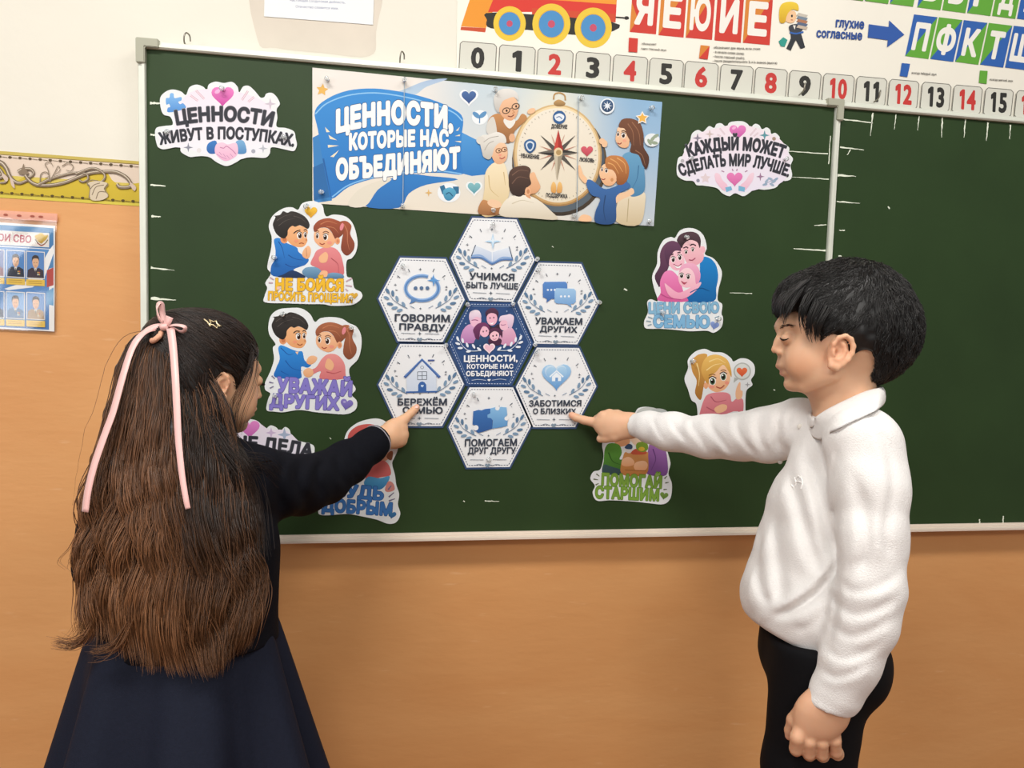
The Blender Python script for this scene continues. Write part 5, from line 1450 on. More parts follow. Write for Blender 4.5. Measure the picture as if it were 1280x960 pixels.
sheet('sticker', "white cut-out sticker with green lettering, under the boy's pointing hand and cuff", 'sticker', GS, A,
      [(82, 770), (100, 730), (140, 715), (158, 640), (150, 570), (180, 500), (260, 460), (325, 410), (360, 365), (430, 362), (500, 395), (540, 480), (520, 590), (540, 680), (528, 740), (548, 800), (540, 880), (500, 915), (420, 910), (330, 900), (200, 893), (120, 895), (95, 850), (108, 810)])

# --- sticker: good deeds (mostly behind the girl)
A = Art(280, 480, 4.923)
A.poly(('#f1e4f2', '#e6e4f0'), [(70, 300), (120, 240), (210, 240), (280, 280), (390, 290), (500, 400), (530, 430), (300, 450), (70, 430), (-120, 440), (-120, 330)])
A.heart(('#ea8fd0', '#c35fb0'), 158, 272, 62); A.star('#a5b3cc', 372, 312, 44, 4, .32); A.star('#cdb8d8', 290, 300, 34, 4, .32)
A.text(INK, 'ДОБРЫЕ ДЕЛА', (-250, 412), (536, 448), 76, 30, .05, '#8a8b95', .02)
sheet('sticker', "white cut-out sticker with pink heart and grey lettering beside the girl's shoulder", 'sticker', GS, A,
      [(-270, 430), (-260, 360), (-160, 310), (-60, 290), (40, 290), (75, 240), (130, 216), (200, 225), (238, 262), (250, 285), (285, 255), (325, 270), (342, 295), (375, 265), (405, 285), (418, 335), (480, 355), (550, 378), (556, 430), (545, 520), (480, 580), (200, 600), (-150, 590)])

# --- sticker: be kind
A = Art(280, 480, 4.923)
A.poly(('#d0605a', '#b34a4a'), [(765, 360), (770, 300), (830, 255), (920, 250), (980, 300), (1010, 380), (960, 420), (800, 400)])
A.poly(('#f0c0a0', '#e4a583'), [(850, 420), (900, 380), (980, 390), (1020, 430), (1000, 470), (900, 500)])
A.poly(('#e47a74', '#c95f60'), [(870, 600), (900, 520), (970, 470), (1015, 500), (1025, 560), (960, 575)]); A.poly(('#a86a4a', '#7d4a34'), [(1000, 450), (1020, 415), (1040, 420), (1030, 470)])
A.poly(('#58a8d8', '#2f78ae'), [(860, 610), (890, 570), (960, 580), (1018, 566), (1005, 610), (960, 650), (890, 640)]); A.poly('#d88f86', [(990, 650), (1010, 600), (1040, 610), (1050, 650), (1010, 665)])
A.text('#3f78bc', 'БУДЬ', (690, 690), (975, 712), 74, 0, .055, '#234e86', .028)
A.text('#3f78bc', 'ДОБРЫМ', (606, 780), (1028, 808), 74, 0, .055, '#234e86', .028)
A.heart(('#3f7fb4', '#2a5c8c'), 1034, 804, 26, 12)
for L in ([(1014, 696), (1046, 668)], [(1014, 720), (1052, 706)], [(1010, 650), (1030, 625)]): A.line('#77708e', L, 10, 5)
sheet('sticker', "white cut-out sticker with blue lettering below the girl's outstretched sleeve", 'sticker', GS, A,
      [(580, 790), (590, 740), (650, 700), (660, 640), (720, 560), (750, 470), (738, 370), (760, 290), (830, 235), (930, 212), (1000, 235), (1040, 300), (1070, 390), (1050, 450), (1035, 490), (1052, 560), (1060, 620), (1078, 680), (1070, 740), (1085, 800), (1060, 850), (1010, 860), (940, 835), (850, 815), (760, 800), (640, 808), (595, 805)])
# ------------------------------------------------------------------ hexagonal value cards
NAVY = '#33507f'
HEXO = (540, 250, 6.4)
HC0 = np.array([485., 478.])
HEX = [(-350, -13), (-170, -352), (200, -338), (353, 2), (170, 352), (-195, 342)]
def centre_px(px, py): return bpt(px, py, .002)
H_REF = centre_px(540+485/6.4, 250+478/6.4)
def hex_art(px, py, dark=False):
    c = centre_px(px, py); A = Art(*HEXO, off=.0022, shift=(c[0]-H_REF[0], c[2]-H_REF[2]))
    ins = lambda k: [(HC0[0]+x*k, HC0[1]+y*k) for x, y in HEX]
    if dark: A.flat('#2d4d80', ins(.985))
    else:
        A.flat('#f0f2f4', ins(.955))
    P = ins(.905 if not dark else .93)
    for i in range(6):
        a, b_ = np.array(P[i]), np.array(P[(i+1) % 6]); n = 15
        for k in range(n): A.line('#3d4a66' if not dark else '#c8d4e8', [a+(b_-a)*((k+.18)/n), a+(b_-a)*((k+.78)/n)], 5, sm=False)
    if dark:
        for k in (.885,):
            Q = ins(k)
            for i in (1, 2, 3, 5): A.line('#8fa6c8', [Q[i], Q[(i+1) % 6]], 3, sm=False)
    return A
def laurel(A, col='#5f7f9f', col2='#7f9cb8', y0=0, sx=1):
    for s in (-1, 1):
        m = lambda L: [(485+s*(x-485), y+y0) for x, y in L]
        st = m([(375, 545), (320, 515), (265, 475), (225, 410)]); A.line(col, st, 6, 3)
        for (x, y, r, ln) in ((222, 405, 60, 26), (213, 460, 25, 24), (262, 425, 85, 25), (240, 508, 10, 25), (295, 468, 75, 25), (275, 540, -10, 25), (345, 512, 62, 23), (315, 560, -18, 24)):
            A.ell(col2 if (int(x) % 2) else col, 485+s*(x-485), y+y0, ln, 12, r if s > 0 else 180-r, 12)
        A.line(col, m([(395, 525), (432, 545)]), 4, sm=False)
def deco(A, col='#5b6470'):
    for (a, r0, r1) in ((-64, 205, 232), (-116, 205, 232), (-40, 215, 242), (-140, 215, 242), (-88+28, 150, 160), (-12, 190, 206), (-168, 190, 206)):
        c, d = cos(radians(a)), sin(radians(a)); A.line(col, [(485+r0*c, 440+r0*d), (485+r1*c, 440+r1*d)], 6, sm=False)
    for x, y, r in ((282, 358, 13), (680, 378, 13), (300, 297, 6), (662, 315, 6), (478, 236, 14)): A.star(col, x, y, r, 4, .3)
    A.star('#54626f', 476, 547, 12, 4, .3)
    A.star('#54626f', 470, 745, 17, 4, .3); A.line('#7d8894', [(325, 740), (435, 746)], 4, sm=False); A.line('#7d8894', [(510, 746), (622, 752)], 4, sm=False)
    A.heart('#8496a6', 468, 794, 21); A.line('#8a939e', [(368, 788), (400, 780), (435, 794)], 5); A.line('#8a939e', [(502, 796), (540, 786), (572, 794)], 5)
TXT = '#39414f'
def two(A, a, b_, aw=(300, 655), bw=(275, 685), y=(638, 708), hh=(54, 46)):
    A.text(TXT, a, (aw[0], y[0]-3), (aw[1], y[0]+8), hh[0], 0, .036); A.text(TXT, b_, (bw[0], y[1]-6), (bw[1], y[1]+6), hh[1], 0, .036)
GHX = 'hexagonal value cards around the blue one'
def hexcard(label, A, dark=False):
    o = sheet('hexagon_card', label, 'card', GHX, A, [(HC0[0]+x, HC0[1]+y) for x, y in HEX], sm=False, thick=.0012, mt=mat('navy_card', '#35496b', .55, .25))
    return o
# learn to be better: an open book and a star
A = hex_art(615.8, 324.7); deco(A); laurel(A)
A.poly(('#dfe8f4', '#b9cbe6'), [(312, 455), (345, 365), (400, 385), (480, 420), (480, 505), (420, 470), (365, 462)], False)
A.poly(('#e6eef8', '#bccde8'), [(480, 420), (560, 395), (618, 378), (645, 475), (590, 472), (520, 480), (480, 505)], False)
A.line('#f4f7fb', [(480, 415), (480, 500)], 5, sm=False)
A.line('#8fb0dc', [(312, 448), (390, 445), (480, 500), (560, 462), (645, 466)], 14); A.line('#5a80b8', [(312, 462), (390, 462), (470, 508), (490, 508), (560, 478), (648, 478)], 14)
A.line('#4b5a72', [(348, 360), (314, 450)], 7, sm=False); A.line('#4b5a72', [(615, 372), (642, 470)], 7, sm=False)
A.star('#b9dcf6', 486, 332, 66, 4, .24); A.star('#e6f4ff', 486, 325, 34, 4, .26)
two(A, 'УЧИМСЯ', 'БЫТЬ ЛУЧШЕ'); hexcard('white hexagon card with open book and star, topmost of the seven', A)
# we tell the truth: a speech ring
A = hex_art(526.8, 374.8); deco(A); laurel(A)
t = np.linspace(-pi*.30, pi*1.62, 30); A.line('#8fb6e6', [(490+128*cos(a), 385+98*sin(a)) for a in t], 30, 26); A.line('#5c86bd', [(490+128*cos(a), 389+98*sin(a)) for a in t], 15, 12)
A.poly(('#6f98cc', '#4f7ab0'), [(405, 450), (460, 478), (420, 500), (390, 512), (405, 485)], False)
for x in (440, 486, 532): A.ell('#57749a', x, 385, 15)
A.star('#5f9cd8', 580, 325, 52, 4, .24)
two(A, 'ГОВОРИМ', 'ПРАВДУ', (278, 702), (312, 664), (648, 720), (55, 50)); hexcard('white hexagon card with round blue speech bubble ring, upper left of the ring', A)
# we respect others: two speech bubbles
A = hex_art(697.3, 379.4); deco(A); laurel(A)
A.poly(('#5d8fd2', '#3f6cb0'), [(372, 300), (545, 300), (560, 318), (560, 420), (545, 438), (430, 440), (390, 470), (392, 438), (360, 425), (358, 318)], False)
A.poly(('#a6cdf0', '#6d9fd6'), [(470, 352), (615, 358), (632, 375), (632, 465), (615, 482), (590, 482), (600, 515), (560, 484), (472, 478), (456, 462), (456, 368)], False)
for x in (400, 428, 456): A.ell('#dbe8f8', x, 366, 9)
for x in (510, 542, 574): A.ell('#f2f8ff', x, 420, 9)
two(A, 'УВАЖАЕМ', 'ДРУГИХ', (298, 684), (338, 642), (646, 712), (52, 46)); hexcard('white hexagon card with two overlapping blue speech bubbles, upper right of the ring', A)
# we look after the family: a house
A = hex_art(526.3, 481.3); deco(A); laurel(A)
A.poly(('#e3ebf6', '#cfdcee'), [(372, 420), (496, 285), (606, 400), (606, 530), (372, 530)], False)
A.line('#4368a8', [(356, 412), (494, 272), (632, 420)], 22, sm=False); A.line('#6f92cc', [(360, 402), (494, 264), (628, 408)], 6, sm=False); A.line('#4d5f9a', [(540, 280), (592, 280)], 12, sm=False)
A.line('#3f66a6', [(366, 532), (612, 534)], 13, sm=False); A.poly('#3563a8', [(462, 530), (462, 475), (476, 455), (494, 448), (512, 456), (526, 475), (526, 530)], False); A.heart('#c8e0f8', 494, 485, 12)
for L in ([(458, 370), (530, 370)], [(458, 402), (530, 402)], [(458, 434), (530, 434)], [(458, 370), (458, 434)], [(494, 370), (494, 434)], [(530, 370), (530, 434)]): A.line('#66707c', L, 5, sm=False)
A.ell('#8d99a8', 494, 335, 14); A.ell('#e3ebf6', 494, 335, 9)
two(A, 'БЕРЕЖЁМ', 'СЕМЬЮ', (302, 684), (340, 650), (638, 706), (52, 50)); hexcard("white hexagon card with blue house, where the girl's finger points", A)
# we care for those close to us: a heart with a house in it
A = hex_art(694.9, 484.2); deco(A); laurel(A)
A.heart(('#a9d3f4', '#5a94d2'), 488, 378, 122); A.heart(('#cfe7fa', '#7fb2e2'), 480, 362, 92); A.heart(('#b2d8f4', '#6aa2da'), 488, 372, 88)
A.line('#eef7ff', [(432, 388), (488, 340), (544, 392)], 13, sm=False); A.flat('#eef7ff', [(450, 385), (488, 352), (526, 388), (526, 425), (450, 425)]); A.flat('#6f9fd6', [(478, 425), (478, 396), (500, 396), (500, 425)])
two(A, 'ЗАБОТИМСЯ', 'О БЛИЗКИХ', (262, 694), (294, 650), (632, 698), (49, 44)); hexcard("white hexagon card with glossy blue heart, where the boy's finger points", A)
# we help one another: two jigsaw pieces
A = hex_art(612.0, 534.0); deco(A); laurel(A)
A.poly(('#3f74b8', '#2f5c9c'), [(352, 340), (395, 330), (420, 335), (445, 325), (490, 322), (490, 360), (465, 375), (470, 400), (495, 400), (510, 425), (505, 490), (440, 510), (390, 522), (372, 505), (355, 500), (372, 480), (362, 455), (345, 450)], False)
A.poly(('#8cc0ea', '#5d96cc'), [(490, 322), (540, 310), (555, 322), (575, 312), (622, 318), (628, 380), (610, 400), (632, 420), (628, 470), (580, 482), (505, 490), (512, 425), (495, 402), (468, 398), (466, 374), (490, 362)], False)
A.ell('#f0f2f4', 372, 478, 22); A.ell('#f0f2f4', 548, 322, 18); A.ell('#f0f2f4', 622, 410, 17)
two(A, 'ПОМОГАЕМ', 'ДРУГ ДРУГУ', (284, 704), (308, 694), (630, 696), (56, 50)); hexcard('white hexagon card with two blue jigsaw pieces, lowest of the seven', A)
# the blue card in the middle, with the family
A = hex_art(613.0, 430.0, True); K = 6.4/8.0
def c8(L): return [(HC0[0]+(x-425)*K, HC0[1]+(y-480)*K) for x, y in L]
def e8(col, x, y, rx, ry, rot=0): q_ = c8([(x, y)])[0]; A.ell(col, q_[0], q_[1], rx*K, ry*K, rot)
A.poly(('#d9a6d0', '#b277b0'), c8([(130, 450), (140, 350), (200, 280), (280, 280), (330, 330), (300, 440), (230, 470)]))
e8('#f0bcd4', 275, 235, 58, 70); A.poly(('#f6e8f2', '#d9b9d4'), c8([(212, 230), (215, 160), (260, 132), (310, 140), (332, 190), (325, 215), (280, 200), (235, 240)])); A.line('#8d3f74', c8([(235, 235), (270, 232), (300, 238)]), 6)
A.poly('#3d2538', c8([(380, 330), (400, 280), (450, 310), (510, 280), (520, 380), (400, 390)]))
e8('#f2b8cc', 440, 220, 54, 72); A.poly(('#5a3450', '#331b2e'), c8([(382, 200), (378, 150), (420, 118), (470, 118), (505, 160), (498, 220), (482, 180), (440, 165), (405, 175)])); A.poly('#ffffff', c8([(412, 262), (435, 268), (458, 258), (440, 280)])); e8('#3b2030', 420, 215, 6, 9); e8('#3b2030', 458, 212, 6, 9)
A.poly(('#e6b4cc', '#cf8fb4'), c8([(510, 470), (530, 380), (580, 330), (640, 320), (680, 390), (680, 460), (620, 500)]))
e8('#f0bfd2', 562, 290, 46, 56); A.poly(('#f3e0ee', '#d6b4d0'), c8([(512, 250), (525, 200), (590, 185), (625, 180), (660, 205), (655, 270), (630, 330), (600, 300), (590, 250), (550, 240)])); A.line('#9a5080', c8([(528, 285), (552, 290), (580, 284)]), 5)
A.poly(('#2e4f78', '#243f66'), c8([(255, 500), (280, 420), (350, 400), (400, 430), (420, 520), (330, 540)]))
e8('#f4bdd0', 365, 350, 48, 58); A.poly(('#7a3a68', '#54244a'), c8([(262, 380), (250, 330), (300, 270), (370, 262), (412, 300), (415, 350), (390, 310), (350, 300), (320, 350), (310, 430), (275, 420)])); e8('#3b1a30', 352, 352, 6, 9); e8('#3b1a30', 385, 346, 6, 9)
A.poly('#4a2540', c8([(405, 470), (415, 420), (530, 430), (520, 490), (430, 490)])); e8('#f6c3d0', 465, 395, 48, 54); A.poly(('#5e3150', '#3f1d38'), c8([(412, 400), (410, 350), (450, 318), (510, 325), (545, 360), (540, 420), (520, 380), (470, 350), (430, 370)])); e8('#3b1a30', 450, 398, 7, 10); e8('#3b1a30', 486, 392, 7, 10); A.line('#a83f68', c8([(448, 428), (466, 434), (484, 424)]), 4)
for s in (-1, 1):
    m = lambda L: c8([(412+s*(x-412), y) for x, y in L])
    A.line('#dfe8f4', m([(330, 545), (220, 545), (150, 500), (100, 420)]), 6, 3)
    for x, y, r in ((95, 420, 70), (95, 470, 20), (120, 515, 0), (145, 440, 80), (190, 485, 70), (205, 550, -10), (255, 500, 60), (310, 530, 40)):
        q_ = m([(x, y)])[0]; A.ell('#e8eef8', q_[0], q_[1], 27*K, 12*K, r if s > 0 else 180-r, 12)
q_ = c8([(412, 520)])[0]; A.heart('#f8e4ea', q_[0], q_[1], 60*K); A.heart('#f0c2d0', q_[0], q_[1], 46*K)
for tx, a, b_, h_ in (('ЦЕННОСТИ,', (160, 655), (695, 660), 62), ('КОТОРЫЕ НАС', (190, 726), (652, 732), 44), ('ОБЪЕДИНЯЮТ', (182, 800), (652, 806), 48)):
    a, b_ = c8([a, b_]); A.text('#f4f6fa', tx, a, b_, h_*K, 0, .042)
A.line('#c8d4e8', c8([(235, 845), (300, 838), (380, 848)]), 4); A.line('#c8d4e8', c8([(440, 848), (520, 838), (585, 848)]), 4); q_ = c8([(410, 846)])[0]; A.heart('#f4f6fa', q_[0], q_[1], 15*K)
for x, y in ((175, 265), (685, 330), (320, 495), (725, 390), (590, 150)): q_ = c8([(x, y)])[0]; A.star('#a8c0e0', q_[0], q_[1], 9, 4, .35)
hexcard('navy blue hexagon card with pink family portrait, centre of the seven', A, True)

# ------------------------------------------------------------------ banner
A = Art(380, 80, 4.571, off=.0014)
def LB(): A.o, A.sc = np.array([380., 80.]), 4.571
def RB(): A.o, A.sc = np.array([590., 90.]), 4.8
A.raw('#000000', np.zeros((0, 2)), []) if False else None
A.o, A.sc = np.array([0., 0.]), 1.0
BT = [(390.5, 84.5), (827.8, 127.5), (817.2, 282.7), (390.5, 254)]
# soft ground colour: cream at the left and below, sky blue at the right
def ground():
    nx, ny = 24, 10; P, cl, Fc = [], [], []
    cw, cb, cc_, cg = [np.array(lin(c)) for c in ('#ece6df', '#8fb6d8', '#e9e0cf', '#bcd2df')]
    q_ = np.array(BT)
    for j in range(ny+1):
        for i in range(nx+1):
            s_, t_ = i/nx, j/ny
            P.append((q_[0]*(1-s_)+q_[1]*s_)*(1-t_)+(q_[3]*(1-s_)+q_[2]*s_)*t_)
            c = cw*(1-t_)+cc_*t_; kb = np.clip((s_-.30)/.15, 0, 1)*(1-t_)*.8; c = c*(1-kb)+cg*kb
            kr = np.clip((s_-.66)/.25, 0, 1)*(1-.55*t_); c = c*(1-kr)+cb*kr
            kg = np.exp(-((s_-.70)/.10)**2-((t_-.2)/.35)**2); c = c*(1-.75*kg)+np.array(lin('#f5edcf'))*.75*kg
            cl.append(c)
    for j in range(ny):
        for i in range(nx): a = j*(nx+1)+i; Fc.append((a, a+1, a+nx+2, a+nx+1))
    A.raw('#ffffff', P, Fc); A.C['picture'][-1] = np.array(cl)*.86
ground(); LB()
A.poly(('#a9bfdc', '#bcd3e2'), [(460, 180), (560, 150), (700, 95), (820, 85), (700, 130), (620, 180)])
A.poly('#3c83c2', [(50, 420), (90, 400), (120, 500), (160, 780), (60, 795)], False); A.poly('#2a6aa8', [(52, 590), (120, 560), (150, 760), (55, 780)], False)
A.poly(('#4f9bda', '#2f7cc4'), [(880, 380), (1000, 440), (1120, 500), (1140, 620), (960, 640), (880, 620)], False)
A.poly(('#2f7fc8', '#2b6fb6'), [(340, 808), (430, 700), (560, 630), (720, 640), (880, 660), (700, 690), (600, 740), (540, 822)]); A.poly('#e3dccb', [(250, 806), (310, 720), (420, 670), (500, 660), (420, 720), (350, 812)])
A.poly(('#3b8fd6', '#2674c0'), [(62, 270), (130, 200), (250, 152), (400, 140), (560, 160), (720, 200), (850, 255), (908, 310), (900, 420), (898, 560), (905, 630), (780, 622), (600, 626), (420, 650), (260, 700), (160, 770), (135, 690), (105, 540), (80, 380)])
A.line('#8fc6ee', [(65, 285), (130, 225), (250, 180), (400, 165), (560, 185), (720, 225), (850, 275), (905, 325)], 7); A.line('#7fbcec', [(160, 760), (260, 690), (420, 642), (600, 618), (780, 612), (900, 628)], 8); A.line('#2261a4', [(110, 540), (135, 660), (155, 760)], 10, 4)
for L in ([(120, 360), (148, 388), (128, 390)], [(140, 405), (190, 436), (148, 428)], [(136, 462), (200, 466), (138, 478)], [(150, 530), (200, 492), (170, 532)]): A.flat('#efe3c4', L)
for L in ([(868, 380), (890, 360), (880, 382)], [(862, 412), (892, 402), (890, 412)], [(860, 440), (898, 440), (896, 450)], [(864, 462), (892, 490), (880, 490)]): A.flat('#efe3c4', L)
A.text('#f6f6f4', 'ЦЕННОСТИ,', (190, 386), (846, 372), 118, 42, .075, '#27527e', .022, vert=(.0, -1))
A.text('#f6f6f4', 'КОТОРЫЕ НАС', (262, 488), (822, 466), 86, 8, .07, '#27527e', .022, vert=(.0, -1))
A.text('#f6f6f4', 'ОБЪЕДИНЯЮТ', (188, 656), (886, 588), 108, -4, .075, '#27527e', .022, vert=(.0, -1))
A.star('#e8b65c', 104, 148, 36, 5, .5, 8); A.star('#e0b46a', 712, 736, 22, 4, .3)
def badge(fn):
    fn()
A.heart('#f4f6f8', 942, 188, 54); A.heart(('#4b6ea6', '#2e4b82'), 942, 186, 42)
A.ell('#eef3f6', 1005, 305, 46, 42); A.ell('#5d93c2', 985, 292, 26, 13, 40); A.ell('#5d93c2', 1022, 290, 26, 13, -40); A.line('#4b7fae', [(1004, 300), (1003, 338)], 6, sm=False)
A.ell('#eef3f6', 828, 735, 66, 56); A.poly('#2f6f96', [(775, 700), (800, 690), (820, 740), (790, 745)], False); A.poly('#2f6f96', [(850, 700), (885, 700), (885, 740), (860, 745)], False); A.poly(('#5fb0d0', '#3b86ac'), [(795, 725), (830, 705), (860, 718), (868, 745), (835, 780), (805, 770)]); A.line('#1f587c', [(810, 745), (830, 735), (850, 755)], 6)
A.heart('#eef3f4', 972, 708, 48); A.heart(('#86bfc6', '#5a98a6'), 972, 706, 37)
RB()
# compass
A.ell(('#6f5c42', '#3a3026'), 525, 545, 285, 318, -4, 40); A.ell(('#3d4858', '#59656f'), 520, 530, 276, 312, -4, 40)
A.ell(('#d9b983', '#a67f4c'), 513, 500, 266, 306, -3, 44); A.ell(('#f2dcae', '#c89f66'), 513, 500, 256, 296, -3, 44); A.ell(('#f0e8d8', '#e7dcc4'), 514, 500, 244, 284, -3, 44)
A.line('#b89058', [(490, 165), (495, 135), (525, 125), (555, 140), (560, 170)], 9); A.poly(('#c9a068', '#8a6a3e'), [(490, 185), (520, 165), (560, 185), (545, 205), (505, 205)])
for i in range(60):
    a = 2*pi*i/60; k = .93 if i % 5 else .90
    A.line('#8a8272', [(514+244*.955*cos(a), 500+284*.955*sin(a)), (514+244*k*cos(a), 500+284*k*sin(a))], 3, sm=False)
for a, r in ((45, 150), (135, 150), (225, 150), (315, 150), (20, 120), (70, 120), (110, 120), (160, 120), (200, 120), (250, 120), (290, 120), (340, 120)):
    c, d = cos(radians(a)), sin(radians(a)); w_ = 17 if r == 150 else 7
    A.flat('#55504a' if r == 150 else '#c98f78', [(516+r*c, 484+r*d), (516-w_*d, 484+w_*c), (516+w_*d, 484-w_*c)])
for a, r, c1, c2_ in ((0, 122, '#2f2c2a', '#6b655c'), (180, 122, '#2f2c2a', '#6b655c')):
    c, d = cos(radians(a)), sin(radians(a)); A.flat(c1, [(516+r*c, 484+r*d), (516+26*d, 484-26*c), (516, 484)]); A.flat(c2_, [(516+r*c, 484+r*d), (516, 484), (516-26*d, 484+26*c)])
A.flat('#c9463c', [(518, 345), (490, 470), (518, 480)]); A.flat('#a52f2a', [(518, 345), (518, 480), (548, 470)]); A.flat('#cbbfa6', [(490, 490), (510, 650), (516, 480)]); A.flat('#9f937c', [(545, 490), (510, 650), (516, 480)])
A.ell('#e6cfa4', 518, 480, 26); A.ell('#b3935f', 520, 483, 16)
A.ell('#2f5f96', 524, 272, 39, 40); A.poly('#e6ecf4', [(496, 262), (525, 248), (552, 262), (548, 285), (525, 296), (502, 286)]); A.line('#2f5f96', [(506, 274), (525, 268), (540, 282)], 5)
A.text('#3a3a3c', 'ДОВЕРИЕ', (476, 336), (570, 340), 23, 0, .04)
A.poly(('#3d6a9e', '#27507f'), [(314, 422), (348, 402), (382, 420), (380, 460), (348, 488), (318, 462)]); A.poly('#d5e0ec', [(324, 428), (348, 414), (372, 428), (368, 458), (348, 476), (328, 458)]); A.poly('#315f93', [(332, 434), (348, 424), (364, 434), (360, 456), (348, 466), (336, 456)])
A.text('#3a3a3c', 'УВАЖЕНИЕ', (292, 512), (402, 522), 24, 0, .04)
A.heart(('#d9606e', '#b8404e'), 690, 472, 36); A.text('#3a3a3c', 'ЛЮБОВЬ', (644, 534), (732, 542), 22, 0, .04)
A.poly(('#f0c47a', '#d99a50'), [(478, 720), (474, 690), (485, 660), (500, 668), (506, 700), (500, 724)]); A.poly(('#f0c47a', '#d99a50'), [(512, 724), (510, 700), (520, 662), (534, 664), (542, 692), (536, 722)]); A.text('#3a3a3c', 'ПОДДЕРЖКА', (444, 748), (572, 756), 22, 0, .04)
# grandfather
A.poly(('#c98f58', '#8f5f38'), [(92, 330), (110, 270), (165, 250), (215, 300), (270, 290), (300, 250), (330, 280), (260, 350), (230, 420), (200, 420), (140, 370)]); A.poly('#d9d5cc', [(88, 360), (95, 300), (130, 270), (150, 360), (130, 390)]); A.poly('#ece8e0', [(190, 300), (225, 340), (260, 300), (240, 270), (200, 275)])
A.poly(('#f2c7a2', '#e0a57c'), [(150, 190), (170, 150), (230, 140), (272, 175), (275, 240), (245, 288), (205, 285), (170, 250)]); A.poly(('#e9e6e0', '#bdb9b2'), [(138, 215), (132, 150), (165, 108), (225, 100), (270, 125), (278, 170), (250, 150), (215, 160), (185, 175), (165, 215), (160, 245)])
for p in ((205, 232), (262, 206)): A.ell('#5a4636', p[0], p[1], 25, 19, -20); A.ell('#e9b891', p[0], p[1], 19, 13, -20); A.ell('#3a2a20', p[0]+3, p[1], 6, 8)
A.line('#5a4636', [(228, 222), (242, 214)], 5, sm=False); A.line('#8a4a34', [(215, 264), (236, 268), (252, 256)], 6); A.line('#c98a5c', [(240, 225), (254, 242), (240, 248)], 5); A.ell('#f0c39a', 356, 234, 26, 16, -25); A.ell('#e5b088', 240, 395, 18, 26)
# grandmother
A.poly(('#f3e4c2', '#ddc594'), [(60, 860), (75, 700), (82, 600), (130, 545), (190, 545), (215, 620), (225, 720), (195, 800), (170, 850)]); A.poly(('#c98f5c', '#9a6840'), [(40, 850), (60, 770), (110, 780), (165, 800), (160, 856)]); A.ell('#f0c8a4', 135, 790, 44, 24, 15)
A.line('#cdb27e', [(100, 620), (110, 700), (160, 750)], 6, 2); A.line('#cdb27e', [(190, 600), (200, 680)], 6, 2)
A.poly(('#f4cca8', '#e2ab82'), [(110, 470), (130, 430), (185, 420), (212, 460), (208, 520), (175, 552), (135, 540)]); A.poly(('#ece9e2', '#c2bdb2'), [(60, 480), (48, 430), (40, 410), (60, 380), (100, 375), (150, 360), (195, 380), (205, 425), (165, 425), (135, 455), (120, 505), (100, 525), (70, 510)]); A.ell('#dcd8cf', 52, 410, 26, 24); A.line('#a8a398', [(70, 420), (110, 395), (160, 385)], 4); A.line('#a8a398', [(75, 470), (100, 430), (130, 415)], 4)
for p in ((160, 472), (194, 465)): A.ell('#8a5a3a', p[0], p[1], 19, 15, -15); A.ell('#f0c49c', p[0], p[1], 14, 10, -15); A.ell('#3a2a20', p[0]+3, p[1], 5, 6)
A.line('#b04a44', [(165, 515), (182, 520), (198, 508)], 6); A.ell('#ee9f86', 168, 498, 10, 7)
# father, seen from behind
A.poly(('#f3ecdc', '#d6cbb4'), [(172, 862), (185, 790), (240, 745), (330, 740), (400, 770), (470, 830), (510, 885), (340, 876)]); A.poly(('#f0bf94', '#d99c70'), [(320, 740), (310, 690), (330, 630), (370, 600), (390, 640), (410, 690), (385, 725), (350, 735), (352, 760)])
A.poly(('#5a4034', '#32221c'), [(220, 660), (225, 600), (260, 570), (320, 562), (352, 585), (345, 625), (355, 670), (335, 690), (320, 720), (290, 748), (245, 735), (225, 700)]); A.line('#7a5a4a', [(240, 620), (285, 590), (340, 595)], 6, 2); A.line('#7a5a4a', [(240, 670), (280, 630), (340, 640)], 5, 2); A.ell('#eeb68a', 335, 715, 17, 25); A.ell('#c98a5e', 337, 717, 9, 14); A.line('#d0c4aa', [(240, 790), (300, 770), (370, 785)], 6, 2)
# mother
A.poly(('#e9dcc2', '#d0bd98'), [(868, 900), (872, 790), (900, 740), (960, 740), (1030, 720), (1040, 780), (1005, 915)]); A.line('#b8a680', [(940, 760), (930, 900)], 5)
A.poly(('#6aa3c8', '#4a83ac'), [(905, 500), (960, 480), (1020, 520), (1035, 600), (1035, 710), (990, 745), (945, 740), (940, 680), (925, 640), (930, 560)]); A.poly('#f0c8a2', [(835, 770), (850, 735), (920, 720), (960, 695), (970, 730), (900, 765), (860, 790)]); A.line('#3c7098', [(1000, 560), (990, 640), (960, 700)], 6, 2)
A.poly(('#f6cfaa', '#e8b288'), [(862, 410), (868, 360), (880, 330), (930, 340), (945, 400), (935, 450), (890, 450)]); A.poly(('#7a4c34', '#4a2c20'), [(880, 330), (900, 285), (960, 280), (1010, 310), (1030, 380), (1030, 450), (1062, 510), (1050, 580), (1025, 560), (1000, 500), (950, 480), (955, 430), (930, 380), (915, 340)])
for L in ([(960, 300), (1000, 360), (1010, 440)], [(980, 470), (1020, 500), (1040, 560)], [(935, 310), (965, 360), (970, 440)]): A.line('#9a6a4c', L, 6, 2)
eye(A, 908, 380, 11, 15); eye(A, 876, 372, 7, 13); A.line('#9a4038', [(872, 425), (886, 432), (898, 424)], 6); A.line('#4a2c20', [(896, 356), (912, 352), (924, 362)], 5); A.ell('#f0a88a', 915, 412, 12, 8)
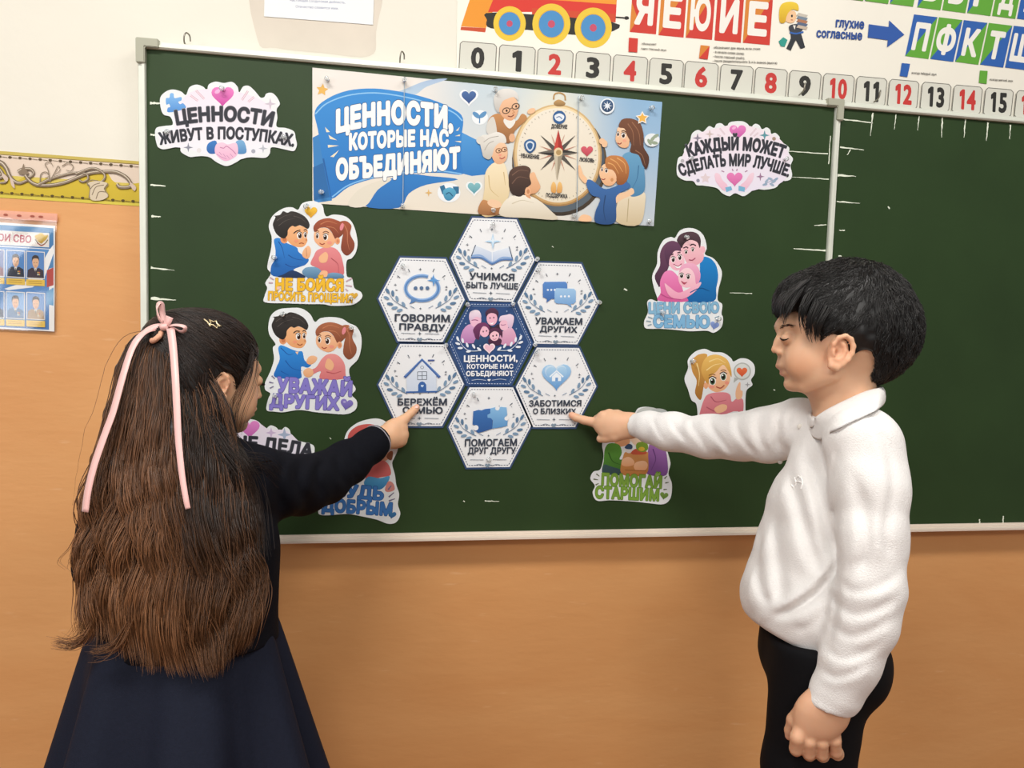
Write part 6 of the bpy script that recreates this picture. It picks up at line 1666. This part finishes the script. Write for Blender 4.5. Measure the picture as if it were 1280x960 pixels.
# the boy
A.poly(('#3f6fae', '#274c80'), [(745, 905), (740, 840), (770, 760), (720, 740), (690, 690), (690, 650), (720, 650), (790, 700), (850, 690), (920, 660), (950, 690), (870, 740), (865, 800), (855, 905)]); A.poly('#f4c59a', [(640, 560), (655, 600), (690, 640), (680, 668), (650, 640), (640, 605)]); A.line('#f4c59a', [(642, 560), (660, 610)], 12); A.poly('#f4c59a', [(640, 880), (665, 855), (710, 865), (715, 895), (650, 895)])
A.poly(('#f8d0a8', '#eab286'), [(765, 620), (770, 580), (800, 550), (850, 570), (870, 640), (840, 680), (795, 675)]); A.poly(('#c9844a', '#8f5228'), [(800, 560), (805, 515), (850, 500), (910, 515), (942, 570), (935, 640), (905, 675), (870, 670), (865, 620), (845, 590), (815, 580)])
for L in ([(830, 520), (870, 545), (905, 600)], [(870, 515), (915, 550), (925, 610)], [(815, 545), (850, 560), (880, 610)]): A.line('#e3a866', L, 7, 2)
A.ell('#f0b98c', 838, 645, 18, 20); A.ell('#d0935f', 840, 647, 9, 11); eye(A, 806, 592, 8, 12); eye(A, 780, 585, 6, 11); A.line('#9a4038', [(775, 640), (788, 646), (800, 640)], 5); A.line('#1f3f6c', [(800, 740), (790, 820), (800, 890)], 6, 2)
for x, y, r in ((800, 430, 22), (785, 415, 18)): A.ell('#f0c49c', x-5, y, 18, r)
# small sticker marks in the sky
A.ell('#eef4f8', 812, 205, 44, 47); A.ell(('#3f5f86', '#2e4666'), 812, 203, 36, 38); A.star('#e6edf4', 812, 203, 30, 8, .35)
A.star('#f3f0e8', 1022, 276, 42, 5, .55); A.star('#efb64e', 1022, 276, 32, 5, .5); A.ell('#e9eef0', 1080, 408, 46, 40)
for x, y, r in ((1065, 420, 60), (1085, 400, -50), (1102, 385, -30), (1095, 425, 10)): A.ell('#9aa890', x, y, 21, 10, r)
A.o, A.sc = np.array([0., 0.]), 1.0
for xx, yt, yb in ((505.5, 96, 260), (723, 120, 275)): A.line('#9fb0bc', [(xx, yt), (xx-2, yb)], .9, sm=False)
sheet('banner', 'wide blue and cream banner with a big gold compass and white lettering', 'poster', None, A, BT, sm=False, thick=.0005)
# ------------------------------------------------------------------ wall-mounted paper
WOFF = -(WY-.0015)
def D2(A): A.o, A.sc = np.array([840., 0.]), 2.909
def C2(A): A.o, A.sc = np.array([560., 0.]), 4.0
A = Art(560, 0, 4.0, off=WOFF)
# locomotive
A.poly('#e9962c', [(180, -220), (330, -200), (190, 140), (65, 132)], False); A.poly('#c9502c', [(65, 134), (190, 140), (186, 162), (62, 150)], False)
A.poly('#d8392c', [(250, -60), (845, -20), (838, 112), (640, 86), (600, 70), (430, 60), (200, 60)], False); A.flat('#ee9a30', [(300, -160), (850, -120), (842, 22), (560, 2), (285, -18)])
A.flat('#cf4a2a', [(420, 40), (838, 70), (836, 112), (420, 84)]); A.poly('#2b2a26', [(195, 100), (240, 62), (820, 110), (800, 165), (640, 175), (400, 150), (215, 142)])
for x, y, rx, ry in ((308, 118, 81, 87), (517, 120, 95, 102), (726, 139, 93, 101)):
    A.ell('#e9c63e', x, y, rx, ry, 0, 36); A.ell('#d8a92c', x, y, rx*.70, ry*.70, 0, 32); A.ell('#4a8fc6', x, y, rx*.66, ry*.66, 0, 32); A.ell('#c4506a', x, y, rx*.19, ry*.19, 0, 18)
A.line('#2b2a26', [(838, 86), (905, 92)], 8, sm=False); A.ell('#2b2a26', 893, 90, 12, 9)
# vowel tiles
RED, ORG, BLU, GRN = '#cf3a2e', '#d98530', '#2f62b0', '#63a83a'
A.o, A.sc = np.array([0., 0.]), 1.0
def tile(q_, c1, c2_, ch, split, tw=.62, th=.62):
    q_ = np.array(q_, float)
    A.flat(c1, q_)
    if split == 'br': A.flat(c2_, [q_[1], q_[2], q_[3]])
    elif split == 'tl': A.flat(c2_, [q_[0], q_[1], q_[3]])
    elif split == 'wedge': A.flat(c2_, [q_[3], q_[3]*.45+(q_[0]+q_[2])*.275, q_[3]*.4+q_[0]*.6])
    if ch:
        m0 = q_[3]*.80+q_[0]*.20; m1 = q_[2]*.80+q_[1]*.20
        a = m0*(.5+tw/2)+m1*(.5-tw/2); b_ = m0*(.5-tw/2)+m1*(.5+tw/2)
        upv = (q_[0]-q_[3]); A.text('#f2efe6', ch, a, b_, np.linalg.norm(upv)*th, 0, .045, vert=upv/np.linalg.norm(upv))
for i, (ch, xa, xb, yb) in enumerate((('Я', 787, 820, 40), ('Ё', 823, 854.5, 44), ('Ю', 857, 890, 47), ('И', 893, 926, 50.5), ('Е', 928.5, 962, 53.5))):
    tile([(xa+4.5, yb-62), (xb+4.5, yb-59), (xb, yb+3), (xa, yb)], RED, ORG, ch, ('wedge', 'tl', 'tl', None, 'tl')[i], .70 if ch in 'Ю' else .6)
    tile([(xa+9.5, yb-129), (xb+9.5, yb-126), (xb+5, yb-65), (xa+5, yb-68)], RED, ORG, 'АОУЫЭ'[i], None)
# consonant tiles
for i, ch in enumerate('ПФКТШСХЦ'):
    x = 1142.5+31.2*i; y = 17.9+3.55*i; q_ = [(x, y), (x+29.5, y+3.6), (x+18, y+56), (x-11, y+52.2)]
    tile(q_, BLU if i % 2 == 0 else GRN, GRN if i % 2 == 0 else BLU, ch, 'br' if i < 4 else None, .72 if ch in 'ФШ' else .55, .60)
    q2 = [(p[0]+15, p[1]-65) for p in q_]; q2 = [q2[0], q2[1], (q2[2][0], q2[2][1]+4), (q2[3][0], q2[3][1]+4)]
    tile(q2, BLU if i > 3 else GRN, GRN if i % 2 else BLU, 'БВГДЖЗЙЬ'[i], 'tl' if i < 4 else None, .55, .58)
for i, ch in enumerate('РЛМН'):
    x = 1142.5+12-31.2*(i+1); y = 17.9-62-3.55*(i+1); tile([(x, y), (x+29.5, y+3.6), (x+18, y+56), (x-11, y+52.2)], GRN, BLU, ch, 'tl', .55, .58)
D2(A)
# schoolboy with books
A.poly('#2f9a8c', [(388, 150), (405, 135), (420, 145), (410, 170), (395, 168)], False)
A.poly('#2e3238', [(430, 95), (460, 92), (472, 130), (484, 172), (468, 178), (450, 145), (432, 184), (416, 176), (432, 140)], False)
A.poly('#3a3f48', [(428, 92), (470, 88), (474, 110), (450, 125), (430, 118)]); A.flat('#e9e6dc', [(440, 92), (450, 92), (446, 108)])
A.poly('#f3c79a', [(405, 60), (418, 40), (445, 40), (452, 62), (440, 82), (418, 80)]); A.poly(('#f0cf3a', '#d3a420'), [(392, 80), (390, 40), (400, 14), (430, 6), (456, 14), (460, 38), (440, 34), (425, 44), (416, 62), (410, 82)])
A.ell('#2a2a2a', 436, 58, 3.5, 5); A.line('#a84a3a', [(432, 72), (440, 73)], 2.5, sm=False)
for k, c in enumerate(('#c9b8a4', '#5a6a86', '#b07a5a', '#7a8a9a', '#c9c2b4')): A.flat(c, [(452, 100-k*11), (488, 108-k*11), (494, 99-k*11), (460, 90-k*11)])
A.line('#2f62b0', [(428, 118), (452, 122), (478, 116)], 6)
A.text('#2d4f96', 'глухие', (596, 97), (697, 104), 33, 0, .04); A.text('#2d4f96', 'согласные', (526, 134), (690, 144), 31, 0, .04)
A.flat('#2f5aa8', [(716, 88), (788, 98), (790, 74), (845, 126), (782, 172), (785, 146), (712, 136)])
# legends
A.flat('#2f62b0', [(836, 229), (866, 232), (856, 280), (828, 276)]); A.flat('#63a83a', [(1120, 256), (1148, 258), (1144, 305), (1116, 301)])
A.flat('#cf3a2e', [(104, 164), (137, 167), (130, 216), (98, 212)]); A.flat('#d98530', [(104, 164), (137, 167), (98, 212)])
A.text('#4a4640', 'всегда твёрдый звук', (872, 268), (962, 274), 8, 0, .01, res=1); A.text('#4a4640', 'всегда мягкий звук', (1156, 292), (1240, 298), 8, 0, .01, res=1)
for k, (tx, x1) in enumerate((('обозначают два звука, если стоят:', 322), ('- в начале слова (юла);', 262), ('- после гласной (поёт);', 264), ('- после разделительного Ъ и Ь знаков (вьюга)', 382))): A.text('#4a4640', tx, (152-k*1.5, 176+k*16), (x1, 182+k*17), 8.5, 0, .012, res=1)
C2(A)
A.flat('#cf3a2e', [(905, 188), (950, 192), (946, 262), (902, 258)]); A.text('#4a4640', 'обозначает', (968, 222), (1042, 226), 10, 0, .012, res=1); A.text('#4a4640', 'один гласный звук', (966, 246), (1092, 255), 10, 0, .012, res=1)
# number strip
A.o, A.sc = np.array([0., 0.]), 1.0
for i in range(18):
    x = [598, 647, 694.5, 742, 788.5, 833.5, 877.5, 921.5, 964.5, 1007, 1049, 1090, 1130.5, 1171, 1210.5, 1249.5, 1288, 1326][i]; hw_ = 22.6-.36*i
    yt = lambda xx: 51.3+(xx-575)*.0885; yb = lambda xx: 89.0+(xx-575)*.0832
    xa, xb = x-hw_, x+hw_; sk = -1.6-.10*i
    c = [(xa+3, yt(xa+3)), (xb-3, yt(xb-3)), (xb, yt(xb)+3), (xb+sk, yb(xb)-3), (xb+sk-3, yb(xb-3)), (xa+sk+3, yb(xa+3)), (xa+sk, yb(xa)-3), (xa, yt(xa)+3)]
    A.flat('#d9d8cc', c)
    for k in range(8): A.line('#6f6d66', [c[k], c[(k+1) % 8]], .9, sm=False)
    s_ = str(i); w_ = {'1': 8.5}.get(s_, 14.0-.2*i) if i < 10 else 21.5-.2*i
    if i == 11: w_ = 17
    ym = (yt(x)+yb(x))/2; h_ = 23.5-.08*i; sl = -.04
    A.text('#c63a36' if i % 2 == 0 and i else '#2f2e2b', s_, (x-w_/2-1.5, ym+h_/2-w_*.04), (x+w_/2-1.5, ym+h_/2+w_*.045), h_, 0, .045, vert=(.05, -1), res=3)
sheet('alphabet_poster', 'long alphabet poster with orange train, letter tiles and number strip above the chalkboard', 'poster', None, A,
      [(573, -150), (1480, -70), (1480, 178), (1280, 158), (570.5, 96)], sm=False, thick=.0006, mt=mat('poster_paper', '#e4e0d3', .45, .4, noise=.02, nscale=6))

# sheet of paper at the top of the wall
A = Art(300, 0, 4.0, off=WOFF)
A.text('#8a8fae', 'настоящая солдатская доблесть,', (250, 6), (526, 18), 12, 0, .01, res=1); A.text('#8a8fae', 'Отечество славится ими.', (278, 38), (492, 48), 12, 0, .01, res=1)
o = sheet('paper_sheet', 'white sheet of small print pinned to the wall above the banner', 'paper', None, A, [(130, -330), (680, -280), (665, 124), (120, 82)], sm=False, thick=.0006)

# ---- wallpaper border at the left of the chalkboard
A = Art(0, 180, 4.0, off=-(WY-.0008))
ex = lambda L: L
A.flat('#e6d3c0', [(-900, -22), (720, 100), (720, 200), (-900, 100)])
A.poly(('#d9bd3e', '#cbb234'), [(-900, 130), (-400, 150), (-60, 110), (0, 95), (40, 150), (75, 190), (130, 160), (180, 190), (230, 205), (330, 195), (410, 165), (470, 140), (530, 130), (560, 180), (600, 210), (660, 200), (720, 190), (720, 312), (400, 292), (0, 264), (-400, 236), (-900, 200)], False)
A.flat('#d9c84e', [(-900, 196), (720, 296), (720, 312), (-900, 214)]); A.flat('#c9b45a', [(-900, -32), (720, 88), (720, 106), (-900, -12)])
A.line('#8a7440', [(-900, -12), (720, 104)], 4, sm=False); A.line('#9a8a3a', [(-900, 196), (720, 296)], 3, sm=False)
for k in range(40):
    x = -860+k*50.5; t_ = (x+900)/1620
    y1 = 0+t_*116+6; A.ell('#5a4a34', x, y1-8, 9, 6); A.line('#6a5a40', [(x+12, y1-6), (x+38, y1-3)], 2.5, sm=False)
    y2 = 188+t_*106; A.ell('#5a4a24', x+10, y2-4, 9, 6); A.line('#6a5a30', [(x+22, y2-2), (x+48, y2+1)], 2.5, sm=False)
SC, SH = '#8d7b66', '#d9cdb8'
def scroll(dx, dy):
    m = lambda L: [(x+dx, y+dy) for x, y in L]
    for L, w0, w1 in (([(-60, 90), (0, 92), (30, 120), (48, 160), (70, 185), (100, 195), (140, 180)], 22, 9), ([(0, 150), (30, 165), (28, 190), (0, 195)], 14, 5), ([(90, 140), (110, 128), (150, 125), (168, 145), (150, 165), (125, 158)], 14, 6), ([(125, 155), (150, 185), (190, 205), (260, 205), (330, 190), (390, 165), (450, 145), (520, 138), (580, 140), (630, 165), (655, 200), (640, 215), (600, 215), (585, 200)], 12, 13),
                      ([(190, 205), (240, 180), (300, 160), (370, 145), (430, 150), (440, 175), (415, 190), (395, 180)], 10, 5), ([(380, 150), (460, 122), (510, 140), (525, 165), (505, 190), (480, 185)], 10, 6)):
        A.line('#6b5a48', m(L), w0+5, w1+4); A.line(SC, m(L), w0, w1); A.line(SH, m([(x-2, y-3) for x, y in L]), w0*.3, w1*.3)
    for L in ([(200, 190), (205, 150), (230, 140), (245, 160), (225, 170)], [(250, 190), (240, 130), (225, 100), (250, 90), (265, 110)], [(250, 185), (275, 140), (290, 110), (300, 130), (280, 150)], [(310, 110), (340, 95), (365, 110), (355, 135), (330, 130)], [(445, 270), (450, 220), (435, 195), (460, 180), (500, 190), (540, 200), (525, 225), (540, 260), (500, 280)], [(470, 210), (500, 215), (510, 240), (490, 262)], [(460, 240), (480, 250), (475, 275)]): A.line('#8f806c', m(L), 5, 3)
    A.poly('#d9c9ae', m([(452, 275), (452, 215), (440, 195), (480, 185), (535, 195), (520, 225), (540, 262), (500, 282)])); A.line('#7d6c58', m([(460, 255), (480, 215), (520, 205)]), 4); A.line('#7d6c58', m([(480, 275), (495, 240), (530, 240)]), 4); A.line('#7d6c58', m([(452, 225), (470, 205), (500, 195)]), 4)
    A.poly('#d8c2b2', m([(50, 160), (70, 195), (72, 222), (55, 200)])); A.poly('#d8c2b2', m([(650, 190), (680, 215), (672, 235), (655, 215)])); A.poly(SC, m([(95, 150), (110, 120), (118, 98), (125, 122), (145, 150)]))
scroll(0, 0); scroll(-640, -46); 
bo = sheet('trim_1', None, None, None, A, [(-900, -32), (720, 88), (720, 312), (-900, 214)], sm=False, thick=.0006, mt=mat('border_paper', '#cdb95a', .6, .25)); tag(bo, kind='structure')

# ---- heroes poster in a plastic sleeve at the left edge
A = Art(0, 260, 5.647, off=-(WY-.006))
A.flat(('#f2f2f0', '#f4f2ee'), [(-420, 78), (385, 130), (380, 868), (-420, 822)])
A.flat(('#4f8fc0', '#3f78b0'), [(-420, 92), (378, 142), (378, 290), (-420, 240)]); A.flat('#e9e3dc', [(-420, 132), (348, 178), (346, 278), (-420, 236)])
A.text('#b5394c', 'НАШИ ГЕРОИ СВО', (-330, 210), (218, 246), 50, 0, .03)
A.poly(('#e3c24a', '#b8902c'), [(246, 196), (270, 186), (292, 174), (312, 190), (338, 192), (328, 220), (308, 238), (292, 252), (272, 240), (256, 222)]); A.line('#6a5a30', [(248, 220), (268, 248), (292, 262), (318, 250), (338, 224)], 7); A.line('#b0433a', [(262, 248), (292, 266), (320, 252)], 5)
A.flat(('#5b93cc', '#4a7fc0'), [(-420, 250), (346, 292), (346, 860), (-420, 818)])
A.poly('#f6f6f4', [(346, 300), (376, 260), (378, 330), (310, 500), (230, 560), (60, 580), (30, 570), (180, 520), (290, 400)], False); A.poly('#b8473f', [(378, 420), (378, 545), (330, 560), (330, 440)], False); A.flat('#4f86b8', [(378, 320), (378, 420), (340, 430)]); A.flat('#6fa6d0', [(378, 560), (378, 690), (330, 680), (330, 590)])
def portrait(x, y, uni, bgc):
    A.flat('#efe9df', [(x-66, y-116), (x+66, y-108), (x+66, y+84), (x-66, y+76)]); A.flat(bgc, [(x-61, y-110), (x+61, y-103), (x+61, y+78), (x-61, y+71)])
    A.poly(uni, [(x-58, y+72), (x-54, y+20), (x-24, y+2), (x, y+14), (x+24, y+4), (x+56, y+24), (x+60, y+78)], False)
    A.poly('#e3b48e', [(x-22, y-40), (x-12, y-66), (x+14, y-66), (x+24, y-40), (x+18, y-8), (x, y+8), (x-16, y-8)]); A.poly('#3a302c', [(x-25, y-40), (x-22, y-74), (x, y-86), (x+22, y-74), (x+26, y-40), (x+16, y-60), (x-14, y-60)])
    A.line('#5a3a2c', [(x-12, y-32), (x-5, y-33)], 4, sm=False); A.line('#5a3a2c', [(x+6, y-32), (x+13, y-32)], 4, sm=False); A.line('#a8604a', [(x-7, y-8), (x+8, y-8)], 4, sm=False)
    A.flat('#e6e2da', [(x-10, y+8), (x+10, y+8), (x, y+38)]); A.line('#23262e', [(x, y+14), (x, y+36)], 5, sm=False)
    for k in range(4): A.ell(('#d3b44a', '#c9584a', '#d8d8d0', '#d3b44a')[k], x+18+10*(k % 2), y+38+14*(k//2), 5)
    A.flat('#e8c24e', [(x-66, y+84), (x+66, y+90), (x+66, y+134), (x-66, y+128)])
    for q_ in (98, 112): A.line('#b08a2c', [(x-50, y+q_), (x+46, y+q_+4)], 4, sm=False)
for x, y, un, bgc in ((-180, 392, '#2c3448', '#5a8ac0'), (-35, 402, '#7a3038', '#6a7cae'), (110, 410, '#252b3c', '#4f86c4'), (250, 418, '#3a2c38', '#5b8ac6'), (-180, 688, '#4a5a4a', '#6a96c8'), (-35, 696, '#2f3a50', '#5f90c8'), (108, 702, '#5a7aa0', '#79a6d4'), (252, 708, '#a88a62', '#5f8cc4')): portrait(x, y, un, bgc)
hp = sheet('heroes_poster', 'blue poster of uniformed portraits in a plastic sleeve at the left edge', 'poster', None, A, [(-425, 74), (388, 126), (383, 872), (-425, 826)], sm=False, thick=.0008)
# sleeve: a clear film with a punched strip along the top, bowing a little
M_film = bpy.data.materials.new('clear_film'); M_film.use_nodes = True
nt = M_film.node_tree; nt.nodes.remove(nt.nodes['Principled BSDF'])
tr, gl, fr_, ms = [nt.nodes.new(k) for k in ('ShaderNodeBsdfTransparent', 'ShaderNodeBsdfGlossy', 'ShaderNodeFresnel', 'ShaderNodeMixShader')]
gl.inputs['Roughness'].default_value = .09; fr_.inputs['IOR'].default_value = 1.7
nt.links.new(fr_.outputs[0], ms.inputs[0]); nt.links.new(tr.outputs[0], ms.inputs[1]); nt.links.new(gl.outputs[0], ms.inputs[2])
nt.links.new(ms.outputs[0], nt.nodes['Material Output'].inputs[0])
M_strip = mat('film_strip', '#efb29a', 0.3, 0.5, alpha=.55)
Vf, Ff = [], []; nx, ny = 24, 30
for j in range(ny+1):
    for i in range(nx+1):
        s_, t_ = i/nx, j/ny
        p = bpt(0+(-430*(1-s_)+402*s_)/5.647, 260+((34*(1-t_)+832*t_)*(1-s_)+(88*(1-t_)+882*t_)*s_)/5.647, -(WY-.008))
        p = p-np.array([0, .004*sin(pi*s_)*sin(pi*t_)+.0012*sin(7*s_+9*t_), 0]); Vf.append(p)
for j in range(ny):
    for i in range(nx): a = j*(nx+1)+i; Ff.append((a, a+1, a+nx+2, a+nx+1))
mesh_obj('plastic_sleeve', Vf, Ff, M_film, hp)
sp = [bpt(x/5.647, 260+y/5.647, -(WY-.007)) for x, y in ((-430, -10), (404, 40), (404, 98), (-430, 48))]
mesh_obj('punched_strip', sp+[p+np.array([0, .0006, 0]) for p in sp], [(0, 1, 2, 3), (7, 6, 5, 4), (0, 4, 5, 1), (1, 5, 6, 2), (2, 6, 7, 3), (3, 7, 4, 0)], M_strip, hp, smooth=False, recalc=True)
A = Art(0, 260, 5.647, off=-(WY-.0074)); A.cur = 'punch_holes'
for x, y in ((40, 48), (135, 54), (228, 58), (288, 62)): A.ell('#a85a48', x, y, 17, 8, 4)
A.build(hp)

# ------------------------------------------------------------------ push pins
M_clear = mat('clear_plastic', '#eef2f2', 0.12, 0.6, trans=.75)
M_needle = mat('pin_steel', '#9a9a96', 0.25, 0.5, metal=1.0)
def lathe(prof, m=14):
    V, Fc = [], []
    for (r, h) in prof:
        for i in range(m): V.append((r*cos(2*pi*i/m), -h, r*sin(2*pi*i/m)))
    for k in range(len(prof)-1):
        for i in range(m): Fc.append((k*m+i, (k+1)*m+i, (k+1)*m+(i+1) % m, k*m+(i+1) % m))
    return V, Fc
head_me = needle_me = None
def pin(px, py, off, where):
    global head_me, needle_me
    p = bpt(px, py, off); root = empty('push_pin', tuple(p)); tag(root, 'clear push pin '+where, 'pin', 'clear push pins in the paper')
    root.rotation_euler = (RNG.normal()*.12+.15, 0, RNG.normal()*.15)
    if head_me is None:
        V, Fc = lathe([(.0003, .0), (.0042, .0002), (.0044, .0012), (.0026, .0026), (.0022, .0075), (.0036, .0092), (.0048, .0098), (.0048, .0112), (.0034, .0120), (.0003, .0121)])
        h = mesh_obj('pin_head', V, Fc, M_clear, None); head_me = h.data
        V, Fc = lathe([(.0006, .004), (.0006, 0), (.0001, -.0008)], 8); n_ = mesh_obj('needle', V, Fc, M_needle, None); needle_me = n_.data
        h.parent = root; n_.parent = root
    else:
        for nm, me in (('pin_head', head_me), ('needle', needle_me)):
            c = bpy.data.objects.new(nm, me); COL.objects.link(c); c.parent = root
for px, py, where in (
    (409, 99, 'at the upper left corner of the banner, by its orange star'), (505, 101, 'in the top edge of the banner, above its first word'), (619, 112, "in the banner by the painted grandfather's hair"), (727, 122, 'in the top edge of the banner, right of the compass ring'), (813, 135, 'at the upper right corner of the banner'),
    (403, 240, 'at the lower left corner of the banner'), (503, 256.5, 'in the bottom edge of the banner, below the lettering'), (616, 262, 'in the bottom edge of the banner, above the open book card'), (717, 269, 'in the bottom edge of the banner, below the compass'), (812, 277, 'at the lower right corner of the banner'),
    (616.5, 280, 'at the top of the open book card'), (671, 325, 'at the right corner of the open book card'), (503, 332, 'in the upper left of the speech ring card'), (672, 337, 'in the upper left of the two speech bubbles card'), (748.5, 377, 'at the right corner of the two speech bubbles card'),
    (584.5, 380, 'at the upper left corner of the navy card'), (641, 380, 'at the upper right corner of the navy card'), (558, 431, 'at the left corner of the navy card'), (668, 431, 'at the right corner of the navy card'), (611, 573, 'near the bottom of the jigsaw card'), (592, 492, 'in the upper left of the jigsaw card'), (671, 441, 'in the upper left of the blue heart card'),
    (279, 111, 'in the pink heart of the sticker at the top left'), (209, 164, 'on the first letter of the lower line of the top left sticker'), (356, 172, 'on the last letter of the top left sticker'), (863, 198, 'at the left end of the sticker beside the banner'), (981, 199, 'at the right end of the sticker beside the banner'),
    (384, 257, 'above the yellow heart of the apologising children sticker'), (344, 322, "on the blue sleeve of the apologising children sticker"), (438, 372, 'at the end of the yellow lettering'), (354, 392, "in the dark hair of the handshake sticker's boy"), (439, 410, "on the ponytail of the handshake sticker's girl"), (344, 494, 'on the lilac lettering'),
    (857, 296, "in the father's hair of the hugging family sticker"), (827, 390, 'on the pale blue lettering'), (897, 399, 'right of the pale blue lettering'), (865, 451, 'in the hair of the blond girl sticker'), (582, 88, 'in the zero cell of the number strip')):
    wall_ = where.startswith('in the zero')
    pin(px, py, (WOFF+.001) if wall_ else .0042, where)
bpy.data.objects.remove(_to)
